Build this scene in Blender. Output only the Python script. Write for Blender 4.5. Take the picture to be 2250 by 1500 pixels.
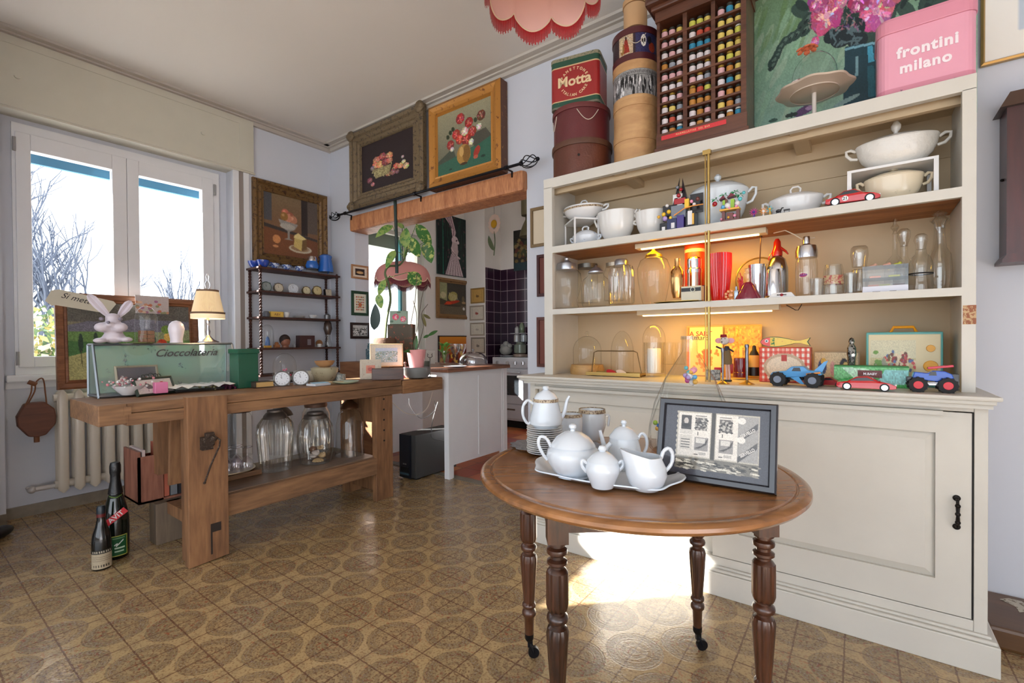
import bpy, bmesh, math, random
import numpy as np
from mathutils import Vector, Matrix
R=math.radians; PI=math.pi
random.seed(7)
for o in list(bpy.data.objects): bpy.data.objects.remove(o)
SC=bpy.context.scene; COL=SC.collection
# ---------------------------------------------------------------- camera
F=1032.27; H=1.15; CX,CY=1125.0,760.86
_y,_p,_r=R(36.4508),R(-0.59995),R(-0.39623)
FW=Vector((-math.sin(_y)*math.cos(_p),math.cos(_y)*math.cos(_p),math.sin(_p)))
_rr=Vector((math.cos(_y),math.sin(_y),0)); _uu=_rr.cross(FW)
RT=_rr*math.cos(_r)+_uu*math.sin(_r); UP=-_rr*math.sin(_r)+_uu*math.cos(_r)
cam=bpy.data.objects.new('camera',bpy.data.cameras.new('camera')); COL.objects.link(cam)
m=Matrix.Identity(4)
for i in range(3):
    m[i][0]=RT[i]; m[i][1]=UP[i]; m[i][2]=-FW[i]
m[2][3]=H
cam.matrix_world=m
cam.data.sensor_width=36; cam.data.lens=F*36/2250; cam.data.shift_y=10.86/2250
cam.data.clip_start=0.05; cam.data.clip_end=200
SC.camera=cam
# ---------------------------------------------------------------- world, sun, exposure
SC.view_settings.view_transform='Standard'; SC.view_settings.look='None'
SC.view_settings.gamma=1; SC.view_settings.use_curve_mapping=False
SC.view_settings.exposure=-0.2
W=bpy.data.worlds.new('sky'); SC.world=W; W.use_nodes=True
wn=W.node_tree; bg=wn.nodes['Background']
tc=wn.nodes.new('ShaderNodeTexCoord'); sp=wn.nodes.new('ShaderNodeSeparateXYZ'); cr=wn.nodes.new('ShaderNodeValToRGB')
wn.links.new(tc.outputs['Generated'],sp.inputs[0]); wn.links.new(sp.outputs['Z'],cr.inputs[0]); wn.links.new(cr.outputs[0],bg.inputs[0])
cr.color_ramp.elements[0].position=0.0; cr.color_ramp.elements[0].color=(.86,.93,1.0,1)
cr.color_ramp.elements[1].position=0.6; cr.color_ramp.elements[1].color=(.76,.87,1.0,1)
bg.inputs['Strength'].default_value=4.1
sun=bpy.data.objects.new('sun',bpy.data.lights.new('sun','SUN')); COL.objects.link(sun)
sun.data.energy=45; sun.data.angle=R(0.6); sun.data.color=(1,.97,.93)
sun.rotation_euler=Vector((1,1,-.742)).to_track_quat('-Z','Y').to_euler()
def portal(name,loc,rot,sx,sy):
    l=bpy.data.lights.new(name,'AREA'); l.shape='RECTANGLE'; l.size=sx; l.size_y=sy
    l.cycles.is_portal=True
    o=bpy.data.objects.new(name,l); COL.objects.link(o); o.location=loc; o.rotation_euler=rot; return o
portal('daylight_back',(-.4,-3.05,1.6),(R(-90),0,0),5.0,2.7)     # faces +y; sky portal at the added back opening
portal('daylight_window',(-4.56,1.15,1.7),(0,R(-90),0),1.6,1.25)  # faces +x
portal('daylight_kitchen',(-4.62,3.75,1.75),(0,R(-90),0),1.4,.9)
portal('daylight_right',(2.55,-1.8,1.6),(0,R(90),0),1.9,1.1)  # sky portal at the opening added in the right wall
# ---------------------------------------------------------------- pixel helpers (only to find true positions on true planes)
CO=Vector((0,0,H))
def ray(px,py): return FW+RT*((px-CX)/F)-UP*((py-CY)/F)
def at(px,py,x=None,y=None,z=None):
    d=ray(px,py)
    t=x/d.x if x is not None else (y/d.y if y is not None else (z-H)/d.z)
    return CO+d*t
def proj(p):
    d=Vector(p)-CO; k=d.dot(FW); return CX+F*d.dot(RT)/k, CY-F*d.dot(UP)/k
def S(p): return (Vector(p)-CO).dot(FW)/F
def cosx(p): return 1/math.hypot(1,(proj(p)[0]-CX)/F)
def colp(px,y=None,x=None,z=0,row=760):
    v=at(px,row,x=x,y=y); return Vector((v.x,v.y,z))
def zr(p,row):
    r0=proj(p)[1]; return (r0-row)*S(p)     # height above p.z at which image row is reached
# ---------------------------------------------------------------- colour + materials
def lin(c): 
    c=c/255.0; return c/12.92 if c<=.04045 else ((c+.055)/1.055)**2.4
def C(r,g,b): return (lin(r),lin(g),lin(b),1)
MC={}
def nodes(name):
    m=bpy.data.materials.new(name); m.use_nodes=True; nt=m.node_tree
    return m,nt,nt.nodes['Principled BSDF']
def mat(name,col=None,rough=.5,metal=0,spec=.5,bump=0,bscale=60,var=0,vscale=8,emit=None,estr=0,coat=0,trans=0,sss=0,alpha=1,wear=None,wscale=25,wamt=.62):
    if name in MC: return MC[name]
    m,nt,b=nodes(name); MC[name]=m; N=nt.nodes; Lk=nt.links
    b.inputs['Base Color'].default_value=col; b.inputs['Roughness'].default_value=rough
    b.inputs['Metallic'].default_value=metal; b.inputs['Specular IOR Level'].default_value=spec
    b.inputs['Coat Weight'].default_value=coat; b.inputs['Transmission Weight'].default_value=trans
    if alpha<1: b.inputs['Alpha'].default_value=alpha
    if emit: b.inputs['Emission Color'].default_value=emit; b.inputs['Emission Strength'].default_value=estr
    t=N.new('ShaderNodeTexCoord')
    last=None
    if var or True:
        n=N.new('ShaderNodeTexNoise'); n.inputs['Scale'].default_value=vscale; n.inputs['Detail'].default_value=4
        Lk.new(t.outputs['Object'],n.inputs['Vector'])
        mx=N.new('ShaderNodeMix'); mx.data_type='RGBA'; mx.blend_type='MULTIPLY'
        cr=N.new('ShaderNodeValToRGB'); v=1-max(var,.03)
        cr.color_ramp.elements[0].position=.3; cr.color_ramp.elements[0].color=(v,v,v,1); cr.color_ramp.elements[1].position=.7
        Lk.new(n.outputs['Fac'],cr.inputs[0]); mx.inputs[0].default_value=1
        mx.inputs[6].default_value=col; Lk.new(cr.outputs[0],mx.inputs[7]); last=mx.outputs[2]
    if wear:
        n=N.new('ShaderNodeTexNoise'); n.inputs['Scale'].default_value=wscale; n.inputs['Detail'].default_value=6; n.inputs['Roughness'].default_value=.7
        Lk.new(t.outputs['Object'],n.inputs['Vector'])
        cr=N.new('ShaderNodeValToRGB'); cr.color_ramp.elements[0].position=wamt; cr.color_ramp.elements[1].position=wamt+.03
        Lk.new(n.outputs['Fac'],cr.inputs[0])
        mx=N.new('ShaderNodeMix'); mx.data_type='RGBA'; Lk.new(cr.outputs[0],mx.inputs[0]); Lk.new(last,mx.inputs[6]); mx.inputs[7].default_value=wear; last=mx.outputs[2]
    Lk.new(last,b.inputs['Base Color'])
    if bump:
        n=N.new('ShaderNodeTexNoise'); n.inputs['Scale'].default_value=bscale; n.inputs['Detail'].default_value=5
        Lk.new(t.outputs['Object'],n.inputs['Vector'])
        bp=N.new('ShaderNodeBump'); bp.inputs['Strength'].default_value=bump; bp.inputs['Distance'].default_value=.004
        Lk.new(n.outputs['Fac'],bp.inputs['Height']); Lk.new(bp.outputs[0],b.inputs['Normal'])
    return m
def wood(name,c1,c2,rough=.45,scale=(1,1,1),grain=14,dark=None,bump=.25,coat=0,axis='x'):
    if name in MC: return MC[name]
    m,nt,b=nodes(name); MC[name]=m; N=nt.nodes; Lk=nt.links
    t=N.new('ShaderNodeTexCoord'); mp=N.new('ShaderNodeMapping')
    st={'x':(.12,1,1),'y':(1,.12,1),'z':(1,1,.12)}[axis]
    mp.inputs['Scale'].default_value=st; Lk.new(t.outputs['Object'],mp.inputs['Vector'])
    n=N.new('ShaderNodeTexNoise'); n.inputs['Scale'].default_value=grain; n.inputs['Detail'].default_value=8; n.inputs['Roughness'].default_value=.65; n.inputs['Distortion'].default_value=.6
    Lk.new(mp.outputs[0],n.inputs['Vector'])
    n2=N.new('ShaderNodeTexNoise'); n2.inputs['Scale'].default_value=grain*7; n2.inputs['Detail'].default_value=3; Lk.new(mp.outputs[0],n2.inputs['Vector'])
    mx0=N.new('ShaderNodeMix'); mx0.data_type='FLOAT'; mx0.inputs[0].default_value=.35; Lk.new(n.outputs['Fac'],mx0.inputs[2]); Lk.new(n2.outputs['Fac'],mx0.inputs[3])
    cr=N.new('ShaderNodeValToRGB'); e=cr.color_ramp.elements
    e[0].position=.36; e[0].color=c1; e[1].position=.62; e[1].color=c2
    if dark: d=e.new(.30); d.color=dark
    Lk.new(mx0.outputs[0],cr.inputs[0]); Lk.new(cr.outputs[0],b.inputs['Base Color'])
    bp=N.new('ShaderNodeBump'); bp.inputs['Strength'].default_value=bump; bp.inputs['Distance'].default_value=.003
    Lk.new(mx0.outputs[0],bp.inputs['Height']); Lk.new(bp.outputs[0],b.inputs['Normal'])
    b.inputs['Roughness'].default_value=rough; b.inputs['Coat Weight'].default_value=coat; b.inputs['Coat Roughness'].default_value=.2
    return m
def glass(name,tint=(1,1,1,1),refl=.9,base=.05,rough=.03):
    if name in MC: return MC[name]
    m=bpy.data.materials.new(name); m.use_nodes=True; MC[name]=m; nt=m.node_tree; N=nt.nodes; Lk=nt.links; N.clear()
    o=N.new('ShaderNodeOutputMaterial'); tr=N.new('ShaderNodeBsdfTransparent'); gl=N.new('ShaderNodeBsdfGlossy'); mx=N.new('ShaderNodeMixShader')
    lw=N.new('ShaderNodeLayerWeight'); lw.inputs['Blend'].default_value=.35
    cr=N.new('ShaderNodeValToRGB'); e=cr.color_ramp.elements; e[0].position=.0; e[0].color=(base,)*3+(1,); e[1].position=1; e[1].color=(refl,)*3+(1,)
    k=e.new(.55); k.color=(base*2.2,)*3+(1,)
    cr2=N.new('ShaderNodeValToRGB'); e=cr2.color_ramp.elements; e[0].position=.55; e[0].color=tint; e[1].position=1; e[1].color=(tint[0]*.5,tint[1]*.51,tint[2]*.52,1)
    Lk.new(lw.outputs['Facing'],cr.inputs[0]); Lk.new(lw.outputs['Facing'],cr2.inputs[0]); Lk.new(cr2.outputs[0],tr.inputs[0])
    gl.inputs['Roughness'].default_value=rough; Lk.new(cr.outputs[0],mx.inputs[0]); Lk.new(tr.outputs[0],mx.inputs[1]); Lk.new(gl.outputs[0],mx.inputs[2]); Lk.new(mx.outputs[0],o.inputs[0])
    return m
def paintmat(name,rough=.6,coat=0,spec=.3,bump=0):
    if name in MC: return MC[name]
    m,nt,b=nodes(name); MC[name]=m
    a=nt.nodes.new('ShaderNodeAttribute'); a.attribute_name='paint'; nt.links.new(a.outputs['Color'],b.inputs['Base Color'])
    b.inputs['Roughness'].default_value=rough; b.inputs['Coat Weight'].default_value=coat; b.inputs['Specular IOR Level'].default_value=spec
    return m
# ---------------------------------------------------------------- mesh builder
class M:
    def __init__(s): s.v=[]; s.f=[]; s.mi=[]; s.cur=0; s.sm=[]; s.T=None; s.smooth=False
    def mat(s,i): s.cur=i; return s
    def add(s,vs,fs,smooth=None):
        o=len(s.v); sm=s.smooth if smooth is None else smooth
        for v in vs:
            v=Vector(v)
            if s.T is not None: v=s.T@v
            s.v.append(v)
        for f in fs: s.f.append([i+o for i in f]); s.mi.append(s.cur); s.sm.append(sm)
        return s
    def box(s,x0,x1,y0,y1,z0,z1,bev=0):
        if bev<=0:
            return s.add([(x0,y0,z0),(x1,y0,z0),(x1,y1,z0),(x0,y1,z0),(x0,y0,z1),(x1,y0,z1),(x1,y1,z1),(x0,y1,z1)],
              [(0,3,2,1),(4,5,6,7),(0,1,5,4),(1,2,6,5),(2,3,7,6),(3,0,4,7)],False)
        b=bmesh.new(); r=bmesh.ops.create_cube(b,size=1)
        for v in b.verts: v.co=Vector((x0+(v.co.x+.5)*(x1-x0),y0+(v.co.y+.5)*(y1-y0),z0+(v.co.z+.5)*(z1-z0)))
        bmesh.ops.bevel(b,geom=b.edges[:],offset=min(bev,.49*min(abs(x1-x0),abs(y1-y0),abs(z1-z0))),segments=2,affect='EDGES',profile=.6)
        b.verts.index_update(); vs=[v.co.copy() for v in b.verts]; fs=[[v.index for v in f.verts] for f in b.faces]; b.free()
        return s.add(vs,fs,False)
    def lathe(s,prof,n=32,c=(0,0,0),flute=0,fn=0,sx=1,sy=1,cap0=True,cap1=True,fz=None,smooth=True,rot=0,lobe=None):
        vs=[];fs=[]
        for k,(r,z) in enumerate(prof):
            fl=flute if (fz is None or (fz[0]<=z<=fz[1])) else 0
            for i in range(n):
                a=2*PI*i/n+rot; rr=r*(1+fl*math.cos(fn*a)) if fl else r
                if lobe: rr*=1+lobe[0]*math.cos(lobe[1]*a)*(lobe[2](k) if len(lobe)>2 else 1)
                vs.append((c[0]+rr*math.cos(a)*sx,c[1]+rr*math.sin(a)*sy,c[2]+z))
        for k in range(len(prof)-1):
            for i in range(n):
                j=(i+1)%n; fs.append((k*n+i,k*n+j,(k+1)*n+j,(k+1)*n+i))
        if cap0 and prof[0][0]>1e-5: fs.append(list(range(n))[::-1])
        if cap1 and prof[-1][0]>1e-5: fs.append([(len(prof)-1)*n+i for i in range(n)])
        return s.add(vs,fs,smooth)
    def cyl(s,p0,p1,r0,r1=None,n=16,smooth=True):
        p0=Vector(p0);p1=Vector(p1); r1=r0 if r1 is None else r1
        q=(p1-p0).to_track_quat('Z','Y'); vs=[];fs=[]
        for p,r in ((p0,r0),(p1,r1)):
            for i in range(n):
                a=2*PI*i/n; vs.append(p+q@Vector((r*math.cos(a),r*math.sin(a),0)))
        for i in range(n): fs.append((i,(i+1)%n,n+(i+1)%n,n+i))
        s.add(vs,fs,smooth)
        o=len(s.v)-2*n
        s.f.append([o+i for i in range(n)][::-1]); s.f.append([o+n+i for i in range(n)]); s.mi+= [s.cur]*2; s.sm+=[False]*2
        return s
    def tube(s,pts,r,n=8,closed=False,smooth=True):
        pts=[Vector(p) for p in pts]; K=len(pts); vs=[];fs=[]
        rs=r if isinstance(r,(list,tuple)) else [r]*K
        up=None
        for k in range(K):
            a=pts[(k-1)%K] if (closed or k>0) else pts[k]; b=pts[(k+1)%K] if (closed or k<K-1) else pts[k]
            d=(b-a); d=d.normalized() if d.length>1e-9 else Vector((0,0,1))
            if up is None: up=Vector((0,0,1)) if abs(d.z)<.9 else Vector((1,0,0))
            sd=d.cross(up)
            if sd.length<1e-6: sd=d.orthogonal()
            sd.normalize(); up=sd.cross(d).normalized()
            for i in range(n):
                an=2*PI*i/n; vs.append(pts[k]+(sd*math.cos(an)+up*math.sin(an))*rs[k])
        for k in range(K if closed else K-1):
            for i in range(n):
                j=(i+1)%n; k2=(k+1)%K; fs.append((k*n+i,k*n+j,k2*n+j,k2*n+i))
        if not closed: fs.append(list(range(n))[::-1]); fs.append([(K-1)*n+i for i in range(n)])
        return s.add(vs,fs,smooth)
    def sph(s,c,r,n=16,m=10,sx=1,sy=1,sz=1,smooth=True,q=None):
        prof=[(max(r*math.sin(PI*k/m),1e-4),-r*math.cos(PI*k/m)) for k in range(m+1)]
        vs=[];fs=[]
        for rr,z in prof:
            for i in range(n):
                a=2*PI*i/n; v=Vector((rr*math.cos(a)*sx,rr*math.sin(a)*sy,z*sz))
                if q is not None: v=q@v
                vs.append(v+Vector(c))
        for k in range(m):
            for i in range(n):
                j=(i+1)%n; fs.append((k*n+i,k*n+j,(k+1)*n+j,(k+1)*n+i))
        return s.add(vs,fs,smooth)
    def prism(s,poly,axis,a0,a1,smooth=False):   # poly of (u,v); axis 'x': (a,u,v) 'y': (u,a,v) 'z': (u,v,a)
        def P(u,v,a): return (a,u,v) if axis=='x' else ((u,a,v) if axis=='y' else (u,v,a))
        n=len(poly); vs=[P(u,v,a0) for u,v in poly]+[P(u,v,a1) for u,v in poly]
        fs=[(i,(i+1)%n,n+(i+1)%n,n+i) for i in range(n)]+[list(range(n))[::-1],[n+i for i in range(n)]]
        return s.add(vs,fs,smooth)
    def frame(s,W_,H_,prof,z0=0):    # picture moulding in local XZ plane, centred x, from z0; prof (inset, depth toward -y)
        vs=[];fs=[];K=len(prof)
        for ins,d in prof:
            for sx,sz in ((-1,0),(1,0),(1,1),(-1,1)):
                vs.append((sx*(W_/2-ins),-d,z0+(ins if sz==0 else H_-ins)))
        for k in range(K-1):
            for i in range(4):
                j=(i+1)%4; fs.append((k*4+i,k*4+j,(k+1)*4+j,(k+1)*4+i))
        return s.add(vs,fs,False)
    def obj(s,name,mats,parent=None,bevel=0):
        me=bpy.data.meshes.new(name); me.from_pydata([tuple(v) for v in s.v],[],s.f)
        ml=mats if isinstance(mats,(list,tuple)) else [mats]
        for mm in ml: me.materials.append(mm)
        me.polygons.foreach_set('material_index',s.mi); me.polygons.foreach_set('use_smooth',s.sm)
        b=bmesh.new(); b.from_mesh(me); bmesh.ops.recalc_face_normals(b,faces=b.faces[:]); b.to_mesh(me); b.free()
        me.update()
        if any(s.sm): me.set_sharp_from_angle(angle=R(38))
        o=bpy.data.objects.new(name,me); COL.objects.link(o)
        if parent is not None: o.parent=parent
        if bevel:
            bv=o.modifiers.new('bevel','BEVEL'); bv.width=bevel; bv.segments=2; bv.limit_method='ANGLE'
        return o
def thing(name,label,cat,loc=(0,0,0),rz=0,group=None,rot=None):
    o=bpy.data.objects.new(name,None); COL.objects.link(o); o.location=loc; o.rotation_euler=rot if rot else (0,0,rz)
    o['label']=label; o['category']=cat; o.empty_display_size=.05
    if group: o['group']=group
    return o
def tag(o,label,cat,group=None,loc=None,rz=None):
    o['label']=label; o['category']=cat
    if group: o['group']=group
    if loc is not None: o.location=loc
    if rz is not None: o.rotation_euler=(0,0,rz)
    return o
def struct(o): o['kind']='structure'; return o
def dup(root,loc=None,rz=None,label=None,group=None):
    r=root.copy(); COL.objects.link(r)
    if loc is not None: r.location=loc
    if rz is not None: r.rotation_euler=(0,0,rz)
    if label: r['label']=label
    if group: r['group']=group
    for ch in list(root.children):
        c=ch.copy(); COL.objects.link(c); c.parent=r
        for g in list(ch.children):
            d=g.copy(); COL.objects.link(d); d.parent=c
    return r
def text(s,size,mt,name,parent,loc,rot,extrude=.0006,align='CENTER',sx=1,shear=0,spacing=1,bold=0):
    cu=bpy.data.curves.new(name,'FONT'); cu.body=s; cu.size=size; cu.extrude=extrude; cu.align_x=align; cu.align_y='CENTER'; cu.shear=shear; cu.space_character=spacing
    if bold: cu.offset=bold
    cu.resolution_u=3
    o=bpy.data.objects.new(name,cu); COL.objects.link(o)
    dg=bpy.context.evaluated_depsgraph_get(); dg.update()
    me=bpy.data.meshes.new_from_object(o.evaluated_get(dg)); bpy.data.objects.remove(o)
    me.materials.clear(); me.materials.append(mt)
    r=bpy.data.objects.new(name,me); COL.objects.link(r); r.parent=parent; r.location=loc; r.rotation_euler=rot; r.scale=(sx,1,1)
    return r
FR=(R(90),0,0)   # text facing -y
# ---------------------------------------------------------------- 2-D painter -> vertex colours of the thing's own surface
class Cv:
    def __init__(s,w,h,bg):
        s.w,s.h=w,h; s.a=np.zeros((h,w,3)); s.a[:]=np.array(bg)/255.; s.Y,s.X=np.mgrid[0:h,0:w]; s.X=s.X/float(w-1); s.Y=1-s.Y/float(h-1); s.ar=w/float(h); s.rs=np.random.RandomState(w*7+h)
    def m(s,mask,col,al=1.0):
        c=np.array(col)/255.; k=(mask.astype(float)*al)[...,None]; s.a=s.a*(1-k)+c*k; return s
    def ell(s,cx,cy,rx,ry,col,rot=0,al=1):
        dx=(s.X-cx)*s.ar; dy=s.Y-cy; c,n=math.cos(rot),math.sin(rot)
        u=(dx*c+dy*n)/(rx*s.ar); v=(-dx*n+dy*c)/ry; return s.m(u*u+v*v<1,col,al)
    def rect(s,x0,y0,x1,y1,col,al=1): return s.m((s.X>=x0)&(s.X<=x1)&(s.Y>=y0)&(s.Y<=y1),col,al)
    def grad(s,c0,c1):
        s.a=np.array(c0)/255.*(1-s.Y[...,None])+np.array(c1)/255.*s.Y[...,None]; return s
    def poly(s,pts,col,al=1):
        ins=np.zeros(s.X.shape,bool); n=len(pts); j=n-1
        for i in range(n):
            xi,yi=pts[i];xj,yj=pts[j]
            if yi!=yj: ins^=((yi>s.Y)!=(yj>s.Y))&(s.X<(xj-xi)*(s.Y-yi)/(yj-yi)+xi)
            j=i
        return s.m(ins,col,al)
    def line(s,pts,wd,col,al=1):
        for (x0,y0),(x1,y1) in zip(pts[:-1],pts[1:]):
            ax,ay,bx,by=x0*s.ar,y0,x1*s.ar,y1; dx,dy=bx-ax,by-ay; L=dx*dx+dy*dy+1e-9
            t=np.clip(((s.X*s.ar-ax)*dx+(s.Y-ay)*dy)/L,0,1); d=np.hypot(s.X*s.ar-ax-t*dx,s.Y-ay-t*dy); s.m(d<wd/2,col,al)
        return s
    def flower(s,cx,cy,r,col,col2,n=7):
        s.ell(cx,cy,r/s.ar,r,[c*.7 for c in col])
        for i in range(n):
            a=2*PI*i/n+cx*9; c=[min(255,k*(.85+.35*s.rs.rand())) for k in col]
            s.ell(cx+.55*r*math.cos(a)/s.ar,cy+.55*r*math.sin(a),.5*r/s.ar,.38*r,c,a)
        for i in range(n*2):
            a=6.28*s.rs.rand(); q=s.rs.rand()*.7*r; s.ell(cx+q*math.cos(a)/s.ar,cy+q*math.sin(a),.22*r/s.ar,.08*r,[min(255,k*(.8+.6*s.rs.rand())) for k in col2],a)
        s.ell(cx,cy,.2*r/s.ar,.2*r,col2); return s
    def noise(s,amt,cell=1):
        h2,w2=s.h//cell+2,s.w//cell+2; n=s.rs.rand(h2,w2); n=np.kron(n,np.ones((cell,cell)))[:s.h,:s.w]; s.a=np.clip(s.a*(1+amt*(n[...,None]-.5)),0,1); return s
    def soft(s,k=1):
        for _ in range(k):
            a=np.pad(s.a,((1,1),(1,1),(0,0)),'edge'); s.a=(a[1:-1,1:-1]*2+a[:-2,1:-1]+a[2:,1:-1]+a[1:-1,:-2]+a[1:-1,2:])/6
        return s
    def colors(s):
        a=s.a; return np.where(a<=.04045,a/12.92,((a+.055)/1.055)**2.4)
def painted(cv,name,parent,W_,H_,loc=(0,0,0),mt=None,surf=None,z0=0,rot=None):
    """grid mesh in local XZ plane (centred x, facing -y), or mapped by surf(u,v); colour per vertex from cv"""
    h,w=cv.h,cv.w; mt=mt or paintmat('oil_paint',.45,.15)
    if surf is None:
        vs=[((i/(w-1)-.5)*W_,0,z0+(1-j/(h-1))*H_) for j in range(h) for i in range(w)]
    else: vs=[tuple(surf(i/(w-1),1-j/(h-1))) for j in range(h) for i in range(w)]
    fs=[(j*w+i,(j+1)*w+i,(j+1)*w+i+1,j*w+i+1) for j in range(h-1) for i in range(w-1)]
    me=bpy.data.meshes.new(name); me.from_pydata(vs,[],fs); me.materials.append(mt)
    ca=me.color_attributes.new('paint','FLOAT_COLOR','POINT'); c=np.ones((h*w,4)); c[:,:3]=cv.colors().reshape(-1,3); ca.data.foreach_set('color',c.ravel())
    if surf: me.polygons.foreach_set('use_smooth',[True]*len(fs))
    o=bpy.data.objects.new(name,me); COL.objects.link(o); o.location=loc
    if rot: o.rotation_euler=rot
    if parent is not None: o.parent=parent
    return o
def px_lathe(name,label,cat,p,parts,n=32,group=None,one=False,rz=0,**kw):
    """p: base point. parts: (part_name, material, [(radius_px,image_row),...][,opts]); sizes measured in the photo, converted at the thing's depth"""
    p=Vector(p); s=S(p); r0=proj(p)[1]; cs=cosx(p)
    def conv(pr): return [(max(r*s*cs,1e-4),max((r0-row)*s,0)) for r,row in pr]
    if one or len(parts)==1:
        mb=M(); mats=[]
        for k,q in enumerate(parts):
            op=q[3] if len(q)>3 else {}; mb.mat(k); mats.append(q[1]); mb.lathe(conv(q[2]),n=op.get('n',n),**{a:b for a,b in op.items() if a!='n'})
        o=mb.obj(name,mats); return tag(o,label,cat,group,p,rz)
    t=thing(name,label,cat,p,rz,group)
    for q in parts:
        op=q[3] if len(q)>3 else {}
        mb=M(); mb.lathe(conv(q[2]),n=op.get('n',n),**{a:b for a,b in op.items() if a!='n'}); mb.obj(q[0],q[1],t)
    return t
# ================================================================ SHELL
ZC=3.15
Mwall=mat('wall_plaster',C(208,211,220),.9,var=.05,vscale=1.2,bump=.12,bscale=14)
Mwallk=mat('kitchen_plaster',C(232,226,220),.9,var=.05,vscale=1.5)
Mceil=mat('ceiling_plaster',C(216,210,203),.92,var=.04,vscale=.8)
Mtrim=mat('cream_gloss_paint',C(206,202,186),.45,var=.04)
Mwin=mat('window_white',C(232,233,236),.35,var=.02)
Mstone=mat('travertine_skirting',C(142,131,115),.5,var=.25,vscale=20)
Mcream=mat('cream_old_paint',C(206,202,192),.42,var=.07,vscale=5,bump=.15,bscale=30,wear=C(96,78,62),wscale=38,wamt=.745)
Mdark=mat('black_gap',C(18,15,13),.8)
def slab(name,boxes,mt):
    b=M()
    for q in boxes: b.box(*q)
    return struct(b.obj(name,mt))
XL=-4.37; XN=-4.5; YB=2.79; OX0,OX1=-3.96,-1.92
yn=at(514,600,x=XL).y
SY0,SY1,SZ0,SZ1=-.60,.13,1.63,2.25      # opening added in an unseen wall jog to cast the sun patch
slab('wall_left',[(-3.4,-3.3,-3.1,SY0,0,ZC),(-3.4,-3.3,SY1,.2,0,ZC),(-3.4,-3.3,SY0,SY1,0,SZ0),(-3.4,-3.3,SY0,SY1,SZ1,ZC),
   (-4.8,-3.3,.15,.2,0,ZC),(-4.8,XL,.2,.48,0,ZC),(-4.8,XN,.48,yn,0,.93),(-4.8,XN,.48,yn,2.62,ZC),(-4.8,XN,.48,.545,.93,2.62),(-4.8,XN,1.79,yn,.93,2.62),(-4.8,XL,yn,2.95,0,ZC)],Mwall)
# sun passes the jog's added opening: a shaft open to the outside
slab('wall_back',[(-4.5,OX0,YB,2.95,0,ZC),(OX0,OX1,YB,2.95,2.36,ZC),(OX1,2.9,YB,2.95,0,ZC)],Mwall)
slab('wall_front',[(-3.4,-2.9,-3.2,-3.0,0,ZC),(2.1,2.9,-3.2,-3.0,0,ZC),(-2.9,2.1,-3.2,-3.0,0,.25),(-2.9,2.1,-3.2,-3.0,2.95,ZC)],Mwall)  # unseen wall; wide opening added to let sky light in
slab('wall_right',[(2.5,2.8,-1.2,2.95,0,ZC),(2.5,2.8,-3.1,-2.4,0,ZC),(2.5,2.8,-2.4,-1.2,0,.6),(2.5,2.8,-2.4,-1.2,2.6,ZC)],Mwall)  # unseen wall; opening added for sky light from the right
YP=4.97; XP=at(1066,640,y=YP).x; YK=at(1101,640,x=XP).y
slab('wall_kitchen_left',[(-4.8,XN,2.95,3.30,0,3.4),(-4.8,XN,3.30,4.22,0,1.02),(-4.8,XN,3.30,4.22,2.5,3.4),(-4.8,XN,4.22,YK+.2,0,3.4),(XN,XP,YP,YK,0,3.4)],Mwallk)
slab('wall_kitchen_back',[(-4.8,-1.7,YK,YK+.2,0,3.4)],Mwallk)
slab('wall_kitchen_right',[(-1.92,-1.7,2.95,YK,0,3.4)],Mwallk)
slab('ceiling',[(-4.8,2.9,.15,2.95,ZC,ZC+.15),(-3.4,2.9,-3.2,.15,ZC,ZC+.15)],Mceil)
slab('ceiling_kitchen',[(-4.8,-1.7,2.95,YK+.2,3.4,3.5)],Mwallk)
# ---- vinyl floor with medallions
m,nt,b=nodes('medallion_vinyl'); N=nt.nodes; Lk=nt.links
def mth(op,a,b_=None,c_=None):
    n=N.new('ShaderNodeMath'); n.operation=op
    for i,q in enumerate((a,b_,c_)):
        if q is None: continue
        if isinstance(q,(int,float)): n.inputs[i].default_value=q
        else: Lk.new(q,n.inputs[i])
    return n.outputs[0]
t=N.new('ShaderNodeTexCoord'); s_=N.new('ShaderNodeSeparateXYZ'); Lk.new(t.outputs['Object'],s_.inputs[0])
P_=.157
dn=N.new('ShaderNodeTexNoise'); dn.inputs['Scale'].default_value=60; Lk.new(t.outputs['Object'],dn.inputs['Vector'])
wob=mth('MULTIPLY',mth('SUBTRACT',dn.outputs['Fac'],.5),.008)
X_=mth('ADD',mth('ADD',s_.outputs['X'],.828+20*P_),wob); Y_=mth('ADD',mth('SUBTRACT',s_.outputs['Y'],1.815-20*P_),wob)
def cen(v,off,per): return mth('SUBTRACT',mth('FRACT',mth('ADD',mth('DIVIDE',v,per),.5+off)),.5)
def hyp(a,b_): return mth('SQRT',mth('ADD',mth('MULTIPLY',a,a),mth('MULTIPLY',b_,b_)))
D=2*P_
a0,b0=cen(X_,0,D),cen(Y_,0,D); a1,b1=cen(X_,.5,D),cen(Y_,.5,D)
rm=mth('MINIMUM',hyp(a0,b0),hyp(a1,b1))             # medallion distance (units of D)
rs1=mth('MINIMUM',hyp(a0,b1),hyp(a1,b0))            # star distance
def ramp(v,stops,interp='LINEAR'):
    c=N.new('ShaderNodeValToRGB'); c.color_ramp.interpolation=interp; e=c.color_ramp.elements
    e[0].position=stops[0][0]; e[0].color=(stops[0][1],)*3+(1,); e[1].position=stops[1][0]; e[1].color=(stops[1][1],)*3+(1,)
    for p,k in stops[2:]: q=e.new(p); q.color=(k,)*3+(1,)
    Lk.new(v,c.inputs[0]); return c.outputs[0]
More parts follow.
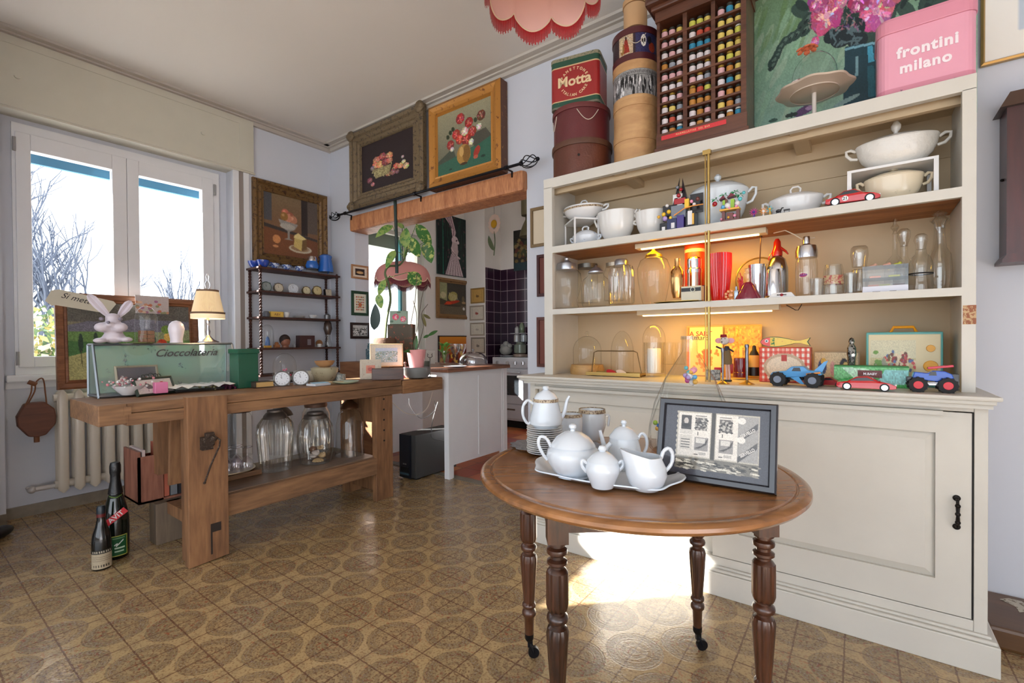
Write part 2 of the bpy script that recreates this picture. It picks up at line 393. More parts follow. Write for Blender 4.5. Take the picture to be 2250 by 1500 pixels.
ring=ramp(rm,[(0,.7),(.045,.6),(.06,.1),(.085,.1),(.10,.75),(.14,.8),(.155,.15),(.185,.15),(.20,.8),(.215,.2),(.235,.95),(.295,.95),(.305,.2),(.313,.9),(.327,.9),(.335,0)]) if True else ramp(rm,[(0,.5),(.06,.15),(.075,.9),(.09,.15),(.13,.5),(.19,.1),(.205,.9),(.215,.15),(.235,.75),(.255,.2),(.275,.7),(.292,.2),(.305,.95),(.318,.9),(.325,0),(.4,0)])
vz=N.new('ShaderNodeTexVoronoi'); vz.inputs['Scale'].default_value=120; Lk.new(t.outputs['Object'],vz.inputs['Vector'])
lace=ramp(vz.outputs['Distance'],[(.25,1),(.5,.35)])
star=ramp(rs1,[(0,.8),(.03,.1),(.045,.8),(.10,.5),(.12,0)])
msk=mth('MAXIMUM',mth('MULTIPLY',ring,mth('ADD',mth('MULTIPLY',lace,.45),.55)),mth('MULTIPLY',star,lace))
ln=mth('MAXIMUM',mth('GREATER_THAN',mth('ABSOLUTE',cen(X_,.5,P_)),.482),mth('GREATER_THAN',mth('ABSOLUTE',cen(Y_,.5,P_)),.482))
n1=N.new('ShaderNodeTexNoise'); n1.inputs['Scale'].default_value=7; n1.inputs['Detail'].default_value=5; Lk.new(t.outputs['Object'],n1.inputs['Vector'])
n2=N.new('ShaderNodeTexNoise'); n2.inputs['Scale'].default_value=110; n2.inputs['Detail'].default_value=3; Lk.new(t.outputs['Object'],n2.inputs['Vector'])
def mixc(f,a,b_):
    x=N.new('ShaderNodeMix'); x.data_type='RGBA'
    if isinstance(f,(int,float)): x.inputs[0].default_value=f
    else: Lk.new(f,x.inputs[0])
    for i,q in ((6,a),(7,b_)):
        if isinstance(q,tuple): x.inputs[i].default_value=q
        else: Lk.new(q,x.inputs[i])
    return x.outputs[2]
base=mixc(ramp(n1.outputs['Fac'],[(.35,0),(.65,1)]),C(182,154,110),C(164,144,106))
spk=ramp(n2.outputs['Fac'],[(.52,0),(.60,1)])
base=mixc(mth('MULTIPLY',spk,.8),base,C(118,82,54))
sp2=N.new('ShaderNodeTexNoise'); sp2.inputs['Scale'].default_value=75; Lk.new(t.outputs['Object'],sp2.inputs['Vector'])
redm=mth('MULTIPLY',ramp(sp2.outputs['Fac'],[(.56,0),(.62,1)]),ramp(n1.outputs['Fac'],[(.47,0),(.58,1)]))
base=mixc(mth('MULTIPLY',redm,.75),base,C(150,66,40))
inside=ramp(rm,[(.33,1),(.34,0)]); base=mixc(mth('MULTIPLY',mth('SUBTRACT',1.0,inside),.30),base,C(200,172,124)); base=mixc(mth('MULTIPLY',msk,.62),base,C(96,78,62))
base=mixc(mth('MULTIPLY',ln,.7),base,C(92,54,38))
Lk.new(base,b.inputs['Base Color'])
rr=ramp(msk,[(0,.16),(1,.30)]); Lk.new(rr,b.inputs['Roughness'])
bp=N.new('ShaderNodeBump'); bp.inputs['Strength'].default_value=.28; bp.inputs['Distance'].default_value=.002; b.inputs['Specular IOR Level'].default_value=.75; Lk.new(mth('SUBTRACT',mth('SUBTRACT',n2.outputs['Fac'],mth('MULTIPLY',msk,.6)),ln),bp.inputs['Height']); Lk.new(bp.outputs[0],b.inputs['Normal'])
MF=m
slab('floor',[(-4.8,2.9,-3.2,2.87,-.1,0)],MF)
# ---- kitchen floor, terracotta hexagon-like tiles
m,nt,b=nodes('terracotta_tiles'); N=nt.nodes; Lk=nt.links
t=N.new('ShaderNodeTexCoord'); br=N.new('ShaderNodeTexVoronoi'); br.inputs['Scale'].default_value=4.6; br.inputs['Randomness'].default_value=.25; Lk.new(t.outputs['Object'],br.inputs['Vector'])
ve=N.new('ShaderNodeTexVoronoi'); ve.feature='DISTANCE_TO_EDGE'; ve.inputs['Scale'].default_value=4.6; ve.inputs['Randomness'].default_value=.25; Lk.new(t.outputs['Object'],ve.inputs['Vector'])
sx=N.new('ShaderNodeSeparateColor'); Lk.new(br.outputs['Color'],sx.inputs[0])
c=mixc(ramp(sx.outputs[0],[(.3,0),(.7,1)]),C(192,118,72),C(168,74,50)); c=mixc(ramp(sx.outputs[1],[(.6,0),(.8,1)]),c,C(150,64,64)); c=mixc(ramp(ve.outputs[0],[(.01,1),(.02,0)]),c,C(70,58,50))
Lk.new(c,b.inputs['Base Color']); b.inputs['Roughness'].default_value=.35
slab('floor_kitchen',[(-4.8,-1.7,2.95,YK+.2,-.1,0)],m)
slab('trim_threshold',[(-3.96,-1.92,2.87,2.95,-.1,.004)],mat('threshold_stone',C(128,120,105),.4,var=.2,vscale=20))
# ---- skirting, cornice, beam
slab('baseboard_left',[(XN,XN+.015,.48,yn,0,.075),(XL,XL+.012,.2,.48,0,.075),(XL,XL+.012,yn,YB,0,.075)],Mstone)
slab('baseboard_back',[(XL,OX0,YB-.015,YB,0,.075)],Mstone)
b=M()
for d,z in ((.10,.018),(.055,.03),(.03,.06)):
    b.box(OX1-2.4,2.5,YB-d,YB,ZC-z,ZC); b.box(XL,XL+d,.2,YB,ZC-z,ZC)
struct(b.obj('trim_cornice',mat('cornice_plaster',C(190,182,172),.8)))
mb=wood('beam_wood',C(146,84,50),C(204,142,96),.55,grain=20,dark=C(104,56,34),bump=.6,axis='z')
b=M(); b.box(OX0-.01,OX1+.005,2.735,2.95,2.222,2.372,bev=.025); struct(b.obj('trim_beam',mb))
# ---- shutter box above the window
b=M(); bx=XL+.03
b.box(-4.5,bx,.2,2.02,2.668,3.115); b.box(-4.5,bx-.004,.2,2.035,2.655,2.668)
b.box(bx,bx+.004,.2,2.02,3.065,3.115);b.box(bx,bx+.004,.2,2.02,2.668,2.745);b.box(bx,bx+.004,1.90,2.02,2.745,3.065)
for y,z in ((.56,2.87),(1.62,2.88)): b.cyl((bx,y,z),(bx+.012,y,z),.016)
struct(b.obj('trim_shutter_box',Mtrim))
b=M(); b.box(XL,XL+.012,yn,yn+.045,0,2.66); b.box(XL,XL+.012,yn+.085,yn+.13,0,2.66); b.mat(1); b.box(XL,XL+.006,yn+.045,yn+.085,0,2.66)
struct(b.obj('trim_window_jamb',[Mwin,mat('strap_slot',C(150,140,134),.7)]))
# ---- window_1
Y=lambda px: at(px,600,x=XN).y
gz0=at(75,783,x=XN).z; gz1=at(70,335,x=XN).z
b=M(); y0,y1=.545,1.79
b.box(XN-.06,XN+.02,y0,y0+.05,1.01,2.55); b.box(XN-.06,XN+.02,y1-.06,y1,1.01,2.55); b.box(XN-.06,XN+.02,y0,y1,2.55,2.62); b.box(XN-.06,XN+.02,y0,y1,.95,1.01)
b.box(XN-.02,XN+.055,.50,1.84,.905,.95,bev=.008); b.box(XN-.01,XN+.012,.50,1.84,.86,.905)
win=struct(b.obj('window_1',Mwin))
Mpane=glass('window_glass',(1,1,1,1),.5,.02)
for k,(pa,pb,ga,gb) in enumerate(((36,279,70,247),(279,468,305,443))):
    b=M(); ya,yb,yc,yd=Y(pa),Y(pb)-.002,Y(ga),Y(gb)
    X0,X1=XN-.035,XN+.035
    b.box(X0,X1,ya,yc,1.0,2.56); b.box(X0,X1,yd,yb,1.0,2.56); b.box(X0,X1,yc,yd,1.0,gz0); b.box(X0,X1,yc,yd,gz1,2.56)
    sa=b.obj('sash',Mwin,win,bevel=.004)
    b=M(); b.box(XN-.004,XN,yc,yd,gz0,gz1); b.obj('pane',Mpane,sa)
    for z in (1.06,2.47):
        b=M(); yy=ya-.006 if k==0 else yb+.006; b.cyl((XN+.045,yy,z-.045),(XN+.045,yy,z+.045),.009); b.obj('hinge',mat('hinge_grey',C(150,148,148),.4),sa)
b=M(); yh=Y(296); b.cyl((XN+.035,yh,1.44),(XN+.075,yh,1.44),.009); b.box(XN+.068,XN+.082,yh-.009,yh+.009,1.33,1.45,bev=.004); b.obj('handle',mat('handle_cream',C(214,208,196),.35),win)
# outside roller shutter edge (blue-grey) and outdoor garden
b=M(); b.box(-4.66,-4.63,.545,1.79,gz1-.035,2.62)
for k in range(2): b.box(-4.68,-4.662,.545,1.79,gz1-.03+k*.04,gz1+k*.04)
b.obj('roller_shutter',mat('shutter_teal',C(70,128,160),.6),win)
# ---- kitchen window (window_2)
b=M(); KX=XN-.05
def kf(y0,y1,z0,z1,w): b.box(KX-.03,KX+.03,y0,y0+w,z0+w,z1-w);b.box(KX-.03,KX+.03,y1-w,y1,z0+w,z1-w);b.box(KX-.03,KX+.03,y0,y1,z0,z0+w);b.box(KX-.03,KX+.03,y0,y1,z1-w,z1)
kf(3.30,4.22,1.02,2.5,.05); kf(3.86,4.165,1.072,2.448,.06)
struct(b.obj('window_2',mat('kitchen_window_paint',C(206,206,196),.4)))
b=M(); b.box(-4.66,-4.63,3.3,4.22,2.30,2.5); struct(b.obj('trim_kitchen_shutter_slats',mat('slat_green',C(128,140,128),.6)))
b=M(); b.box(KX-.01,KX+.035,3.82,3.845,1.1,2.4); struct(b.obj('trim_kitchen_window_teal_edge',mat('teal_edge',C(70,140,150),.5)))
b=M(); b.box(-7.4,-4.82,2.3,5.2,2.62,2.72); struct(b.obj('trim_added_sun_block',mat('sun_block_grey',C(190,186,180),.8)))  # unseen slab added outside to keep sun off the kitchen floor
# kitchen window reveal sill
b=M(); b.box(-4.55,-4.40,3.26,4.26,.99,1.02); struct(b.obj('trim_kitchen_sill',Mwin))
# ---- purple wall tiles
m,nt,bb=nodes('aubergine_tiles'); N=nt.nodes; Lk=nt.links
t=N.new('ShaderNodeTexCoord'); s_=N.new('ShaderNodeSeparateXYZ'); Lk.new(t.outputs['Object'],s_.inputs[0])
tp=.152
def cen2(v): return mth('GREATER_THAN',mth('ABSOLUTE',mth('SUBTRACT',mth('FRACT',mth('DIVIDE',v,tp)),.5)),.478)
gl=mth('MAXIMUM',mth('MAXIMUM',cen2(mth('ADD',s_.outputs['X'],10-.07)),cen2(mth('ADD',s_.outputs['Y'],.02))),cen2(mth('ADD',s_.outputs['Z'],.11)))
Lk.new(mixc(gl,C(52,30,48),C(172,152,158)),bb.inputs['Base Color']); bb.inputs['Roughness'].default_value=.15
b=M(); b.box(XP,XP+.012,YP+.01,YK,.8,2.17); b.box(XP+.012,-1.92,YK-.012,YK,.8,2.17); struct(b.obj('trim_wall_tiles',m))
# ---- brown bottom plinth right of the cabinet
b=M(); b.box(.385,1.6,2.45,YB,0,.082,bev=.012); p=b.obj('low_plinth',wood('plinth_wood',C(84,56,30),C(104,72,42),.35,grain=6,bump=.1,axis='x'))
tag(p,'low brown wooden plinth on the floor against the wall, right of the cream cabinet','plinth')
b=M(); pts=[at(2197,1316,z=.083),at(2216,1314,z=.083),at(2250,1322,z=.083),at(2262,1342,z=.083),at(2240,1345,z=.083),at(2232,1333,z=.083),at(2215,1324,z=.083)]
b.prism([(q.x,q.y) for q in pts],'z',.0822,.084); o=b.obj('pale_patch',mat('patch_cream',C(190,182,166),.9,wear=C(110,95,80),wscale=60,wamt=.55)); tag(o,'cream mottled patch on the brown plinth by the blue-white wall','cloth')  # thin pale mottled patch on top of the plinth
# ---- garden outside
Mbark=mat('winter_branches',C(84,92,108),.9)
def tree(name,label,base,h,n,seed,lean=0,sp=.5):
    rn=random.Random(seed); b=M()
    def grow(p,d,l,r,k):
        q=p+d*l; b.tube([p,p+d*l*.5+Vector((rn.uniform(-1,1),rn.uniform(-1,1),rn.uniform(-1,1)))*l*.06,q],[r,r*.85,r*.65],n=5)
        if k>0:
            for _ in range(3 if k>1 else 3):
                e=(d+Vector((rn.uniform(-1,1)*.5,rn.uniform(-1,1),rn.uniform(-.35,.75)))*sp).normalized(); grow(p+(q-p)*rn.uniform(.45,1),e,l*rn.uniform(.55,.85),r*.6,k-1)
    for i in range(n):
        grow(Vector(base),Vector((rn.uniform(-.3,.3),rn.uniform(-.55,.55)+lean,1)).normalized(),h*rn.uniform(.3,.45),.05,4)
    o=b.obj(name,Mbark); tag(o,label,'tree')
tree('bare_tree','bare pruned tree seen through the left window pane',(-9.6,1.62,.1),3.5,6,3,sp=.62)
tree('bare_sapling','single thin bare branch seen through the right window pane',(-11,3.55,-.3),3.0,1,11,sp=.35)
def bush(name,label,c,r,n,cols,seed,sz=.1):
    rn=random.Random(seed); b=M()
    for i in range(n):
        a=Vector((rn.gauss(0,1),rn.gauss(0,1),rn.gauss(0,1))); a=a.normalized()*(rn.random()**.4); p=Vector(c)+Vector((a.x*r[0],a.y*r[1],a.z*r[2]))
        u=Vector((rn.uniform(-1,1),rn.uniform(-1,1),rn.uniform(-1,1))).normalized()*sz; w=u.cross(Vector((rn.uniform(-1,1),rn.uniform(-1,1),rn.uniform(-1,1)))).normalized()*sz*.5
        b.mat(rn.randrange(len(cols))); b.add([p-u,p-w,p+u,p+w],[(0,1,2,3)],False)
    o=b.obj(name,[mat('leaf_%s_%d'%(name,k),c_,.7) for k,c_ in enumerate(cols)]); tag(o,label,'bush')
bush('hedge','blue-grey twiggy hedge behind the bare tree outside the window',(-13.5,2.0,.9),(.7,2.8,1.2),500,[C(150,164,184),C(130,148,170)],5,.09)
bush('sunlit_bush','sunlit yellow-green bush low in the left window pane',(-8.2,1.2,1.0),(.6,.62,.62),900,[C(120,140,84),C(176,160,96),C(84,110,76),C(190,180,150)],6,.07)
b=M(); b.box(-14,-4.9,-8,10,-.4,-.3); struct(b.obj('ground_outside',mat('pale_ground',C(200,196,186),.9)))
# dark slipper tip at the far left edge
p=at(-8,1186,z=0)
# ================================================================ CREAM CABINET
Mcav=mat('cream_inside',C(190,168,136),.6,var=.06,vscale=4)
Mraw=wood('raw_shelf_underside',C(132,78,40),C(176,116,66),.6,grain=10,axis='x')
cab=thing('display_cabinet','large cream painted wooden cabinet with open shelves above two sliding doors','cabinet',(-.6,2.4,0))
def L(mb): mb.T=Matrix.Translation((.6,-2.4,0)); return mb
CT=.957; HY=2.31; HB=2.66; HTOP=2.084; S2=1.692; S2b=1.655; S3=1.333; S3b=1.303
b=L(M()); b.box(-1.565,.385,2.231,2.78,0,.105); b.box(-1.56,.38,2.236,2.78,.105,.118,bev=.005); b.box(-1.55,.366,2.25,2.78,.118,.128)
b.obj('plinth',Mcream,cab,bevel=.003)
b=L(M()); b.box(-1.54,-1.505,2.26,2.78,.128,.925); b.box(.322,.357,2.26,2.78,.128,.925); b.box(-1.505,.322,2.262,2.78,.128,.165); b.box(-1.505,.322,2.262,2.78,.893,.925)
b.box(-1.505,.322,2.70,2.78,.165,.893); b.box(-1.505,.322,2.30,2.70,.165,.18)
b.obj('carcass',Mcream,cab,bevel=.002)
b=L(M()); b.box(-1.56,.366,2.185,2.785,CT-.030,CT-.006,bev=.004); b.box(-1.572,.378,2.168,2.788,CT-.016,CT,bev=.0075)
b.box(-1.545,.36,2.205,2.3,CT-.045,CT-.03); b.box(-1.51,.24,2.243,2.262,.878,.893)
b.obj('worktop',Mcream,cab)
def door(x0,x1,y,name):
    b=L(M()); z0,z1=.168,.8885; px0,px1=x0+.11,x1-.095; pz0,pz1=.285,.812
    b.box(x0,px0,y,y+.022,z0,z1); b.box(px1,x1,y,y+.022,z0,z1); b.box(px0,px1,y,y+.022,z0,pz0); b.box(px0,px1,y,y+.022,pz1,z1)
    i=.028; yf,yb=y+.003,y+.016
    b.add([(px0,yb,pz0),(px1,yb,pz0),(px1,yb,pz1),(px0,yb,pz1),(px0+i,yf,pz0+i),(px1-i,yf,pz0+i),(px1-i,yf,pz1-i),(px0+i,yf,pz1-i)],[(0,1,5,4),(1,2,6,5),(2,3,7,6),(3,0,4,7),(4,5,6,7)],False)
    return b.obj('door',Mcream,cab)
dl=door(-1.500,-.512,2.292,'l'); dr=door(-.539,.317,2.264,'r')
b=L(M()); b.box(.317,.3215,2.262,2.30,.168,.893); b.obj('door_gap',Mdark,cab)
b=L(M()); hx=.278; Miron=mat('black_iron',C(30,26,24),.45,.7,bump=.4,bscale=80)
for z in (.485,.586): b.sph((hx,2.262,z),.011,sy=.5); b.cyl((hx,2.262,z),(hx,2.242,z*.9+.0535),.005)
b.tube([(hx,2.243,.488),(hx,2.236,.515),(hx,2.234,.536),(hx,2.236,.557),(hx,2.243,.583)],[.004,.006,.0045,.006,.004])
for z in (.507,.536,.565): b.sph((hx,2.236,z),.008)
b.obj('handle',Miron,dr)
b=L(M()); b.box(-1.471,-1.415,HY,HY+.03,CT,HTOP-.05); b.box(.295,.333,HY,HY+.03,CT,HTOP-.05); b.box(-1.471,.333,HY,HY+.03,HTOP-.055,HTOP)
b.box(-1.471,-1.44,HY+.03,HB+.02,CT,HTOP); b.box(.305,.333,HY+.03,HB+.02,CT,HTOP); b.obj('hutch_frame',Mcream,cab,bevel=.0015)
b=L(M()); b.box(.2985,.3332,HY-.0006,HY,1.20,1.268); b.obj('bare_wood_patch',mat('bare_patch',C(148,92,64),.7,wear=C(190,160,120),wscale=80,wamt=.5),cab)
b=L(M()); b.box(-1.44,.305,HY+.03,2.785,HTOP-.02,HTOP-.001); b.box(-1.44,.305,HY+.06,HY+.085,HTOP-.075,HTOP-.02); b.box(-1.44,.305,HB-.03,HB,HTOP-.09,HTOP-.02)
for x in (-1.05,-.24): b.box(x,x+.06,HY+.03,HB,HTOP-.055,HTOP-.02)
b.obj('top_board',Mcav,cab)
b=L(M()); b.box(-1.44,.305,HB,HB+.02,CT,HTOP-.02); b.box(-1.44,.305,HB-.008,HB,S2+.21,S2+.215); b.obj('back_panel',Mcav,cab)
for z0,z1 in ((S2b,S2),(S3b,S3)):
    b=L(M()); b.box(-1.44,.305,HY+.005,HB,z0+.012,z1); b.box(-1.42,.30,HY-.001,HY+.022,z0,z1)
    b.mat(1); b.box(-1.435,.302,HY+.023,HB-.001,z0+.008,z0+.0125); b.obj('shelf',[Mcream,Mraw if z0==S2b else Mcav],cab)
Mbrass=mat('aged_brass',C(190,160,96),.28,.9)
b=L(M()); 
for z0,z1 in ((CT,S3b),(S3,S2b),(S2,HTOP-.055)): b.cyl((-.56,HY-.012,z0-.002),(-.56,HY-.012,z1+.002),.0065); b.cyl((-.575,HY-.010,z0-.002),(-.575,HY-.010,z1+.002),.003)
b.box(-.585,-.55,HY-.02,HY+.002,HTOP-.075,HTOP-.055); b.obj('brass_pole',Mbrass,cab)
# strip lights under shelves
Mled=mat('warm_tube',C(255,236,190),.4,emit=(1,.74,.32,1),estr=5)
Mfix=mat('fixture_cream',C(216,200,168),.5)
for z,xa,xb,yy,lab,e in ((S2b,-.93,-.37,HY+.13,'lit warm strip light under the upper cabinet shelf, above the red vase',3.2),(S3b,-.93,-.32,HY+.15,'lit strip light hidden under the middle cabinet shelf, above the animal figurine',2.7)):
    t_=thing('strip_light',lab,'light',((xa+xb)/2,yy,z)); w=(xb-xa)/2
    b=M(); b.box(-w-.03,w+.03,-.035,.03,-.018,.008,bev=.004); b.obj('housing',Mfix,t_)
    b=M(); b.box(-w,w,-.028,-.010,-.024,-.017,bev=.003); b.obj('tube',Mled,t_)
    l=bpy.data.lights.new('strip_glow','AREA'); l.shape='RECTANGLE'; l.size=2*w; l.size_y=.02; l.energy=e; l.color=(1,.50,.0)
    o=bpy.data.objects.new('strip_glow',l); COL.objects.link(o); o.parent=t_; o.location=(0,-.0,-.027); o.rotation_euler=(R(12),0,0)
b=M(); pts=[at(1700,512,y=2.52),at(1725,506,y=2.50),at(1745,515,y=2.5),at(1762,525,y=2.52),at(1790,522,y=2.6)]
b.tube(pts,.0025,n=6); tag(b.obj('power_cord',mat('white_cord',C(222,210,190),.5)),'white cord curling under the upper shelf right of the strip light','cord')
b=M(); b.tube([at(1728,670,y=2.5),at(1748,681,y=2.5),at(1754,681,y=2.5),at(1762,668,y=2.5)],.002,n=6); tag(b.obj('power_cord',mat('black_cord',C(30,26,24),.5)),'thin dark cord looping below the middle shelf right of the martini ashtray','cord')
# ================================================================ ROUND TABLE
Mtab=wood('walnut_top',C(112,72,40),C(164,112,66),.25,grain=6,coat=.5,bump=.08,axis='x')
Mleg=wood('dark_turned_wood',C(38,20,12),C(84,46,26),.3,grain=12,coat=.45,bump=.1,axis='z')
TC=Vector((-.595,1.465,0)); TZ=.74
tb=thing('round_table','round polished walnut table on four turned legs, standing on the patterned floor','table',TC,R(38))
b=M(); b.lathe([(.0001,.70),(.40,.70),(.470,.704),(.488,.712),(.497,.722),(.496,.731),(.488,.7375),(.476,.7385),(.466,.7375),(.463,.734),(.460,.7345),(.457,.7395),(.45,.74),(.0001,.74)],n=96); b.obj('tabletop',Mtab,tb)
b=M(); 
for s1,s2 in (((-.3,-.22),(.3,-.2)),((-.3,.2),(.3,.22))): b.box(s1[0],s2[0],s1[1],s2[1],.615,.70)
b.box(-.3,-.28,-.2,.2,.615,.70); b.box(.28,.3,-.2,.2,.615,.70); b.obj('apron',Mleg,tb)
prof=[(.0265,.612),(.0265,.606),(.019,.603),(.019,.598),(.0275,.592),(.0285,.586),(.0275,.580),(.0185,.573),(.0185,.566),(.0275,.560),(.0275,.553),(.019,.546),(.019,.541),(.025,.536),(.0285,.530),(.029,.518),(.029,.44),(.026,.428),(.020,.422),(.020,.418),(.028,.411),(.0295,.404),(.028,.397),(.019,.390),(.019,.384),(.026,.378),(.0295,.366),(.0285,.345),(.0235,.27),(.019,.205),(.024,.200),(.0255,.194),(.024,.188),(.018,.182),(.0245,.174),(.026,.166),(.0245,.158),(.018,.150),(.0155,.085)]
iv=Matrix.Rotation(-R(38),4,'Z')
Mcast=mat('caster_iron',C(24,24,28),.35,.6)
for k,(lx,ly) in enumerate(((-.213,1.46),(-.482,1.80),(-.965,1.40),(-.655,1.085))):
    q=iv@(Vector((lx,ly,0))-TC)
    b=M(); b.T=Matrix.Translation((q.x,q.y,0))
    if k!=2: b.box(-.028,.028,-.028,.028,.612,.70)
    else: b.lathe([(.02,.70),(.02,.62)],n=8)
    pp=prof if k!=1 else [(r*.96,z) for r,z in prof]
    up=[(r,z) for r,z in pp if z>=.53]; re1=[(r,z) for r,z in pp if .42<=z<=.53]; md=[(r,z) for r,z in pp if .37<=z<=.429]; re2=[(r,z) for r,z in pp if .199<=z<=.379]; lo=[(r,z) for r,z in pp if z<=.206]
    for seg,fl in ((up,0),(re1,.05),(md,0),(re2,.05),(lo,0)): b.lathe(seg[::-1],n=64,flute=fl,fn=12,cap0=False,cap1=False)
    lg=b.obj('leg',Mleg,tb)
    b=M(); b.T=Matrix.Translation((q.x,q.y,0)); b.lathe([(.011,.062),(.016,.07),(.0165,.088)],n=16); b.box(-.006,.012,-.007,.007,.04,.066); b.cyl((.016,-.007,.02),(.016,.007,.02),.02); b.tube([(0,0,.06),(.01,.009,.04),(.016,.009,.02)],.004); b.tube([(0,0,.06),(.01,-.009,.04),(.016,-.009,.02)],.004); b.obj('caster',Mcast,lg)
b=M(); q=iv@(Vector((-.49,1.78,0))-TC); rt=Matrix.Translation((q.x,q.y,.0))
b.T=rt; b.tube([(-.055,0,.70),(-.062,0,.685),(-.055,0,.66),(0,0,.655),(.055,0,.66),(.062,0,.685),(.055,0,.70)],.003); b.obj('leaf_catch',Mcast,tb)
# ================================================================ WORKBENCH
ZB=.868; FX=-2.785
Mb=wood('old_bench_wood',C(94,66,46),C(148,110,76),.62,grain=8,dark=C(72,44,26),bump=.5,axis='y')
Mbz=wood('bench_leg_wood',C(98,66,44),C(150,108,72),.6,grain=8,dark=C(76,46,26),bump=.5,axis='z')
Mbt=wood('grey_bench_surface',C(120,104,92),C(150,128,110),.5,grain=8,bump=.3,axis='y')
bn=thing('workbench','old rustic wooden carpenter workbench with vises, lower shelf and glass jars under it','workbench',(-3.05,1.7,0))
def LB(): q=M(); q.T=Matrix.Translation((3.05,-1.7,0)); return q
b=LB(); b.box(-3.24,FX-.001,.70,2.36,ZB-.045,ZB,bev=.004); b.box(-3.17,FX,.70,2.37,ZB-.105,ZB-.047,bev=.004); b.obj('top',Mb,bn)
b=LB(); b.box(-3.30,FX+.005,.595,.70,ZB-.095,ZB+.001,bev=.005); b.box(-3.0,FX+.004,.66,.705,ZB-.09,ZB-.012,bev=.003); b.box(FX+.004,FX+.008,.688,.716,ZB-.05,ZB-.012); b.obj('end_vise',Mb,bn)
b=LB(); b.box(-2.95,FX+.01,2.37,2.79,ZB-.11,ZB-.008,bev=.012); b.cyl((-2.87,2.79,ZB-.06),(-2.87,2.81,ZB-.06),.012); b.box(-3.24,-2.95,2.36,2.70,ZB-.045,ZB-.008); b.obj('tail_vise',wood('vise_wood',C(110,76,48),C(168,122,80),.65,grain=12,dark=C(84,52,30),bump=.5,axis='y'),bn)
b=LB(); b.prism([(.935,.0),(1.125,.01),(1.125,ZB+.004),(.935,ZB+.008)],'x',-2.80,-2.745); b.obj('leg_vise_jaw',Mbz,bn,bevel=.003)
b=LB(); b.box(-2.90,-2.805,.955,1.10,0,ZB-.10); b.obj('leg',Mbz,bn,bevel=.003)
b=LB(); b.box(-3.33,-3.22,.935,1.10,0,.235); b.obj('leg',wood('grey_foot_wood',C(92,80,68),C(124,106,86),.7,grain=8,bump=.5,axis='z'),bn,bevel=.004)
b=LB(); b.box(-3.30,-3.22,.95,1.09,.40,ZB-.1); b.box(-3.25,-2.9,.99,1.06,.17,.235); b.obj('leg_rail',Mbz,bn)
b=LB(); b.box(-2.845,-2.80,2.135,2.285,0,ZB-.108); 
b.obj('leg',Mbz,bn,bevel=.003)
for k in range(5): b=LB(); z=.735-.076*k; b.cyl((-2.80,2.205,z),(-2.7985,2.205,z),.007); b.obj('peg_hole',Mdark,bn)
b=LB(); b.box(-3.23,-3.15,2.14,2.26,0,ZB-.06); b.box(-3.15,-2.845,2.17,2.24,.56,ZB-.1); b.box(-3.15,-2.845,2.17,2.24,.06,.16); b.obj('leg',Mbz,bn,bevel=.003)
b=LB(); b.box(-2.835,-2.795,1.125,2.14,.198,.315); b.obj('stretcher',Mb,bn,bevel=.004)
b=LB(); b.box(-3.235,-3.20,1.10,2.16,.2,.31); b.box(-3.22,-2.83,1.10,2.16,.300,.322); b.obj('lower_shelf',wood('shelf_board',C(84,66,54),C(128,104,84),.45,grain=8,bump=.3,axis='y'),bn)
b=LB(); b.box(-2.745,-2.71,.99,1.04,.60,.665); b.box(-2.72,-2.70,1.0,1.045,.62,.69,bev=.006); b.cyl((-2.75,1.015,.64),(-2.69,1.015,.64),.022); b.sph((-2.70,1.035,.655),.018)
b.tube([(-2.70,1.04,.67),(-2.692,1.065,.645),(-2.692,1.062,.615),(-2.695,1.02,.52),(-2.70,.995,.44)],.0045); b.sph((-2.70,.993,.436),.007); b.obj('vise_screw',mat('rusty_iron',C(64,50,42),.7,.5,bump=.6,bscale=120,wear=C(110,96,84),wscale=60,wamt=.55),bn)
b=LB(); b.box(-2.7445,-2.7425,1.035,1.085,.155,.20); b.box(-2.7445,-2.7428,1.035,1.043,.04,.16); b.obj('iron_plate',mat('old_iron',C(52,44,40),.7,.4),bn)
# tall board leaning behind the vise
b=M(); b.T=Matrix.Rotation(R(5),4,'Y'); b.box(-.012,.012,-.13,.10,0,.40,bev=.004); tag(b.obj('wooden_board',Mbz),'upright orange-brown wooden board behind the vise jaw under the workbench','board',loc=(-3.105,1.09,.36))
# crate with files
t_=thing('wooden_crate','small reddish wooden magazine crate attached low behind the vise, holding folders','crate',(-3.42,.965,.235))
Mcr=wood('crate_wood',C(112,66,52),C(158,104,82),.6,grain=9,bump=.4,axis='z')
b=M(); b.box(-.13,.13,-.09,-.078,0,.30); b.box(-.13,.13,.168,.18,0,.24); b.box(-.13,-.118,-.09,.18,0,.24); b.box(.118,.13,-.09,.03,0,.27); b.box(-.13,.13,-.09,.18,0,.012); b.obj('box',Mcr,t_)
for nm,lab,c,y0,y1,h in (('folder','pale folder at the front of the crate',C(196,176,170),-.07,-.055,.292),('folder','brick-red book spine standing in the crate',C(180,96,72),.035,.06,.30),('folder','grey cardboard folder standing in the crate',C(118,120,124),.066,.10,.345),('folder','black box file in the crate by the vise jaw',C(44,42,46),.106,.16,.30)):
    b=M(); b.box(-.10,.125,y0,y1,0,h); tag(b.obj('file_folder',mat('folder_%g'%y0,c,.7)),lab,'folder',loc=(-3.42,.965,.25))
# ================================================================ ON TOP OF THE CABINET
def rows(p,*rw): return [zr(Vector(p),r) for r in rw]
Mgold=mat('gilded_wood',C(150,112,60),.4,.35,bump=.5,bscale=60,wear=C(92,60,34),wscale=40,wamt=.55)
def fr(p,r,*rw):
    p=Vector(p); q=Vector((-p.x,-p.y,0)).normalized()*r; return [zr(p+q,k) for k in rw]
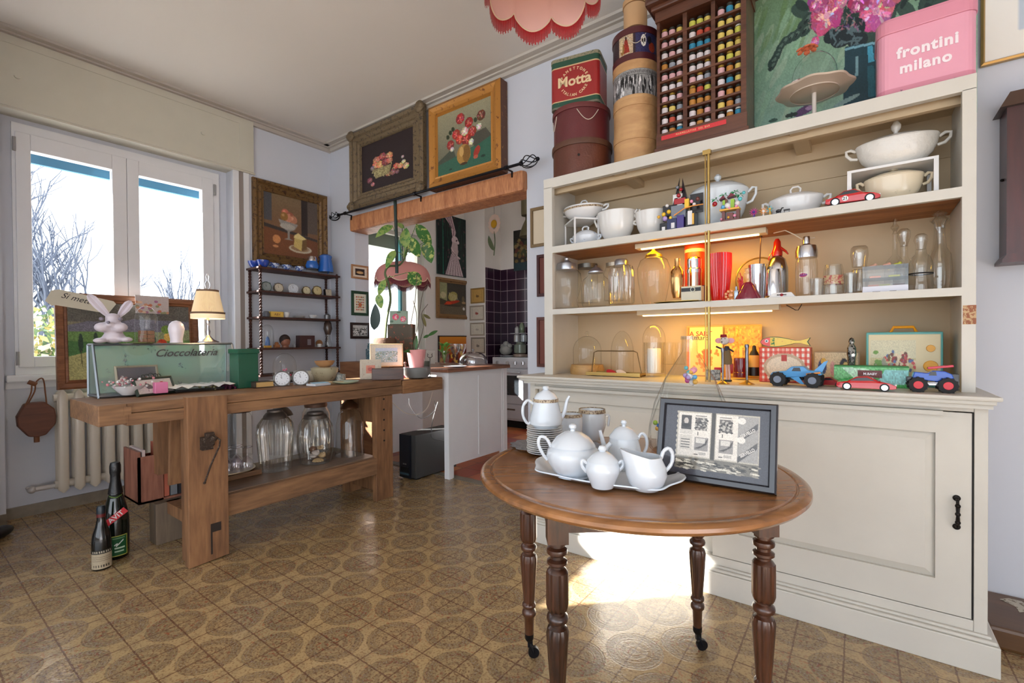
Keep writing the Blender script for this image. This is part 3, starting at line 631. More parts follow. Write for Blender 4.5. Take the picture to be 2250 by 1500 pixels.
# left stack
p=colp(1281,y=2.50,z=HTOP)
Mleather=mat('brown_leather',C(98,50,34),.38,coat=.25,bump=.3,bscale=120,var=.3,vscale=6)
t_=thing('hatbox','round brown leather hatbox with a snap button, bottom of the left stack on the cabinet','hatbox',p)
s=S(p)*cosx(p); z1,z2,z3=fr(p,66*s,312.5,301,300)
b=M(); b.lathe([(.96*66*s,0),(.96*66*s,z1)],n=64); b.obj('body',Mleather,t_)
b=M(); b.lathe([(66*s,z1-.002),(66.5*s,z1+.01),(66*s,z2),(60*s,z3),(.001,z3)],n=64); b.obj('lid',mat('brown_lid',C(92,58,40),.5,bump=.3,var=.2),t_)
q=Vector((-p.x,-p.y,0)).normalized(); q2=Matrix.Rotation(R(-6),3,'Z')@q
b=M(); b.cyl(q2*.955*66*s+Vector((0,0,z1*.62)),q2*.975*66*s+Vector((0,0,z1*.62)),.007); b.obj('snap_button',Mdark,t_)
ztop=HTOP+z3
p2=Vector((p.x-.003,2.50,ztop)); s=S(p2)*cosx(p2); z1,z2,z3=fr(p2,63*s,233,223,222)
t_=thing('hatbox','round dark red hatbox with white cord handles, standing on the brown leather hatbox','hatbox',p2)
Mred=mat('oxblood_leatherette',C(96,36,40),.35,coat=.2,bump=.2,bscale=200,var=.12)
b=M(); b.lathe([(61*s,0),(61*s,z1)],n=64); b.obj('body',Mred,t_)
b=M(); b.lathe([(63.5*s,z1-.002),(64*s,z1+.01),(63.5*s,z2),(59*s,z3),(.001,z3)],n=64); b.obj('lid',mat('oxblood_lid',C(104,46,46),.45,var=.1),t_)
Mcord=mat('white_rope',C(206,196,180),.8)
for da in (-13,72):
    b=M(); rr=62.5*s
    pts=[]
    for k in range(11):
        u=k/10; an=math.atan2(q.y,q.x)+R(-da)+ (u-.5)*(.75 if da<0 else .5)*(1 if da<0 else 1); zz=z1-.012-.062*math.sin(PI*u)*(1 if da<0 else 1.1); pts.append((rr*math.cos(an),rr*math.sin(an),zz))
    b.tube(pts,.0022,n=6); b.obj('cord_handle',Mcord,t_)
zt=ztop+z3
# square tin
x0=at(1219,300,y=2.37).x; x1=at(1312,300,y=2.37).x; zt1=at(1219,137,y=2.37).z
t_=thing('cake_tin','red and green square Italian cake tin with cream lettering on top of the red hatbox','tin',((x0+x1)/2-.008,2.375,zt),R(12))
w=(x1-x0)*1.06; h=zt1-zt; rc=.028
def rrect(w,d,r,n=5):
    out=[]
    for cx,cy,a0 in ((w/2-r,r,-90),(w/2-r,d-r,0),(-w/2+r,d-r,90),(-w/2+r,r,180)):
        for k in range(n+1): a=R(a0+90*k/n); out.append((cx+r*math.cos(a),cy+r*math.sin(a)))
    return out
Mtr=mat('tin_red',C(156,34,36),.35,coat=.3,var=.08); Mtg=mat('tin_green',C(34,78,60),.4,wear=C(150,140,110),wscale=60,wamt=.66); Mtc=mat('tin_cream',C(206,176,134),.5)
b=M(); D_=.21
for i,(a,c,e) in enumerate(((0,.04,3),(.04,.13,1),(.13,.15,2),(.15,.80,0),(.80,.825,2),(.825,.94,1))): b.mat({0:0,1:1,2:2,3:3}[e]); b.prism(rrect(w,D_,rc),'z',a*h,c*h,False)
b.obj('body',[Mtr,Mtg,Mtc,mat('tin_pewter',C(120,118,104),.4,.4)],t_)
b=M(); b.prism([(x*1.015,y*1.01-.001) for x,y in rrect(w,D_,rc)],'z',.935*h,h); b.obj('lid',mat('tin_lid',C(142,136,112),.5,wear=C(60,80,64),wscale=70,wamt=.55),t_)
Mtx=mat('tin_lettering',C(226,200,158),.5)
zc=.475*h
text('Motta',.078,Mtx,'lettering',t_,(0,-.0012,zc+.006),FR,sx=1.05,bold=.0022)
def arc_text(sx_,size,cx,cz,rad,a0,a1,mt,par,up=True):
    obs=[]
    for k,ch in enumerate(sx_):
        if ch==' ': continue
        a=R(a0+(a1-a0)*k/(len(sx_)-1)); x=cx+rad*math.cos(a); z=cz+rad*math.sin(a)
        rt=a-PI/2 if up else a+PI/2
        obs.append(text(ch,size,mt,'letter',par,(x,-.0012,z),(R(90),-rt,0),bold=.0006))
    bpy.context.view_layer.update()
    base=obs[0]; bm=bmesh.new()
    for o in obs:
        me=o.data.copy(); me.transform(o.matrix_basis); bm.from_mesh(me)
    me=bpy.data.meshes.new('lettering'); bm.to_mesh(me); bm.free(); me.materials.append(mt)
    for o in obs: bpy.data.objects.remove(o)
    o=bpy.data.objects.new('lettering',me); COL.objects.link(o); o.parent=par; return o
arc_text('PANETTONE',.021,0,zc-.005,.080,152,28,Mtx,t_); arc_text('ITALIAN CAKE',.021,0,zc+.008,.082,212,328,Mtx,t_,up=False)
# second stack
pc=colp(1399,y=2.50,z=HTOP)
Mkraft=wood('birch_box',C(176,132,88),C(206,164,114),.6,grain=5,bump=.08,axis='x')
Mkl=mat('box_seam',C(120,84,52),.7)
spec=[('round_box','plain pale wooden round box, lowest of the right stack on the cabinet',50,353,302,286,Mkraft),
      ('round_box','tall pale wooden round box, second from the bottom of the right stack',50,297,228,213,Mkraft)]
z=HTOP
for nm,lab,r,rb,rl,rt,mt in spec:
    p=Vector((pc.x,pc.y,z)); s=S(p)*cosx(p); zl,zt=fr(p,r*s,rl,rt)
    t_=thing(nm,lab,'box',p); b=M(); b.lathe([(.97*r*s,0),(.97*r*s,zl)],n=64); b.obj('body',mt,t_)
    b=M(); b.lathe([(r*s,zl-.001),(r*s,zt),(.001,zt)],n=64); b.obj('lid',mt,t_); z+=zt
# black and white print box
p=Vector((pc.x,pc.y,z)); s=S(p)*cosx(p); za,zb,zt=fr(p,50*s,205,150,129.5)
t_=thing('round_box','round wooden box with a black and white photo band, below the colour print box','box',p)
b=M(); b.lathe([(.985*50*s,0),(.985*50*s,za+.002)],n=64); b.obj('body',Mkraft,t_)
cv=Cv(220,40,(150,150,150)); rs=np.random.RandomState(3)
for i in range(150): g=rs.choice([25,40,200,225,120,90]); cv.ell(rs.rand(),rs.rand()*.7,.006+.012*rs.rand(),.08+.16*rs.rand(),(g,g,g+2))
for i in range(60): cv.ell(i/60.,.88,.004,.07,(70,70,72))
cv.rect(0,.75,1,.79,(90,90,90)); cv.noise(.3)
A0=math.atan2(-p.y,-p.x)
def band(r,z0,z1,half=1.75): return lambda u,v: (r*math.cos(A0-half+2*half*u),r*math.sin(A0-half+2*half*u),z0+v*(z1-z0))
painted(cv,'photo_band',t_,0,0,surf=band(.992*50*s,za,zb))
b=M(); b.lathe([(.985*50*s,za),(.985*50*s,zb),(50.5*s,zb),(50.5*s,zt),(.001,zt)],n=64); b.obj('lid',Mkraft,t_); z+=zt
p=Vector((pc.x,pc.y,z)); s=S(p)*cosx(p); za,zb,zt=fr(p,50*s,115,72,58)
t_=thing('round_box','round box printed with colour pictures between maroon bands, high in the right stack','box',p)
Mmar=mat('maroon_band',C(84,34,40),.4,coat=.2)
b=M(); b.lathe([(51*s,0),(51*s,za),(49.5*s,za),(49.5*s,zb),(51.5*s,zb),(51.5*s,zt),(.001,zt)],n=64); b.obj('body',Mmar,t_)
cv=Cv(240,60,(60,44,50)); 
cv.rect(.28,0,.47,1,(190,168,140)); cv.poly([(.38,.95),(.40,.7),(.43,.1),(.34,.1),(.36,.7)],(150,50,36)); cv.ell(.38,.85,.012,.1,(60,36,30)); cv.ell(.33,.35,.03,.3,(150,110,60)); cv.poly([(.30,.9),(.34,.9),(.33,.2),(.29,.3)],(210,190,150))
cv.rect(.5,0,.8,1,(52,52,92)); cv.ell(.60,.6,.035,.3,(225,222,215)); cv.ell(.585,.62,.01,.12,(20,18,20)); cv.ell(.615,.62,.01,.12,(20,18,20)); cv.ell(.6,.5,.006,.07,(30,26,28)); cv.ell(.72,.3,.05,.25,(150,60,40)); cv.ell(.68,.65,.03,.2,(30,28,36))
cv.rect(.82,0,1,1,(120,96,80)); cv.noise(.35,2)
painted(cv,'printed_band',t_,0,0,surf=band(49.8*s,za,zb)); 
b=M(); b.tube([((50.8*s)*math.cos(A0+.02+(u-.5)*.85),(50.8*s)*math.sin(A0+.02+(u-.5)*.85),zb-.005-.05*math.sin(PI*u)) for u in [k/10 for k in range(11)]],.0018,n=6); b.obj('cord_handle',Mcord,t_)
z+=zt
px_lathe('round_box','small cylindrical kraft box crowning the right stack beside the jar display','box',(pc.x,pc.y,z),[('body',mat('kraft_light',C(204,164,120),.6,var=.06),[(26,70),(26,20)]),('lid',mat('kraft_lid',C(196,156,112),.6),[(28,19),(28,8),(.1,8)])],n=40)
# ---------------- jar display
Mrack=wood('rack_wood',C(62,34,24),C(104,62,42),.4,grain=10,coat=.3,bump=.15,axis='x')
ry=2.34; rx0=at(1444,300,y=ry).x; rx1=at(1640,300,y=ry).x; rD=at(1662,200,x=rx1).y-ry
rD=min(max(rD,.12),.2); rt=at(1444,52,y=ry).z; rw=rx1-rx0
t_=thing('jar_display','dark wooden display of three columns of small shelves full of tiny jars, on the cabinet','display rack',((rx0+rx1)/2,ry,HTOP))
Hh=rt-HTOP; ox=-(rx0+rx1)/2
b=M(); b.box(-rw/2,rw/2,rD-.012,rD,0,Hh); b.obj('back_panel',mat('rack_back',C(34,22,18),.8),t_)
b=M(); b.box(-rw/2,-rw/2+.014,0,rD,.03,Hh); b.box(rw/2-.022,rw/2,0,rD,.03,Hh); 
b.box(-rw/2-.012,rw/2+.012,-.012,rD,0,.025,bev=.004); b.box(-rw/2-.004,rw/2+.004,-.004,rD,.025,.095,bev=.003)
b.obj('frame',Mrack,t_)
b=M(); b.box(-rw/2-.005,rw/2+.005,-.008,rD+.005,Hh,Hh+.05); b.box(-rw/2-.022,rw/2+.022,-.028,rD+.01,Hh+.05,Hh+.075,bev=.008); b.box(-rw/2-.045,rw/2+.045,-.05,rD+.015,Hh+.075,Hh+.11,bev=.012); b.box(-rw/2-.03,rw/2+.03,-.035,rD+.01,Hh+.11,Hh+.15,bev=.01); b.obj('crown_moulding',Mrack,t_)
colsx=[(at(a,200,y=ry).x+ox,at(c,200,y=ry).x+ox) for a,c in ((1448,1500),(1509,1562),(1571,1632))]
b=M(); 
for k in (0,1): b.box(colsx[k][1],colsx[k+1][0],.004,rD-.012,.095,Hh)
b.obj('divider',Mrack,t_)
zs0=at(1447,299,y=ry).z-HTOP; pit=(at(1447,85,y=ry).z-at(1447,299,y=ry).z)/9
for k in range(10):
    b=M(); b.box(-rw/2+.014,rw/2-.022,.002,rD-.012,zs0+k*pit-.010,zs0+k*pit); b.obj('shelf',Mrack,t_)
cv=Cv(200,14,(200,58,62)); cv.noise(.1)
rl=painted(cv,'red_label',t_,.30,.021,loc=(-.03,-.0055,.06))
text('MARMELLATINE  DEL BAR',.0125,mat('label_gold',C(236,190,140),.5),'label_lettering',rl,(0,-.001,.0105),FR,spacing=1.25,sx=.9)
ordn=['top','second','third','fourth','fifth','sixth','seventh','eighth','ninth','bottom']
palette={'white':(206,198,200),'pink':(204,160,164),'yellow':(206,184,96),'amber':(176,120,50),'blue':(44,128,160),'red':(176,70,50),'grey':(140,146,156),'lime':(190,190,80)}
seq=[ # top row first, three columns x three jars
 'pink,pink,yellow|lime,lime,yellow|pink,blue,yellow','pink,pink,white|white,red,red|yellow,yellow,yellow','white,pink,white|blue,blue,blue|yellow,yellow,lime',
 'amber,grey,white|white,white,white|yellow,yellow,yellow','pink,pink,pink|white,white,white|yellow,lime,yellow','white,white,white|pink,white,grey|pink,amber,yellow',
 'pink,white,pink|amber,red,lime|white,blue,yellow','white,yellow,grey|amber,amber,amber|pink,amber,amber','white,red,white|white,amber,pink|yellow,amber,grey','white,amber,blue|white,amber,white|white,amber,blue']
Mjg=mat('jar_dark_glass',C(70,52,34),.15); Mjl=[mat('jar_lid_dark',C(60,62,58),.4,.5),mat('jar_lid_white',C(214,214,208),.4),mat('jar_lid_gold',C(170,140,60),.35,.6)]
protoj={}
jr=.0152; jh=.041
def jarmesh(kind,big,lid):
    k=(kind,big,lid)
    if k in protoj: return protoj[k]
    b=M(); hh=jh*(1.22 if big else 1); c=palette[kind]
    b.mat(0); b.lathe([(jr*.9,0),(jr,.003),(jr,hh*.72),(jr*.82,hh*.78)],n=12); b.mat(1); b.lathe([(jr*1.02,hh*.08),(jr*1.02,hh*.68)],n=12,cap0=False,cap1=False)
    b.mat(2); b.lathe([(jr*.9,hh*.78),(jr*.9,hh),(.001,hh)],n=12)
    o=b.obj('jam_jar',[Mjg,mat('jar_label_'+kind,C(*c),.5,wear=C(int(c[0]*.55),int(c[1]*.5),int(c[2]*.5)),wscale=260,wamt=.60),Mjl[lid]]); protoj[k]=o.data; bpy.data.objects.remove(o); return protoj[k]
side=['left','centre','right']
for r_,line in enumerate(seq):
    for c_,cell in enumerate(line.split('|')):
        xa,xb=colsx[c_]; n=0
        for j,kind in enumerate(cell.split(',')):
            lid=1 if (r_,c_,j) in ((9,0,2),(2,2,2),(9,2,2),(9,2,1)) else (2 if (r_+c_+j)%7==0 else 0)
            me=jarmesh(kind,(r_,c_,j) in ((2,2,2),(9,2,2),(0,2,1)),lid)
            o=bpy.data.objects.new('jam_jar',me); COL.objects.link(o)
            x=xa+(j+.62)*(xb-xa)/3.25
            o.location=((rx0+rx1)/2+x,ry+.022+.004*((r_*3+j)%3),HTOP+zs0+(9-r_)*pit)
            tag(o,'tiny jar, %s label, %s of three, %s row, %s column of the dark wooden display'%(kind,side[j],ordn[r_],side[c_]),'jar','tiny jars in the display')
# ---------------- big canvas
cy_=2.735; X0=at(1650,200,y=cy_).x; X1=at(2145,200,y=cy_).x; Z1=3.02; Wc=X1-X0; Hc=Z1-HTOP
t_=thing('canvas_painting','large unframed green canvas of pink flowers in a vase, behind the cake stand','painting',((X0+X1)/2,cy_,HTOP))
cv=Cv(330,250,(150,184,160))
def U(px,row): q=at(px,row,y=cy_); return ((q.x-X0)/Wc,(q.z-HTOP)/Hc)
cv.grad((150,190,176),(92,122,88)); 
for k in range(60):
    u,v=cv.rs.rand()*.5,cv.rs.rand(); cv.ell(u,v,.05,.02,[150+30*cv.rs.rand(),182+20*cv.rs.rand(),160+14*cv.rs.rand()],1.0,.35)
for k in range(26): u,v=U(1665+cv.rs.rand()*110,cv.rs.rand()*110); cv.ell(u,v,.04,.012,(96,128,84),1.1,.5)
def EL(px,row,rx,ry_,col,rot=0,al=1):
    u,v=U(px,row); u2,_=U(px+rx,row); cv.ell(u,v,abs(u2-u),ry_*S(at(px,row,y=cy_))/Hc,col,rot,al)
for k in range(170):
    px=1760+cv.rs.rand()*340; rw_=-70+cv.rs.rand()*180
    if (px-1760)*.45+rw_*-1 < -40: continue
    g=cv.rs.rand(); EL(px,rw_-5,10+18*g,6+10*g,(24+30*g,44+34*g,44+26*g),cv.rs.rand()*3)
for px,rw_,r_ in ((1771,70,15),(1752,80,14),(1738,88,13),(1725,96,12),(1716,108,11),(1710,120,11),(1706,130,12),(1700,140,13),(1698,150,10),(1764,60,13),(1775,48,16)):
    EL(px,rw_,r_,r_*.8,(44,66,62),.5); EL(px+2,rw_-3,r_*.5,r_*.3,(86,110,100),.6); EL(px-3,rw_+4,r_*.4,r_*.2,(24,40,40),.6)
for px,rw_,r_,c_ in ((1817,40,42,(176,74,122)),(1800,2,30,(170,70,118)),(1925,30,44,(196,92,132)),(1888,2,30,(140,56,110)),(1960,-10,30,(190,90,130)),(1855,-30,34,(180,80,120)),(1850,10,14,(200,120,150)),(1792,96,11,(196,90,150))):
    u,v=U(px,rw_); cv.flower(u,v,r_*S(at(px,rw_,y=cy_))/Hc,c_,(224,160,186),9)
for px,rw_,r_ in ((1850,88,26),(1872,70,30),(1830,84,20),(1885,95,22)):
    EL(px,rw_,r_,r_*.8,(28,42,48)); 
    for j in range(5): EL(px+cv.rs.randn()*8,rw_+cv.rs.randn()*6,r_*.5,r_*.12,(84,106,112),cv.rs.rand()*3)
cv.poly([U(1857,108),U(1928,96),U(1945,240),U(1852,250)],(28,66,78)); cv.poly([U(1905,108),U(1917,104),U(1921,140),U(1908,142)],(70,160,190)); cv.poly([U(1880,130),U(1886,128),U(1886,170),U(1879,172)],(120,160,168)); cv.line([U(1858,113),U(1928,98)],.012,(120,170,186))
cv.poly([U(1925,110),U(1960,100),U(1965,210),U(1930,225)],(24,60,70)); cv.poly([U(1905,150),U(1920,148),U(1924,215),U(1908,218)],(34,96,112))
EL(1770,245,26,9,(92,66,110),.2); EL(1782,240,12,5,(170,140,180)); EL(1740,256,14,5,(40,60,56)); EL(1860,225,30,5,(130,160,160),.2); EL(1700,268,10,4,(60,90,80))
for k in range(220): EL(1780+cv.rs.rand()*170,-20+cv.rs.rand()*90,5,1.5,[150+90*cv.rs.rand(),80+90*cv.rs.rand(),120+80*cv.rs.rand()],cv.rs.rand()*3,.5)
cv.noise(.10,2); cv.noise(.06)
painted(cv,'painted_surface',t_,Wc,Hc,loc=(0,-.0212,0)); b=M(); b.box(-Wc/2,Wc/2,-.02,.02,0,Hc); b.obj('stretcher_canvas',mat('raw_canvas',C(120,150,140),.8),t_)
# ---------------- cake stand with glass dome
p=colp(1789,y=2.47,z=HTOP); s=S(p)*cosx(p); zp=zr(p,203)
t_=thing('cake_stand','white scalloped cake stand with a clear dome, on top of the cabinet before the canvas','cake stand',p)
Mporc=mat('warm_white_ceramic',C(196,180,164),.3,coat=.3)
Rp=86*s
b=M(); lob=(.035,8); b.lathe([(.006,zp-.004),(Rp*.62,zp-.006),(Rp*.65,zp-.004),(Rp*.97,zp+.006),(Rp,zp+.012),(Rp*.97,zp+.013),(Rp*.65,zp+.003),(.001,zp+.002)],n=96,lobe=(.04,8,lambda k:1 if k in (3,4,5) else 0)); b.lathe([(Rp*.63,zp-.009),(Rp*.645,zp-.009),(Rp*.645,zp-.003)],n=64,cap0=False,cap1=False); b.obj('plate',Mporc,t_)
b=M(); b.lathe([(.038,0),(.03,.006),(.009,.014),(.0085,.05),(.009,zp-.004)],n=24); b.obj('stem',mat('stem_white',C(214,206,196),.3,coat=.3),t_)
Mg=glass('clear_glass',(.985,.99,.985,1),.85,.035)
zd=zr(p,118); rd=Rp*.60
b=M(); b.lathe([(rd,zp+.014),(rd*.99,zp+.06)]+[(rd*math.cos(a)*.99,zp+.06+(zd-zp-.06)*math.sin(a)) for a in [R(15*k) for k in range(1,6)]]+[(.001,zd)],n=40,cap0=False); b.obj('glass_dome',Mg,t_)
b=M()
b.smooth=True
for k in range(12):
    a=k*.9; rr=.006+.0028*k; b.sph((-.0+rr*math.cos(a),rr*math.sin(a),.012+.001*(12-k)),.013,n=8,m=6,sz=.35,q=Matrix.Rotation(.5*math.cos(a),3,'Y')@Matrix.Rotation(-.5*math.sin(a),3,'X'))
fl=b.obj('paper_flower',mat('coral_petal',C(222,120,84),.6),None); tag(fl,'coral paper flower resting on the left shoulder of the clear cake dome','flower',loc=p+Vector((-.018,-.05,zd-.012)))
b=M(); b.lathe([(.018,0),(.026,.01),(.028,.028),(.027,.028),(.02,.008)],n=20); b.tube([(-.027,0,.022),(-.038,0,.018),(-.036,0,.008),(-.025,0,.006)],.002); 
cup=b.obj('painted_cup',mat('cup_floral',C(222,206,198),.3,coat=.4,wear=C(130,50,70),wscale=50,wamt=.52)); tag(cup,'floral cream teacup under the dome on the scalloped cake stand','cup',loc=p+Vector((-.055,-.05,zp+.0135)))
b=M()
for k in range(5): b.sph((.02*k-.04,.004*(k%2),.008),.010,n=8,m=6)
o=b.obj('meringue_garland',mat('pink_meringue',C(206,170,156),.7)); tag(o,'small pink decoration under the dome, right of the floral teacup','decoration',loc=p+Vector((.05,-.055,zp+.0135)))
# ---------------- pink tin
fy=2.352; xa=at(1927,150,y=fy).x; xb=at(2149,150,y=fy).x; w=xb-xa; zl=at(2148,14,y=fy).z-HTOP; zt=zl+.058
t_=thing('biscuit_tin','large pink tin box with white shop lettering at the right end of the cabinet top','tin',((xa+xb)/2,fy,HTOP))
Mpk=mat('pink_enamel',C(226,158,178),.35,coat=.25,var=.05,wear=C(150,90,110),wscale=30,wamt=.74); Mpk2=mat('pink_enamel_lid',C(216,140,160),.35,coat=.25,var=.08)
b=M(); b.prism(rrect(w,.20,.035),'z',0,zl,False); b.obj('body',Mpk,t_); b=M(); b.prism([(x*1.004,y-.0012) for x,y in rrect(w,.2024,.036)],'z',.001,.03); b.prism([(x*1.003,y-.001) for x,y in rrect(w,.202,.036)],'z',.03,.034); b.obj('bottom_band',mat('pink_band',C(206,132,150),.4,wear=C(120,70,90),wscale=40,wamt=.62),t_)
b=M(); b.prism([(x*1.03,y-.006) for x,y in rrect(w,.212,.04)],'z',zl-.004,zt-.012); b.prism([(x*.97,y+.004) for x,y in rrect(w,.192,.036)],'z',zt-.012,zt); b.obj('lid',Mpk2,t_,bevel=.003)
Mwt=mat('white_lettering',C(238,226,230),.5)
text('frontini',.056,Mwt,'lettering',t_,(.005,-.0015,zl*.64),FR,bold=.0022,spacing=1.12,sx=.92); text('milano',.054,Mwt,'lettering',t_,(.0,-.0015,zl*.40),FR,bold=.002,spacing=1.12,sx=.92)
# ---------------- framed print far right
fyy=2.775; fx=at(2154,148,y=fyy); t_=thing('framed_print','pale print in a thin gold frame with white mat, at the upper right','picture',(fx.x+.31,fyy+.01,fx.z))
b=M(); b.frame(.62,.80,[(0,0),(0,.02),(.008,.024),(.013,.018),(.013,.010)]); b.obj('frame',mat('thin_gold',C(176,144,92),.3,.7),t_)
cv=Cv(70,90,(232,230,224)); cv.rect(.16,.13,.84,.86,(186,198,212)); cv.ell(.62,.42,.2,.14,(214,176,190)); cv.ell(.5,.6,.2,.12,(206,190,206)); cv.line([(.2,.2),(.8,.27)],.01,(160,176,196))
painted(cv,'print',t_,.597,.777,loc=(0,-.008,.0115))
# ---------------- wall box far right
q=at(2196,400,y=YB); bx0=q.x; byf=at(2212,400,x=bx0).y
za=at(2212,577,y=byf).z; zb=at(2212,232,y=byf).z
t_=thing('wall_clock_case','dark mahogany wall cabinet hanging at the right edge of the photo','wall cabinet',(bx0,YB,za))
Mmah=wood('mahogany',C(46,14,14),C(80,26,20),.35,grain=4,coat=.15,bump=.05,axis='z'); hh=zb-za; dp=YB-byf
b=M(); b.box(0,.30,-dp,0,.02,hh); b.obj('case',Mmah,t_)
b=M(); b.prism([(-.014,0),(-.014,.012),(0,.034),(.30,.034),(.31,.012),(.31,0)],'y',-dp-.012,0); b.obj('base_moulding',Mmah,t_)
b=M(); b.add([(-.022,-dp-.02,hh-.008),(-.022,0,hh-.008),(.008,0,hh+.05),(.008,-dp-.005,hh+.05),(.32,-dp-.02,hh-.008),(.30,-dp-.005,hh+.05),(.32,0,hh-.008),(.30,0,hh+.05)],[(0,1,2,3),(0,3,5,4),(3,2,7,5),(4,5,7,6),(0,4,6,1)],False); b.obj('cornice',mat('cornice_brown',C(74,52,40),.35,coat=.3),t_)
b=M(); b.sph((-.004,-dp*.55,hh*.55),.006); b.obj('side_hook',Miron,t_)
# ================================================================ ITEMS ON THE CABINET SHELVES
Mw=mat('white_porcelain',C(222,222,222),.18,coat=.5,var=.02)
Mwc=mat('ivory_porcelain',C(222,210,186),.2,coat=.5,var=.03)
Mblue=mat('blue_floral_china',C(216,220,226),.2,coat=.5,wear=C(92,128,176),wscale=45,wamt=.60)
Mflor=mat('faded_floral_china',C(222,220,216),.2,coat=.5,wear=C(160,120,118),wscale=32,wamt=.70)
Mgline=mat('gold_line_pattern',C(186,168,140),.3,wear=C(110,88,70),wscale=150,wamt=.5)
Msil=mat('silver_metal',C(200,200,204),.18,1); Mchr=mat('chrome',C(220,220,222),.08,1)
Mcopper=mat('copper_gold',C(222,170,110),.15,1)
Mwhite=mat('white_lacquer',C(226,226,226),.3,coat=.2)
Mblack=mat('black_plastic',C(22,22,24),.4); Mrub=mat('tyre_rubber',C(28,29,32),.75)
def tureen(name,label,px,yy,z,rpx,r_base,r_rim,r_lid,r_knob,mt,asp=1.0,hand='ring',lid=True,loc=None,rz=0,knobmat=None,rim=None):
    """rows: base, rim, lid top, knob top"""
    p=Vector(loc) if loc else colp(px,y=yy,z=z); s=S(p)*cosx(p); r=rpx*s; h=zr(p,r_rim); t_=thing(name,label,'tureen' if lid else 'bowl',p,rz)
    b=M(); n=56
    pr=[(r*.52,0),(r*.56,.004),(r*.50,h*.09),(r*.68,h*.2),(r*.86,h*.42),(r*.96,h*.68),(r*.99,h*.86),(r*1.02,h*.97),(r*1.02,h)]
    if not lid: pr+=[(r*.97,h),(r*.93,h*.8),(r*.6,h*.25),(.001,h*.2)]
    b.lathe(pr,n=n,sy=asp); b.obj('body',mt,t_)
    if rim:
        b=M(); b.lathe([(r*.985,h*.80),(r*1.03,h*.93)],n=n,sy=asp,cap0=False,cap1=False); b.obj('rim_pattern',rim,t_)
    if lid:
        hl=zr(p,r_lid); hk=zr(p,r_knob); b=M(); b.lathe([(r*1.0,h+.001),(r*1.0,h+.004),(r*.9,h+(hl-h)*.35),(r*.62,h+(hl-h)*.75),(r*.3,hl*.985),(.001,hl)],n=n,sy=asp); lo=b.obj('lid',mt,t_)
        b=M()
        if hand=='loopknob': b.tube([(-.018,0,hl-.003),(-.02,0,hk*.6+hl*.4),(-.01,0,hk),(.01,0,hk),(.02,0,hk*.6+hl*.4),(.018,0,hl-.003)],.0045)
        else: b.lathe([(.008,hl-.004),(.007,hl+(hk-hl)*.2),(.016,hl+(hk-hl)*.45),(.017,hl+(hk-hl)*.7),(.008,hk),(.001,hk)],n=20)
        b.obj('knob',mt,lo)
    for sg in (-1,1):
        b=M(); x=sg*r
        b.tube([(x*.95,0,h*.62),(x*1.12,0,h*.66),(x*1.24,0,h*.82),(x*1.25,0,h*.98),(x*1.13,0,h*1.0),(x*.99,0,h*.9)],[.006,.0065,.006,.006,.0065,.006],n=8); b.obj('handle',mt,t_)
    return t_
# --- top shelf (S2)
def riser(name,label,loc,w,d,h,rz=0,leg=.010):
    t_=thing(name,label,'shelf riser',loc,rz)
    b=M(); b.box(-w/2,w/2,-d/2,d/2,h-.010,h); b.obj('top',Mwhite,t_)
    for sx in (-1,1):
        for sy in (-1,1): b=M(); b.box(sx*w/2-(leg if sx>0 else 0),sx*w/2+(leg if sx<0 else 0),sy*d/2-(leg if sy>0 else 0),sy*d/2+(leg if sy<0 else 0),0,h-.010); b.obj('leg',Mwhite,t_)
    return t_
pc=at(1247,540,y=2.35); hr=at(1244,478,y=2.35).z-S2
rp=Vector((pc.x+.02,2.355+.125,S2)); riser('shelf_riser','small white stand in the left corner of the upper shelf',rp,.15,.19,hr,R(47),leg=.009)
tureen('tureen','small white tureen with lattice rim, on the left white stand of the upper shelf',0,0,0,47,0,458,450,441,Mw,asp=.75,loc=(rp.x+.015,rp.y+.005,S2+hr),rim=Mgline,hand='loopknob')
tureen('tureen','white tureen with blue flowers under the left white stand',0,0,0,30,0,520,506,498,Mblue,asp=.8,loc=(rp.x+.035,rp.y-.015,S2),hand='loopknob')
tureen('vegetable_bowl','white two-handled bowl with small flowers, left of the brick castle on the upper shelf',1356,2.47,S2,43,0,468,0,0,Mflor,asp=.85,lid=False)
tureen('vegetable_bowl','white two-handled bowl partly hidden behind the brick castle',1432,2.47,S2,36,0,466,0,0,Mflor,asp=.85,lid=False)
tureen('tureen','large white tureen with a domed lid behind the brass pole on the upper shelf',1578,2.515,S2,66,0,425,402,384,mat('bluish_porcelain',C(214,222,228),.2,coat=.5),asp=.8)
t_=tureen('tureen','long white oval tureen with a loop lid, beside the red racing car',1748,2.50,S2,60,0,438,424,411,Mw,asp=.6,hand='loopknob')
# right riser with two dishes
pa=at(1868,450,y=2.40); pb=at(2055,420,y=2.40); hr2=at(2048,343,y=2.40).z-S2; w=pb.x-pa.x
rp=Vector(((pa.x+pb.x)/2,2.52,S2)); riser('shelf_riser','long white stand at the right end of the upper shelf',rp,w+.02,.24,hr2,0,leg=.014)
tureen('tureen','very large white embossed oval tureen on the long white stand',0,0,0,92,0,312,297,268,mat('embossed_white',C(222,218,210),.3,coat=.3,bump=.8,bscale=60),asp=.55,loc=(rp.x+.02,2.50,S2+hr2))
tureen('tureen','oval cream dish with green scroll pattern under the long white stand',0,0,0,66,0,392,378,372,mat('green_scroll_china',C(222,208,180),.25,coat=.4,wear=C(140,150,120),wscale=34,wamt=.64),asp=.6,loc=(rp.x+.01,2.47,S2))
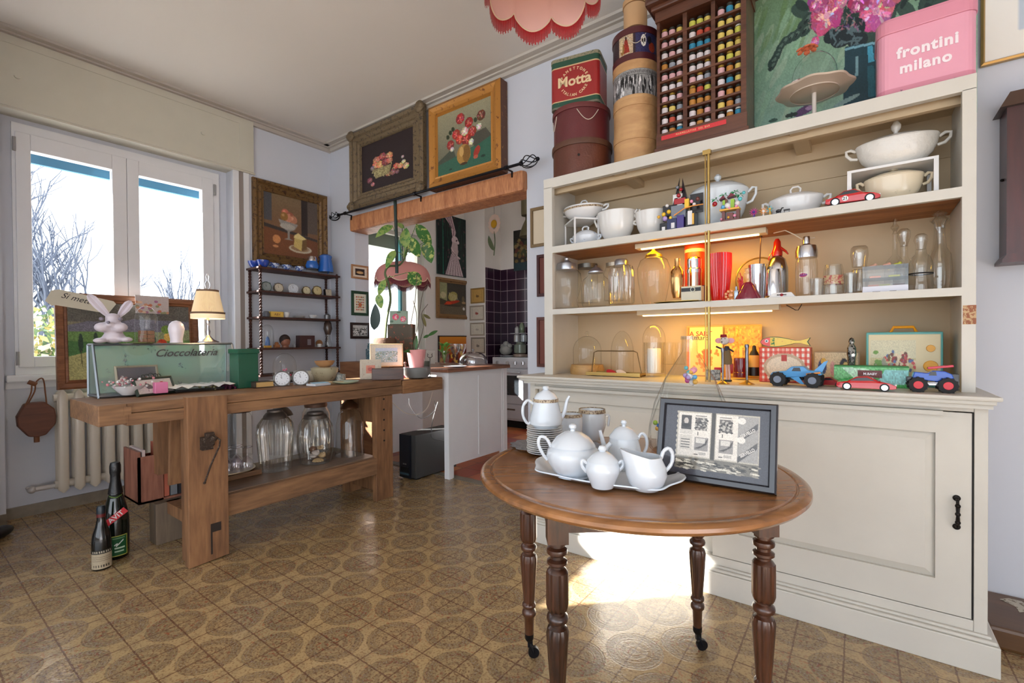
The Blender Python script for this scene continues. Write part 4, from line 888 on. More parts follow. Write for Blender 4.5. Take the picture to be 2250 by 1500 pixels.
# toys: brick castle
def bricks(t_,name,items,mats):
    for nm,k,bx in items:
        b=M()
        for q in bx: b.box(*q)
        b.obj(nm,mats[k],t_)
Tc={k:mat('toy_'+k,C(*c),.25,coat=.3) for k,c in dict(black=(22,20,28),red=(170,26,40),navy=(30,40,86),purple=(66,48,130),yellow=(240,196,50),white=(228,226,226),lilac=(176,150,210),gold=(232,176,60),green=(40,150,90),lime=(150,196,50),brown=(110,56,50),teal=(90,190,200),orange=(236,150,60),pink=(236,150,180),blue=(36,110,200),sky=(96,176,226),grey=(120,128,140),magenta=(190,40,140)).items()}
p=colp(1494,y=2.37,z=S2); s=S(p)*cosx(p)
def sc(px): return (px-1494)*s
def zz(r): return zr(p,r)
t_=thing('brick_castle','spiky black, red and purple toy brick castle, left of the brass pole','toy',p)
for nm,c,x0,x1,r0,r1,y0,y1 in (('base','navy',1466,1488,505,478,-.01,.05),('base','purple',1489,1505,503,474,-.012,.05),('wing','black',1448,1468,507,485,-.005,.04),('wing','black',1508,1530,500,470,-.005,.045),('middle','grey',1474,1508,478,450,0,.05),('turret_wall','white',1478,1500,450,425,.004,.04),('turret_wall','red',1482,1508,448,436,-.004,.04),('door','white',1476,1484,500,488,-.013,-.009),('panel','black',1450,1478,478,443,.03,.034),('panel','black',1514,1543,470,428,.03,.034),('tower','yellow',1506,1516,460,440,-.006,.02),('flag','gold',1520,1528,498,474,-.012,-.006),('stud','white',1514,1524,498,468,-.014,-.008),('stud','white',1454,1462,505,494,-.012,-.006)):
    b=M(); b.box(sc(x0),sc(x1),y0,y1,zz(r0),zz(r1),bev=.0015); b.obj(nm,Tc[c],t_)
for x0,x1,xa,r0,r1 in ((1478,1488,1493,450,388),(1497,1512,1499,448,390)):
    b=M(); b.add([(sc(x0),.0,zz(r0)),(sc(x1),.0,zz(r0)),(sc(x1),.03,zz(r0)),(sc(x0),.03,zz(r0)),(sc(xa),.015,zz(r1))],[(0,1,4),(1,2,4),(2,3,4),(3,0,4),(0,3,2,1)],False); b.obj('spire',Tc['black'],t_)
b=M(); b.tube([(sc(1483),-.012,zz(473)),(sc(1506),-.016,zz(462)),(sc(1525),-.016,zz(459)),(sc(1549),-.014,zz(459))],.0028); b.obj('orange_rail',Tc['orange'],t_)
for px,r,c,q in ((1458,466,'yellow',5),(1470,462,'yellow',5),(1446,470,'gold',4),(1461,476,'lilac',6),(1474,476,'yellow',4),(1466,448,'white',4),(1522,448,'pink',4),(1528,455,'white',4),(1493,430,'red',5),(1498,418,'red',4),(1536,445,'brown',5),(1490,412,'grey',4)):
    b=M(); b.sph((sc(px),-.006,zz(r)),q*s,n=10,m=6); b.obj('ornament',Tc[c],t_)
# toy tree hut
p=colp(1604,y=2.36,z=S2); s=S(p)*cosx(p)
def sc(px): return (px-1604)*s
t_=thing('toy_tree_hut','toy tree hut with green leaves and red roof, right of the brass pole','toy',p)
for nm,c,x0,x1,r0,r1,y0,y1 in (('base','brown',1584,1626,488,482,-.01,.04),('trunk','brown',1586,1593,484,462,0,.03),('trunk','brown',1618,1625,484,460,0,.03),('counter','gold',1582,1626,462,458,-.012,.03),('wall','brown',1592,1598,458,436,0,.03),('wall','lime',1606,1614,457,438,-.002,.03),('window','lime',1588,1594,450,438,-.004,.0),('barrel','brown',1598,1612,484,468,-.008,.02)):
    b=M(); b.box(sc(x0),sc(x1),y0,y1,zr(p,r0),zr(p,r1),bev=.0012); b.obj(nm,Tc[c],t_)
for x0,x1,x2,r in ((1580,1594,1590,436),(1598,1618,1607,434)): b=M(); b.prism([(sc(x0),zr(p,r)),(sc(x1),zr(p,r-2)),(sc(x2),zr(p,r-9))],'y',-.006,.03); b.obj('roof',mat('toy_darkred',C(110,20,40),.3),t_)
for px,r,c,q in ((1571,444,'red',6),(1569,446,'orange',4),(1600,452,'white',7),(1590,454,'sky',5),(1622,450,'white',6),(1628,442,'teal',5),(1604,458,'pink',3),(1620,456,'pink',4),(1586,480,'pink',3),(1602,478,'gold',3),(1616,476,'pink',4),(1636,430,'teal',4)):
    b=M(); b.sph((sc(px),-.010,zr(p,r)),q*s,n=10,m=6); b.obj('figure_piece',Tc[c],t_)
for cx,r,k in ((1592,426,6),(1616,424,8),(1626,432,6),(1572,433,5)):
    b=M()
    for j in range(k):
        a=2*PI*j/k; b.add([(sc(cx),0,zr(p,r)),(sc(cx)+.018*math.cos(a)-.004*math.sin(a),-.012*math.sin(a),zr(p,r)+.006*math.sin(a+.5)),(sc(cx)+.026*math.cos(a),-.018*math.sin(a),zr(p,r)-.004+.008*math.sin(a)),(sc(cx)+.018*math.cos(a)+.004*math.sin(a),-.012*math.sin(a)+.003,zr(p,r)+.004)],[(0,1,2,3)],False)
    b.obj('palm_leaf',Tc['green'],t_)
def spiky(name,label,px,yy,z,c1,c2,n,r,row,cat='toy'):
    p=colp(px,y=yy,z=z); t_=thing(name,label,cat,p); h=max(zr(p,row),r*.6)
    for j in range(n):
        a=PI*2*j/n; b=M(); d=Vector((math.cos(a),-.3,math.sin(a))); b.cyl((0,0,h),Vector((0,0,h))+d*r if (h+d.z*r)>0 else Vector((0,0,h))+d*h*.9,.003,.001,n=6); b.obj('spike',c1,t_)
    b=M(); b.sph((0,0,h),r*.4); b.cyl((0,0,0),(0,0,h),.004,n=6); b.obj('centre',c2,t_)
spiky('toy_flower','tiny magenta spiky toy flower on the upper shelf, right of the toy tree hut',1657,2.35,S2,Tc['magenta'],Tc['purple'],11,.018,466)
spiky('toy_flower','tiny orange and white toy flowers beside the magenta spiky one',1678,2.35,S2,Tc['orange'],Tc['white'],9,.018,464)
spiky('toy_flower','tiny teal toy palm piece leaning over the orange toy flower',1692,2.37,S2,Tc['teal'],Tc['gold'],6,.015,459)
p=colp(1711,y=2.33,z=S2); t_=thing('horse_figurine','tiny dark horse figurine before the long white tureen','figurine',p); b=M(); b.sph((0,0,.015),.007,sx=1.6); b.tube([(.008,0,.017),(.013,0,.026),(.019,0,.026)],.003); 
for x in (-.008,.008): b.cyl((x,0,0),(x,0,.013),.0015,n=6)
b.obj('body',Tc['black'],t_)
p=colp(1729,y=2.33,z=S2); t_=thing('toy_table','tiny dark toy table beside the horse figurine','toy',p); b=M(); b.box(-.012,.012,-.006,.006,.013,.017); b.obj('top',Tc['black'],t_)
for x in (-.010,.008): b=M(); b.box(x,x+.002,-.005,.005,0,.013); b.obj('leg',Tc['black'],t_)
# --- cars
def car(name,label,p,Lc,W_,Hc,c,rz,scale_mat,wheelc=None,num=None,window=None):
    t_=thing(name,label,'toy car',p,rz); h=Hc; l=Lc/2; w=W_/2
    side=[(-l,.25*h),(-l*.98,.52*h),(-l*.62,.62*h),(-l*.30,.95*h),(l*.08,1.0*h),(l*.42,.68*h),(l*.78,.56*h),(l*.99,.40*h),(l,.22*h),(l*.9,.16*h),(-l*.9,.16*h)]
    b=M(); n=len(side); vs=[]
    for f,yy in ((.80,-w),(1,-w*.8),(1,w*.8),(.80,w)):
        for x,z in side: vs.append((x*(.985 if f<1 else 1),yy*(.86 if z>.7*h else 1),(z-.2*h)*(f if z>.6*h else 1)+.2*h))
    fs=[]
    for k in range(3):
        for i in range(n): j=(i+1)%n; fs.append((k*n+i,k*n+j,(k+1)*n+j,(k+1)*n+i))
    fs+= [list(range(n))[::-1],[3*n+i for i in range(n)]]
    b.add(vs,fs,False); b.obj('body',c,t_,bevel=.0012)
    b=M(); b.prism([(-l*.52,.66*h),(-l*.28,.88*h),(l*.06,.92*h),(l*.34,.68*h)],'y',-w*.93,w*.93); b.obj('window_glass',window or Tc['black'],t_)
    for x in (-l*.62,l*.62):
        for sg in (-1,1):
            b=M(); b.cyl((x,sg*w*.72,.27*h),(x,sg*w*1.02,.27*h),.27*h,n=20); wo=b.obj('wheel',Mrub,t_)
            b=M(); b.cyl((x,sg*w*1.0,.27*h),(x,sg*w*1.045,.27*h),.19*h,n=14)
            for k in range(5): a=k*1.2566; b.box(x+.1*h*math.cos(a)-.01*h,x+.1*h*math.cos(a)+.01*h,sg*w*1.04-.0005,sg*w*1.06,.27*h+.1*h*math.sin(a)-.01*h,.27*h+.1*h*math.sin(a)+.01*h)
            b.obj('rim',wheelc or Msil,wo)
    b=M(); b.box(l*.94,l*1.0,-w*.8,-w*.35,.40*h,.47*h); b.box(l*.94,l*1.0,w*.35,w*.8,.40*h,.47*h); b.obj('headlights',Tc['white'],t_)
    if num:
        b=M(); b.cyl((-l*.25,-w*1.0,.42*h),(-l*.25,-w*1.012,.42*h),.17*h,n=20); nn=b.obj('number_disc',Tc['white'],t_); text(num,.27*h,Tc['black'],'number',nn,(-l*.25,-w*1.015,.42*h),FR,extrude=.0002,bold=.0004)
    return t_
Mcr_=mat('red_car_paint',C(196,18,28),.15,coat=.8)
pa=at(1812,455,y=2.355); pb=at(1934,428,y=2.355)
t_=car('toy_car','red toy racing car numbered 21 on the upper shelf','',.1,.1,.1,Mcr_,0,1) if False else None
car('toy_car','red toy racing car numbered 21 on the upper shelf',Vector(((pa.x+pb.x)/2,2.365,S2)),pb.x-pa.x,.066,.062,Mcr_,R(3),1,num='21')
# --- middle shelf (S3) glass jars
Mg2=glass('ribbed_glass',(.94,.94,.92,1),.95,.13); Mg3=glass('thick_glass',(.965,.975,.965,1),.9,.07)
Mlid=mat('pewter_lid',C(176,178,184),.3,.8)
def P3(px,y=2.44): return colp(px,y=y,z=S3)
px_lathe('glass_jar','tall glass urn jar with a pointed pewter lid, leftmost on the middle shelf','jar',P3(1246),[('jar',Mg,[(24,677),(26,676),(22,660),(29,640),(33,618),(31,602),(23,594)],{'cap1':False}),('lid',Mlid,[(22,594),(23,590),(21,580),(10,576),(5,572),(6,568),(1,565)])])
px_lathe('glass_jar','round-shouldered glass jar with a pewter finial lid, second on the middle shelf','jar',P3(1310,2.42),[('jar',Mg,[(29,673),(31,668),(33,635),(29,615),(18,606),(16,600)],{'cap1':False}),('lid',Mlid,[(17,600),(17,597),(10,590),(4,587),(1,582)])])
px_lathe('glass_jar','plain glass jar with a dark screw lid behind the finial jar on the middle shelf','jar',P3(1292,2.575),[('jar',Mg,[(22,665),(22,598),(20,590)],{'cap1':False}),('lid',mat('dark_jar_lid',C(108,104,96),.35,.7),[(22,590),(22,581),(1,579)])])
px_lathe('glass_jar','ribbed glass jar with a small silver lid, middle shelf','jar',P3(1366,2.42),[('jar',Mg2,[(25,668),(28,664),(28,600),(24,586),(14,582)],{'cap1':False,'flute':.045,'fn':18,'n':108}),('lid',Mlid,[(15,583),(15,574),(12,570),(1,570)])])
px_lathe('glass_jar','plain wide glass jar half hidden behind the ribbed jar','jar',P3(1350,2.575),[('jar',Mg,[(22,660),(23,600),(18,586)],{'cap1':False}),('lid',mat('glass_cap',C(168,156,138),.3,.5),[(18,586),(18,578),(1,577)])])
px_lathe('glass_bottle_jar','large clear bell jar with a brass cap under the strip light, middle shelf','jar',P3(1437,2.46),[('jar',Mg,[(24,668),(28,655),(35,620),(37,590),(30,572),(20,566)],{'cap1':False}),('cap',Mbrass,[(20,566),(18,560),(8,554),(4,550),(5,543),(1,542)])],n=40)
# brass tray + shakers
def boxpx(b,p,x0,x1,r0,r1,y0,y1,bev=0):
    k=S(p); b.box(at(x0,r0,y=p.y).x-p.x,at(x1,r0,y=p.y).x-p.x,y0,y1,zr(p,r0),zr(p,r1),bev=bev)
p=P3(1490,2.36); b=M(); k=(at(1545,660,y=2.36).x-at(1436,660,y=2.36).x)/2
b.lathe([(k*.8,0),(k,.008),(k*1.0,.010),(k*.8,.003),(.001,.003)],n=40,sy=.42); tag(b.obj('brass_tray',Mbrass,None),'low oval brass tray under the golden shakers on the middle shelf','tray',loc=p)
zt_=.0035
def Pt(px,y): v=P3(px,y); v.z+=zt_; return v
px_lathe('cocktail_shaker','slim copper-gold cocktail shaker with a square neck, on the brass tray','shaker',Pt(1489,2.365),[('body',Mcopper,[(10,655),(14,640),(16,615),(15,596),(8,586)]),('cap',Mcopper,[(7,586),(6,580),(6,568),(.1,568)])])
px_lathe('cocktail_shaker','wide steel and glass shaker behind the instant camera, right of the copper one','shaker',P3(1526,2.45),[('body',mat('rosy_steel',C(214,180,160),.12,1),[(16,655),(16,600)]),('cap',Mchr,[(17,600),(17,592),(15,590),(16,582),(16,570),(12,566),(.1,566)])])
px_lathe('storage_canister','tall orange-red canister with a cream band, behind the steel shaker','canister',P3(1527,2.56),[('body',mat('orange_red',C(206,58,30),.35),[(22,658),(22,555)]),('band',mat('cream_band',C(232,196,150),.4),[(22.4,556),(22.4,549)]),('lid',mat('orange_lid',C(220,76,40),.3),[(23,549),(23,539),(.1,538)])],n=36)
p=P3(1517,2.335); p.z+=.0105; t_=thing('instant_camera','cream and black retro instant camera standing on the brass tray','camera',p)
b=M(); boxpx(b,p,1496,1541,661,628,0,.05,.004); b.obj('body',mat('camera_ivory',C(206,200,178),.4),t_)
b=M(); boxpx(b,p,1497,1540,640,632,-.001,.0,0); b.obj('black_panel',Mblack,t_)
b=M(); v=at(1523,636,y=p.y); b.cyl((v.x-p.x,-.008,v.z-p.z),(v.x-p.x,.002,v.z-p.z),.0115); lo=b.obj('lens',mat('lens_ring',C(170,166,150),.3,.4),t_)
b=M(); b.cyl((v.x-p.x,-.0095,v.z-p.z),(v.x-p.x,-.007,v.z-p.z),.008); b.obj('lens_glass',Mblack,lo)
b=M(); b.box(-.02,.0,0,.05,0,.09,bev=.003); tag(b.obj('wine_red_box',mat('wine_red',C(92,16,34),.3)),'dark wine-red carton behind the brass pole, beside the red vase','box',loc=P3(1545,2.44)+Vector((.008,0,0)))
px_lathe('ribbed_vase','large bright red ribbed vase in the lit middle shelf','vase',P3(1582,2.46),[('vase',mat('bright_red_glaze',C(206,22,26),.18,coat=.6),[(17,662),(18,658),(23,620),(26,585),(26,558),(24,558),(23,590),(.1,600)],{'flute':.03,'fn':26,'n':156})],one=True)
b=M(); t0=P3(1668,2.60); b.T=Matrix.Translation((0,0,0)); rr=at(1710,560,y=2.6).x-at(1626,560,y=2.6).x
b.tube([(rr*.62*math.cos(a),0,.012+rr*.62+rr*.62*math.sin(a)) for a in [2*PI*k/32 for k in range(32)]],.004,closed=True); tag(b.obj('shadow_arc_hoop',Mbrass),'added brass hoop for the shadow arc on the lit back panel behind the siphon','hoop',loc=t0)  # hoop added to stand in for a curved shadow on the back panel
b=M()
for k in range(9): a=2*PI*k/9; b.sph((.022*math.cos(a),0.0,.024+.02*math.sin(a)),.007,n=8,m=6,sy=.5)
b.sph((0,0,.024),.012,sy=.5); tag(b.obj('flower_ornament',mat('gold_pink',C(214,150,110),.3,.4)),'small gold and pink flower-shaped ornament at the foot of the red vase','ornament',loc=P3(1606,2.35))
b=M(); b.box(-.008,.008,-.006,.006,0,.045,bev=.001); b.lathe([(.005,.045),(.005,.062),(.001,.062)],n=12); tag(b.obj('mini_bottle',mat('tiny_bottle_silver',C(150,160,170),.2,.7)),'tiny square silver bottle between the flower ornament and perfume bottle','bottle',loc=P3(1618,2.35))
px_lathe('perfume_bottle','conical dark magenta perfume bottle with a glass stopper, middle shelf','bottle',P3(1644,2.37),[('bottle',mat('magenta_glass',C(120,22,52),.1,coat=1),[(30,660),(30,655),(14,626),(8,620)]),('stopper',Mg3,[(7,620),(8,614),(10,606),(8,598),(7,594),(8,590),(.1,590)])],n=36)
p=P3(1628,2.36); t_=thing('red_tassel_bow','glossy red ribbon tassel standing between the red vase and the perfume bottle','ribbon',p)
b=M(); Mrr=mat('red_ribbon',C(190,24,22),.25)
for k in range(9): b.tube([(.0,0,.025),(.008*math.cos(k),.004*math.sin(k),.06+.004*k),(-.002+.012*math.cos(k*1.7),0,.085+.003*k),(.004,0,.055)],.0022,n=6)
b.cyl((.006,0,.09),(-.004,0,.125),.002); b.cyl((0,0,.0),(0,0,.03),.012,.006); b.obj('bow',Mrr,t_)
px_lathe('steel_tumbler','tall steel mixing cup with a stirrer, behind the perfume bottle','cup',P3(1664,2.47),[('cup',Msil,[(17,657),(20,582),(19,582),(.1,590)])])
p=P3(1666,2.47); b=M(); b.cyl((0,0,.002),(.012,0,zr(p,532)),.0025,n=8); b.sph((.012,0,zr(p,530)),.006); tag(b.obj('stirrer',mat('dark_stirrer',C(70,40,24),.3,.4)),'thin dark cocktail stirrer with a ball end standing in the steel cup','stirrer',loc=p+Vector((0,0,.02)))
p=P3(1708,2.50); px_lathe('soda_siphon','round-shouldered steel soda siphon with a red head, middle shelf','siphon',p,[('body',Msil,[(24,657),(25,610),(24,590),(18,570),(10,563)]),('head',mat('siphon_red',C(176,30,16),.15,coat=.6),[(12,563),(12,552),(9,545),(8,532),(4,525),(.1,524)])],n=36)
tt=bpy.data.objects['soda_siphon']; 
b=M(); zz1=zr(p,545); b.tube([(.012,-.002,zz1),(.035,-.006,zz1-.02),(.045,-.006,zz1-.035)],[.007,.005,.003]); b.tube([(-.01,0,zz1-.005),(-.03,0,zz1-.03),(-.036,0,zz1-.05),(-.028,0,zz1-.06)],.0025,n=6); b.obj('spout_lever',mat('siphon_red',None),tt)
px_lathe('steel_tumbler','shiny tapered steel tumbler in front of the soda siphon','cup',P3(1700,2.38),[('cup',Mchr,[(19,650),(16,600),(14,592),(.1,592)])])
p=P3(1718,2.335); t_=thing('bar_ashtray','white bar ashtray with a red disc and dark lettering, front of the middle shelf','ashtray',p)
b=M(); h=.021; w1,w2=.052,.036; b.add([(-w1,-.01,0),(w1,-.01,0),(w1,.06,0),(-w1,.06,0),(-w2,-.002,h),(w2,-.002,h),(w2,.052,h),(-w2,.052,h),(-w2*.8,.008,h),(w2*.8,.008,h),(w2*.8,.042,h),(-w2*.8,.042,h),(-w2*.7,.012,.006),(w2*.7,.012,.006),(w2*.7,.038,.006),(-w2*.7,.038,.006)],[(0,1,5,4),(1,2,6,5),(2,3,7,6),(3,0,4,7),(4,5,9,8),(5,6,10,9),(6,7,11,10),(7,4,8,11),(8,9,13,12),(9,10,14,13),(10,11,15,14),(11,8,12,15),(12,13,14,15),(3,2,1,0)],False); b.obj('tray',Mwhite,t_,bevel=.002)
ang=math.atan2(h,.008)
b=M(); b.T=Matrix.Translation((0,-.0068,h*.5))@Matrix.Rotation(ang-PI/2+PI/2,4,'X'); b.lathe([(.0065,0),(.0065,.0006),(.001,.0006)],n=20); dd=b.obj('red_disc',Tc['red'],t_)
text('MARTINI',.0085,Tc['black'],'logo_lettering',t_,(0,-.0078,h*.5),(ang,0,0),extrude=.0002,bold=.0003,spacing=1.1)
px_lathe('glass_shaker','clear glass cocktail shaker with a bright steel top, middle shelf','shaker',P3(1772,2.42),[('glass',Mg3,[(22,652),(24,640),(25,600),(24,575),(22,566)],{'cap1':False}),('steel_top',Msil,[(25,567),(25,552),(22,541),(10,538),(8,536),(8,523),(7,520),(.1,520)])],n=36)
p=P3(1770,2.42); cv=Cv(30,20,(200,190,170)); cv.ell(.5,.45,.45,.4,(150,40,90)); cv.line([(.05,.4),(.95,.5)],.1,(60,60,150)); s=S(p)*cosx(p); A0=math.atan2(-p.y,-p.x)
painted(cv,'logo_patch',bpy.data.objects['glass_shaker'],0,0,surf=lambda u,v:(24.8*s*math.cos(A0-.7+.8*u),24.8*s*math.sin(A0-.7+.8*u),.085+.022*v))
px_lathe('drinking_glass','short clear glass in front of the glass shaker','glass',P3(1795,2.37),[('g',Mg3,[(14,650),(16,612),(15,612),(13,648)])],one=True)
px_lathe('drinking_glass','pair-height clear tumbler with floral decal left of the acrylic box','glass',P3(1831,2.40),[('glass',Mg3,[(27,649),(25,620),(21,590),(19,582),(16,582),(18,592),(22,645)]),('decal',mat('glass_decal',C(196,170,130),.5,wear=C(170,60,60),wscale=90,wamt=.5),[(23.5,625),(23.2,606)],{'cap0':False,'cap1':False})],n=30)
px_lathe('beer_glass','upper upside-down fluted glass, stacked left of the acrylic box','glass',P3(1888,2.50)+Vector((0,0,.125)),[('g',Mg2,[(16,590),(20,560),(19,545),(15,541),(.1,541)])],one=True)
px_lathe('beer_glass','lower upside-down fluted glass carrying another glass, left of the acrylic box','glass',P3(1888,2.50),[('g',Mg2,[(21,640),(18,600),(16,592)],{'flute':.04,'fn':14,'n':84})],one=True)
px_lathe('beer_glass','clear glass standing close behind the acrylic box left corner','glass',P3(1869,2.42),[('g',Mg3,[(16,645),(17,600),(16,600),(14,642)])],one=True)
# acrylic box
xa=at(1895,640,y=2.355).x; xb=at(1996,640,y=2.355).x; p=Vector(((xa+xb)/2,2.355,S3)); w=(xb-xa)/2
t_=thing('acrylic_box','clear acrylic cake box on a white base holding candy pieces, right of the middle shelf','box',p)
b=M(); b.box(-w,w,0,.13,.003,.026,bev=.001); b.obj('base',mat('matte_white_tray',C(222,222,232),.4),t_)
b=M(); b.box(-w*.55,-w*.2,-.001,.02,-.0,.005); b.box(w*.2,w*.5,-.001,.02,0,.005); b.obj('feet',Mblack,t_)
b=M(); hh=zr(p,582)
for q in ((-w,w,0,.0015),(-w,w,.1285,.13)): b.box(q[0],q[1],q[2],q[3],.026,hh)
b.box(-w,-w+.0015,0,.13,.026,hh); b.box(w-.0015,w,0,.13,.026,hh); b.box(-w,w,0,.13,hh-.0015,hh); b.box(-w,w,.002,.128,.058,.060); b.obj('cover',Mg,t_)
for k,(x,z,c,l) in enumerate(((-.030,.0605,'peach_candy',(214,150,130)),(.03,.0605,'green_candy',(170,170,80)),(-.035,.0265,'pink_wafer',(190,130,110)),(.0,.0265,'green_wafer',(160,156,96)),(.045,.0265,'chocolate_square',(84,50,46)))):
    b=M(); b.box(-.018,.018,0,.02,0,.009,bev=.002); tag(b.obj(c,mat(c,C(*l),.5)),'small %s inside the acrylic box%s'%(c.replace('_',' '),', upper tier' if z>.05 else ', lower tier'),'sweet',loc=(p.x+x,p.y+.03,p.z+z))
for k,(px,r,c,lab) in enumerate(((1948,570,(226,170,150),'peach-pink marzipan piece on top of the acrylic box'),(1972,568,(190,190,70),'yellow-green marzipan piece on top of the acrylic box'),(1918,570,(206,160,140),'small rose sugar piece on the left of the acrylic box lid'))):
    b=M(); b.sph((0,0,.006),.010,sx=1.3,sz=.6); b.sph((.008,0,.010),.006); tag(b.obj('marzipan',mat('marz%d'%k,C(*c),.5)),lab,'sweet',loc=(at(px,r,y=2.42).x,2.42,p.z+hh+.001))
# decanters
Mst=glass('crystal',(.95,.95,.93,1),.95,.12)
px_lathe('decanter','slim crystal decanter with a cross-shaped stopper, behind the acrylic box','decanter',P3(1966,2.58),[('bottle',Mg,[(22,648),(24,600),(20,575),(6,560),(5,520),(7,514)],{'cap1':False}),('stopper',Mst,[(6,514),(4,508),(10,500),(4,492),(5,484),(.1,478)])])
px_lathe('decanter','round glass decanter with a ball stopper, left of the banded decanter','decanter',P3(1986,2.50),[('bottle',Mg,[(22,650),(25,620),(20,585),(9,566),(8,545),(9,540)],{'cap1':False}),('stopper',Mst,[(8,541),(9,536),(15,520),(14,508),(8,503),(.1,502)])])
px_lathe('decanter','stout ring-banded decanter with a mushroom stopper at the front right','decanter',P3(2023,2.40),[('bottle',Mg3,[(27,645),(28,620),(27,618),(28,600),(27,580),(22,566),(13,558),(12,548)],{'cap1':False}),('stopper',Mst,[(11,548),(12,540),(16,528),(14,518),(8,514),(.1,514)]),('dark_band',Mdark,[(28.3,603),(28.3,600)],{'cap0':False,'cap1':False})])
px_lathe('decanter','tallest cut-crystal decanter with a starry stopper, right corner of the middle shelf','decanter',P3(2064,2.52),[('bottle',Mst,[(26,645),(30,600),(26,560),(16,545),(12,510),(13,500)],{'cap1':False}),('stopper',Mst,[(10,502),(12,492),(20,484),(10,476),(16,470),(.1,462)],{'flute':.2,'fn':8,'n':48})])
# ================================================================ COUNTER LEVEL
Zc=CT
def Pc(px,y=2.44): return colp(px,y=y,z=Zc)
def dome(name,label,p,rpx,rb,rt,base=None,knob=None,mt=None,straight=.5):
    p=Vector(p); s=S(p)*cosx(p); r=rpx*s; zb=zr(p,rb) if rb else 0; zb=max(zb,0); zt=zr(p,rt); zs=zb+(zt-zb)*straight
    t_=thing(name,label,'glass dome',p)
    b=M(); b.lathe([(r*1.03,zb),(r,zb+.004),(r,zs)]+[(r*math.cos(a),zs+(zt-zs)*math.sin(a)) for a in [R(12*k) for k in range(1,7)]]+[(r*.15,zt-.0005),(.001,zt)],n=48,cap0=False); b.obj('bell',mt or Mg,t_)
    if base: b=M(); b.lathe([(r*1.2,0),(r*1.22,zb*.5),(r*1.12,zb-.001),(.001,zb-.001)],n=40); b.obj('base',base,t_)
    if knob: b=M(); b.lathe([(.006,zt-.002),(.005,zt+.006),(.012,zt+.014),(.010,zt+.024),(.001,zt+.027)],n=16); b.obj('knob',mt or Mg,t_)
    return t_
dome('glass_cloche','knobbed glass cloche on a wooden disc, far left of the cabinet counter',Pc(1290,2.48),31,800,738,base=wood('pale_disc',C(150,112,60),C(186,146,90),.5),knob=True)
dome('glass_cloche','plain glass dome behind the handled brass tray',Pc(1367,2.55),25,None,727)
dome('glass_cloche','tall glass dome over the white candle on the counter',Pc(1437,2.47),25,None,713,straight=.72)
px_lathe('candle_holder','clear glass cylinder around the white candle, inside the tall dome','candle holder',Pc(1437,2.47),[('g',Mg,[(22,818),(23,752),(22,752),(21,815)])],one=True)
px_lathe('pillar_candle','thick white pillar candle under the tall glass dome','candle',Pc(1437,2.47)+Vector((0,0,.003)),[('wax',mat('candle_wax',C(232,226,218),.5),[(15.5,818),(15.5,768),(14,765),(.1,766)]),('wick',Mblack,[(.7,767),(.7,762)],{'n':6})])
px_lathe('vase_glass','slender flared clear glass behind the glass cone, left of the advert plates','glass',Pc(1470,2.55),[('g',Mg,[(14,800),(8,780),(7,770),(10,752),(9,752)])],one=True)
px_lathe('vase_glass','second slender flared clear glass close to the brass-pole plates','glass',Pc(1492,2.57),[('g',Mg,[(13,800),(8,782),(7,770),(10,752),(9,752)])],one=True)
p=Pc(1353,2.38); xa=at(1293,810,y=2.38).x-p.x; xb=at(1411,810,y=2.38).x-p.x
t_=thing('handled_tray','long brass and mirror tray with an arched handle, holding flat sweets','tray',p)
b=M(); b.box(xa,xb,-.03,.05,.006,.010); b.box(xa,xb,-.032,-.029,.004,.022);b.box(xa,xb,.049,.052,.004,.022);b.box(xa,xa+.003,-.03,.05,.004,.022);b.box(xb-.003,xb,-.03,.05,.004,.022); b.obj('tray',Mbrass,t_)
b=M(); zh=zr(p,771); b.tube([(xa+.015,.01,.008),(xa+.018,.01,.04),(xa+.03,.01,zh-.008),(xa+.05,.01,zh),(xb-.05,.01,zh),(xb-.03,.01,zh-.008),(xb-.01,.01,.03),(xb,.01,-.0)],.0028); b.obj('handle',mat('dark_bronze',C(110,90,60),.35,.8),t_)
b=M(); 
for x in (xa+.01,xb-.01): b.cyl((x,.0,0),(x,.0,.006),.004)
b.obj('foot',Mbrass,t_)
for k,(dx,c,lab) in enumerate(((-.03,(170,40,60),'dark red wafer leaning on the handled brass tray'),(.028,(206,200,206),'white wafer leaning on the handled brass tray'))):
    b=M(); b.T=Matrix.Rotation(R(20),4,'Y')@Matrix.Rotation(R(25),4,'X'); b.lathe([(.001,0),(.028,.002),(.029,.005),(.001,.006)],n=24,sy=.7); tag(b.obj('wafer',mat('wafer%d'%k,C(*c),.4)),lab,'sweet',loc=p+Vector((dx,.005,.019)))
# two tin advert plates at the back
def plate(name,label,x0,x1,r0,r1,y,cv,edge,tilt=4,cat='sign'):
    pa=at(x0,r0,y=y); xb=at(x1,r0,y=y).x; w=xb-pa.x; h=at(x0,r1,y=y).z-Zc
    t_=thing(name,label,cat,((pa.x+xb)/2,y,Zc),rot=(R(-tilt),0,0)); b=M(); b.box(-w/2,w/2,.0,.006,0,h); b.obj('plate',edge,t_); painted(cv,'print',t_,w*.94,h*.94,loc=(0,-.0008,.03*h)); return t_,w,h
cv=Cv(60,70,(236,206,120)); cv.rect(.0,0,.06,1,(206,110,40)); 
for k in range(40): cv.ell(.55+.16*cv.rs.randn(),.32+.17*cv.rs.randn(),.05,.03,(200+40*cv.rs.rand(),110+50*cv.rs.rand(),40),cv.rs.rand()*3)
cv.poly([(.45,.5),(.6,.55),(.62,.2),(.5,.15)],(200,100,40))
t_,w,h=plate('advert_plate','yellow advert plate with red and black lettering, behind the brass pole',1507,1588,800,716,2.60,cv,mat('plate_edge',C(190,140,70),.4))
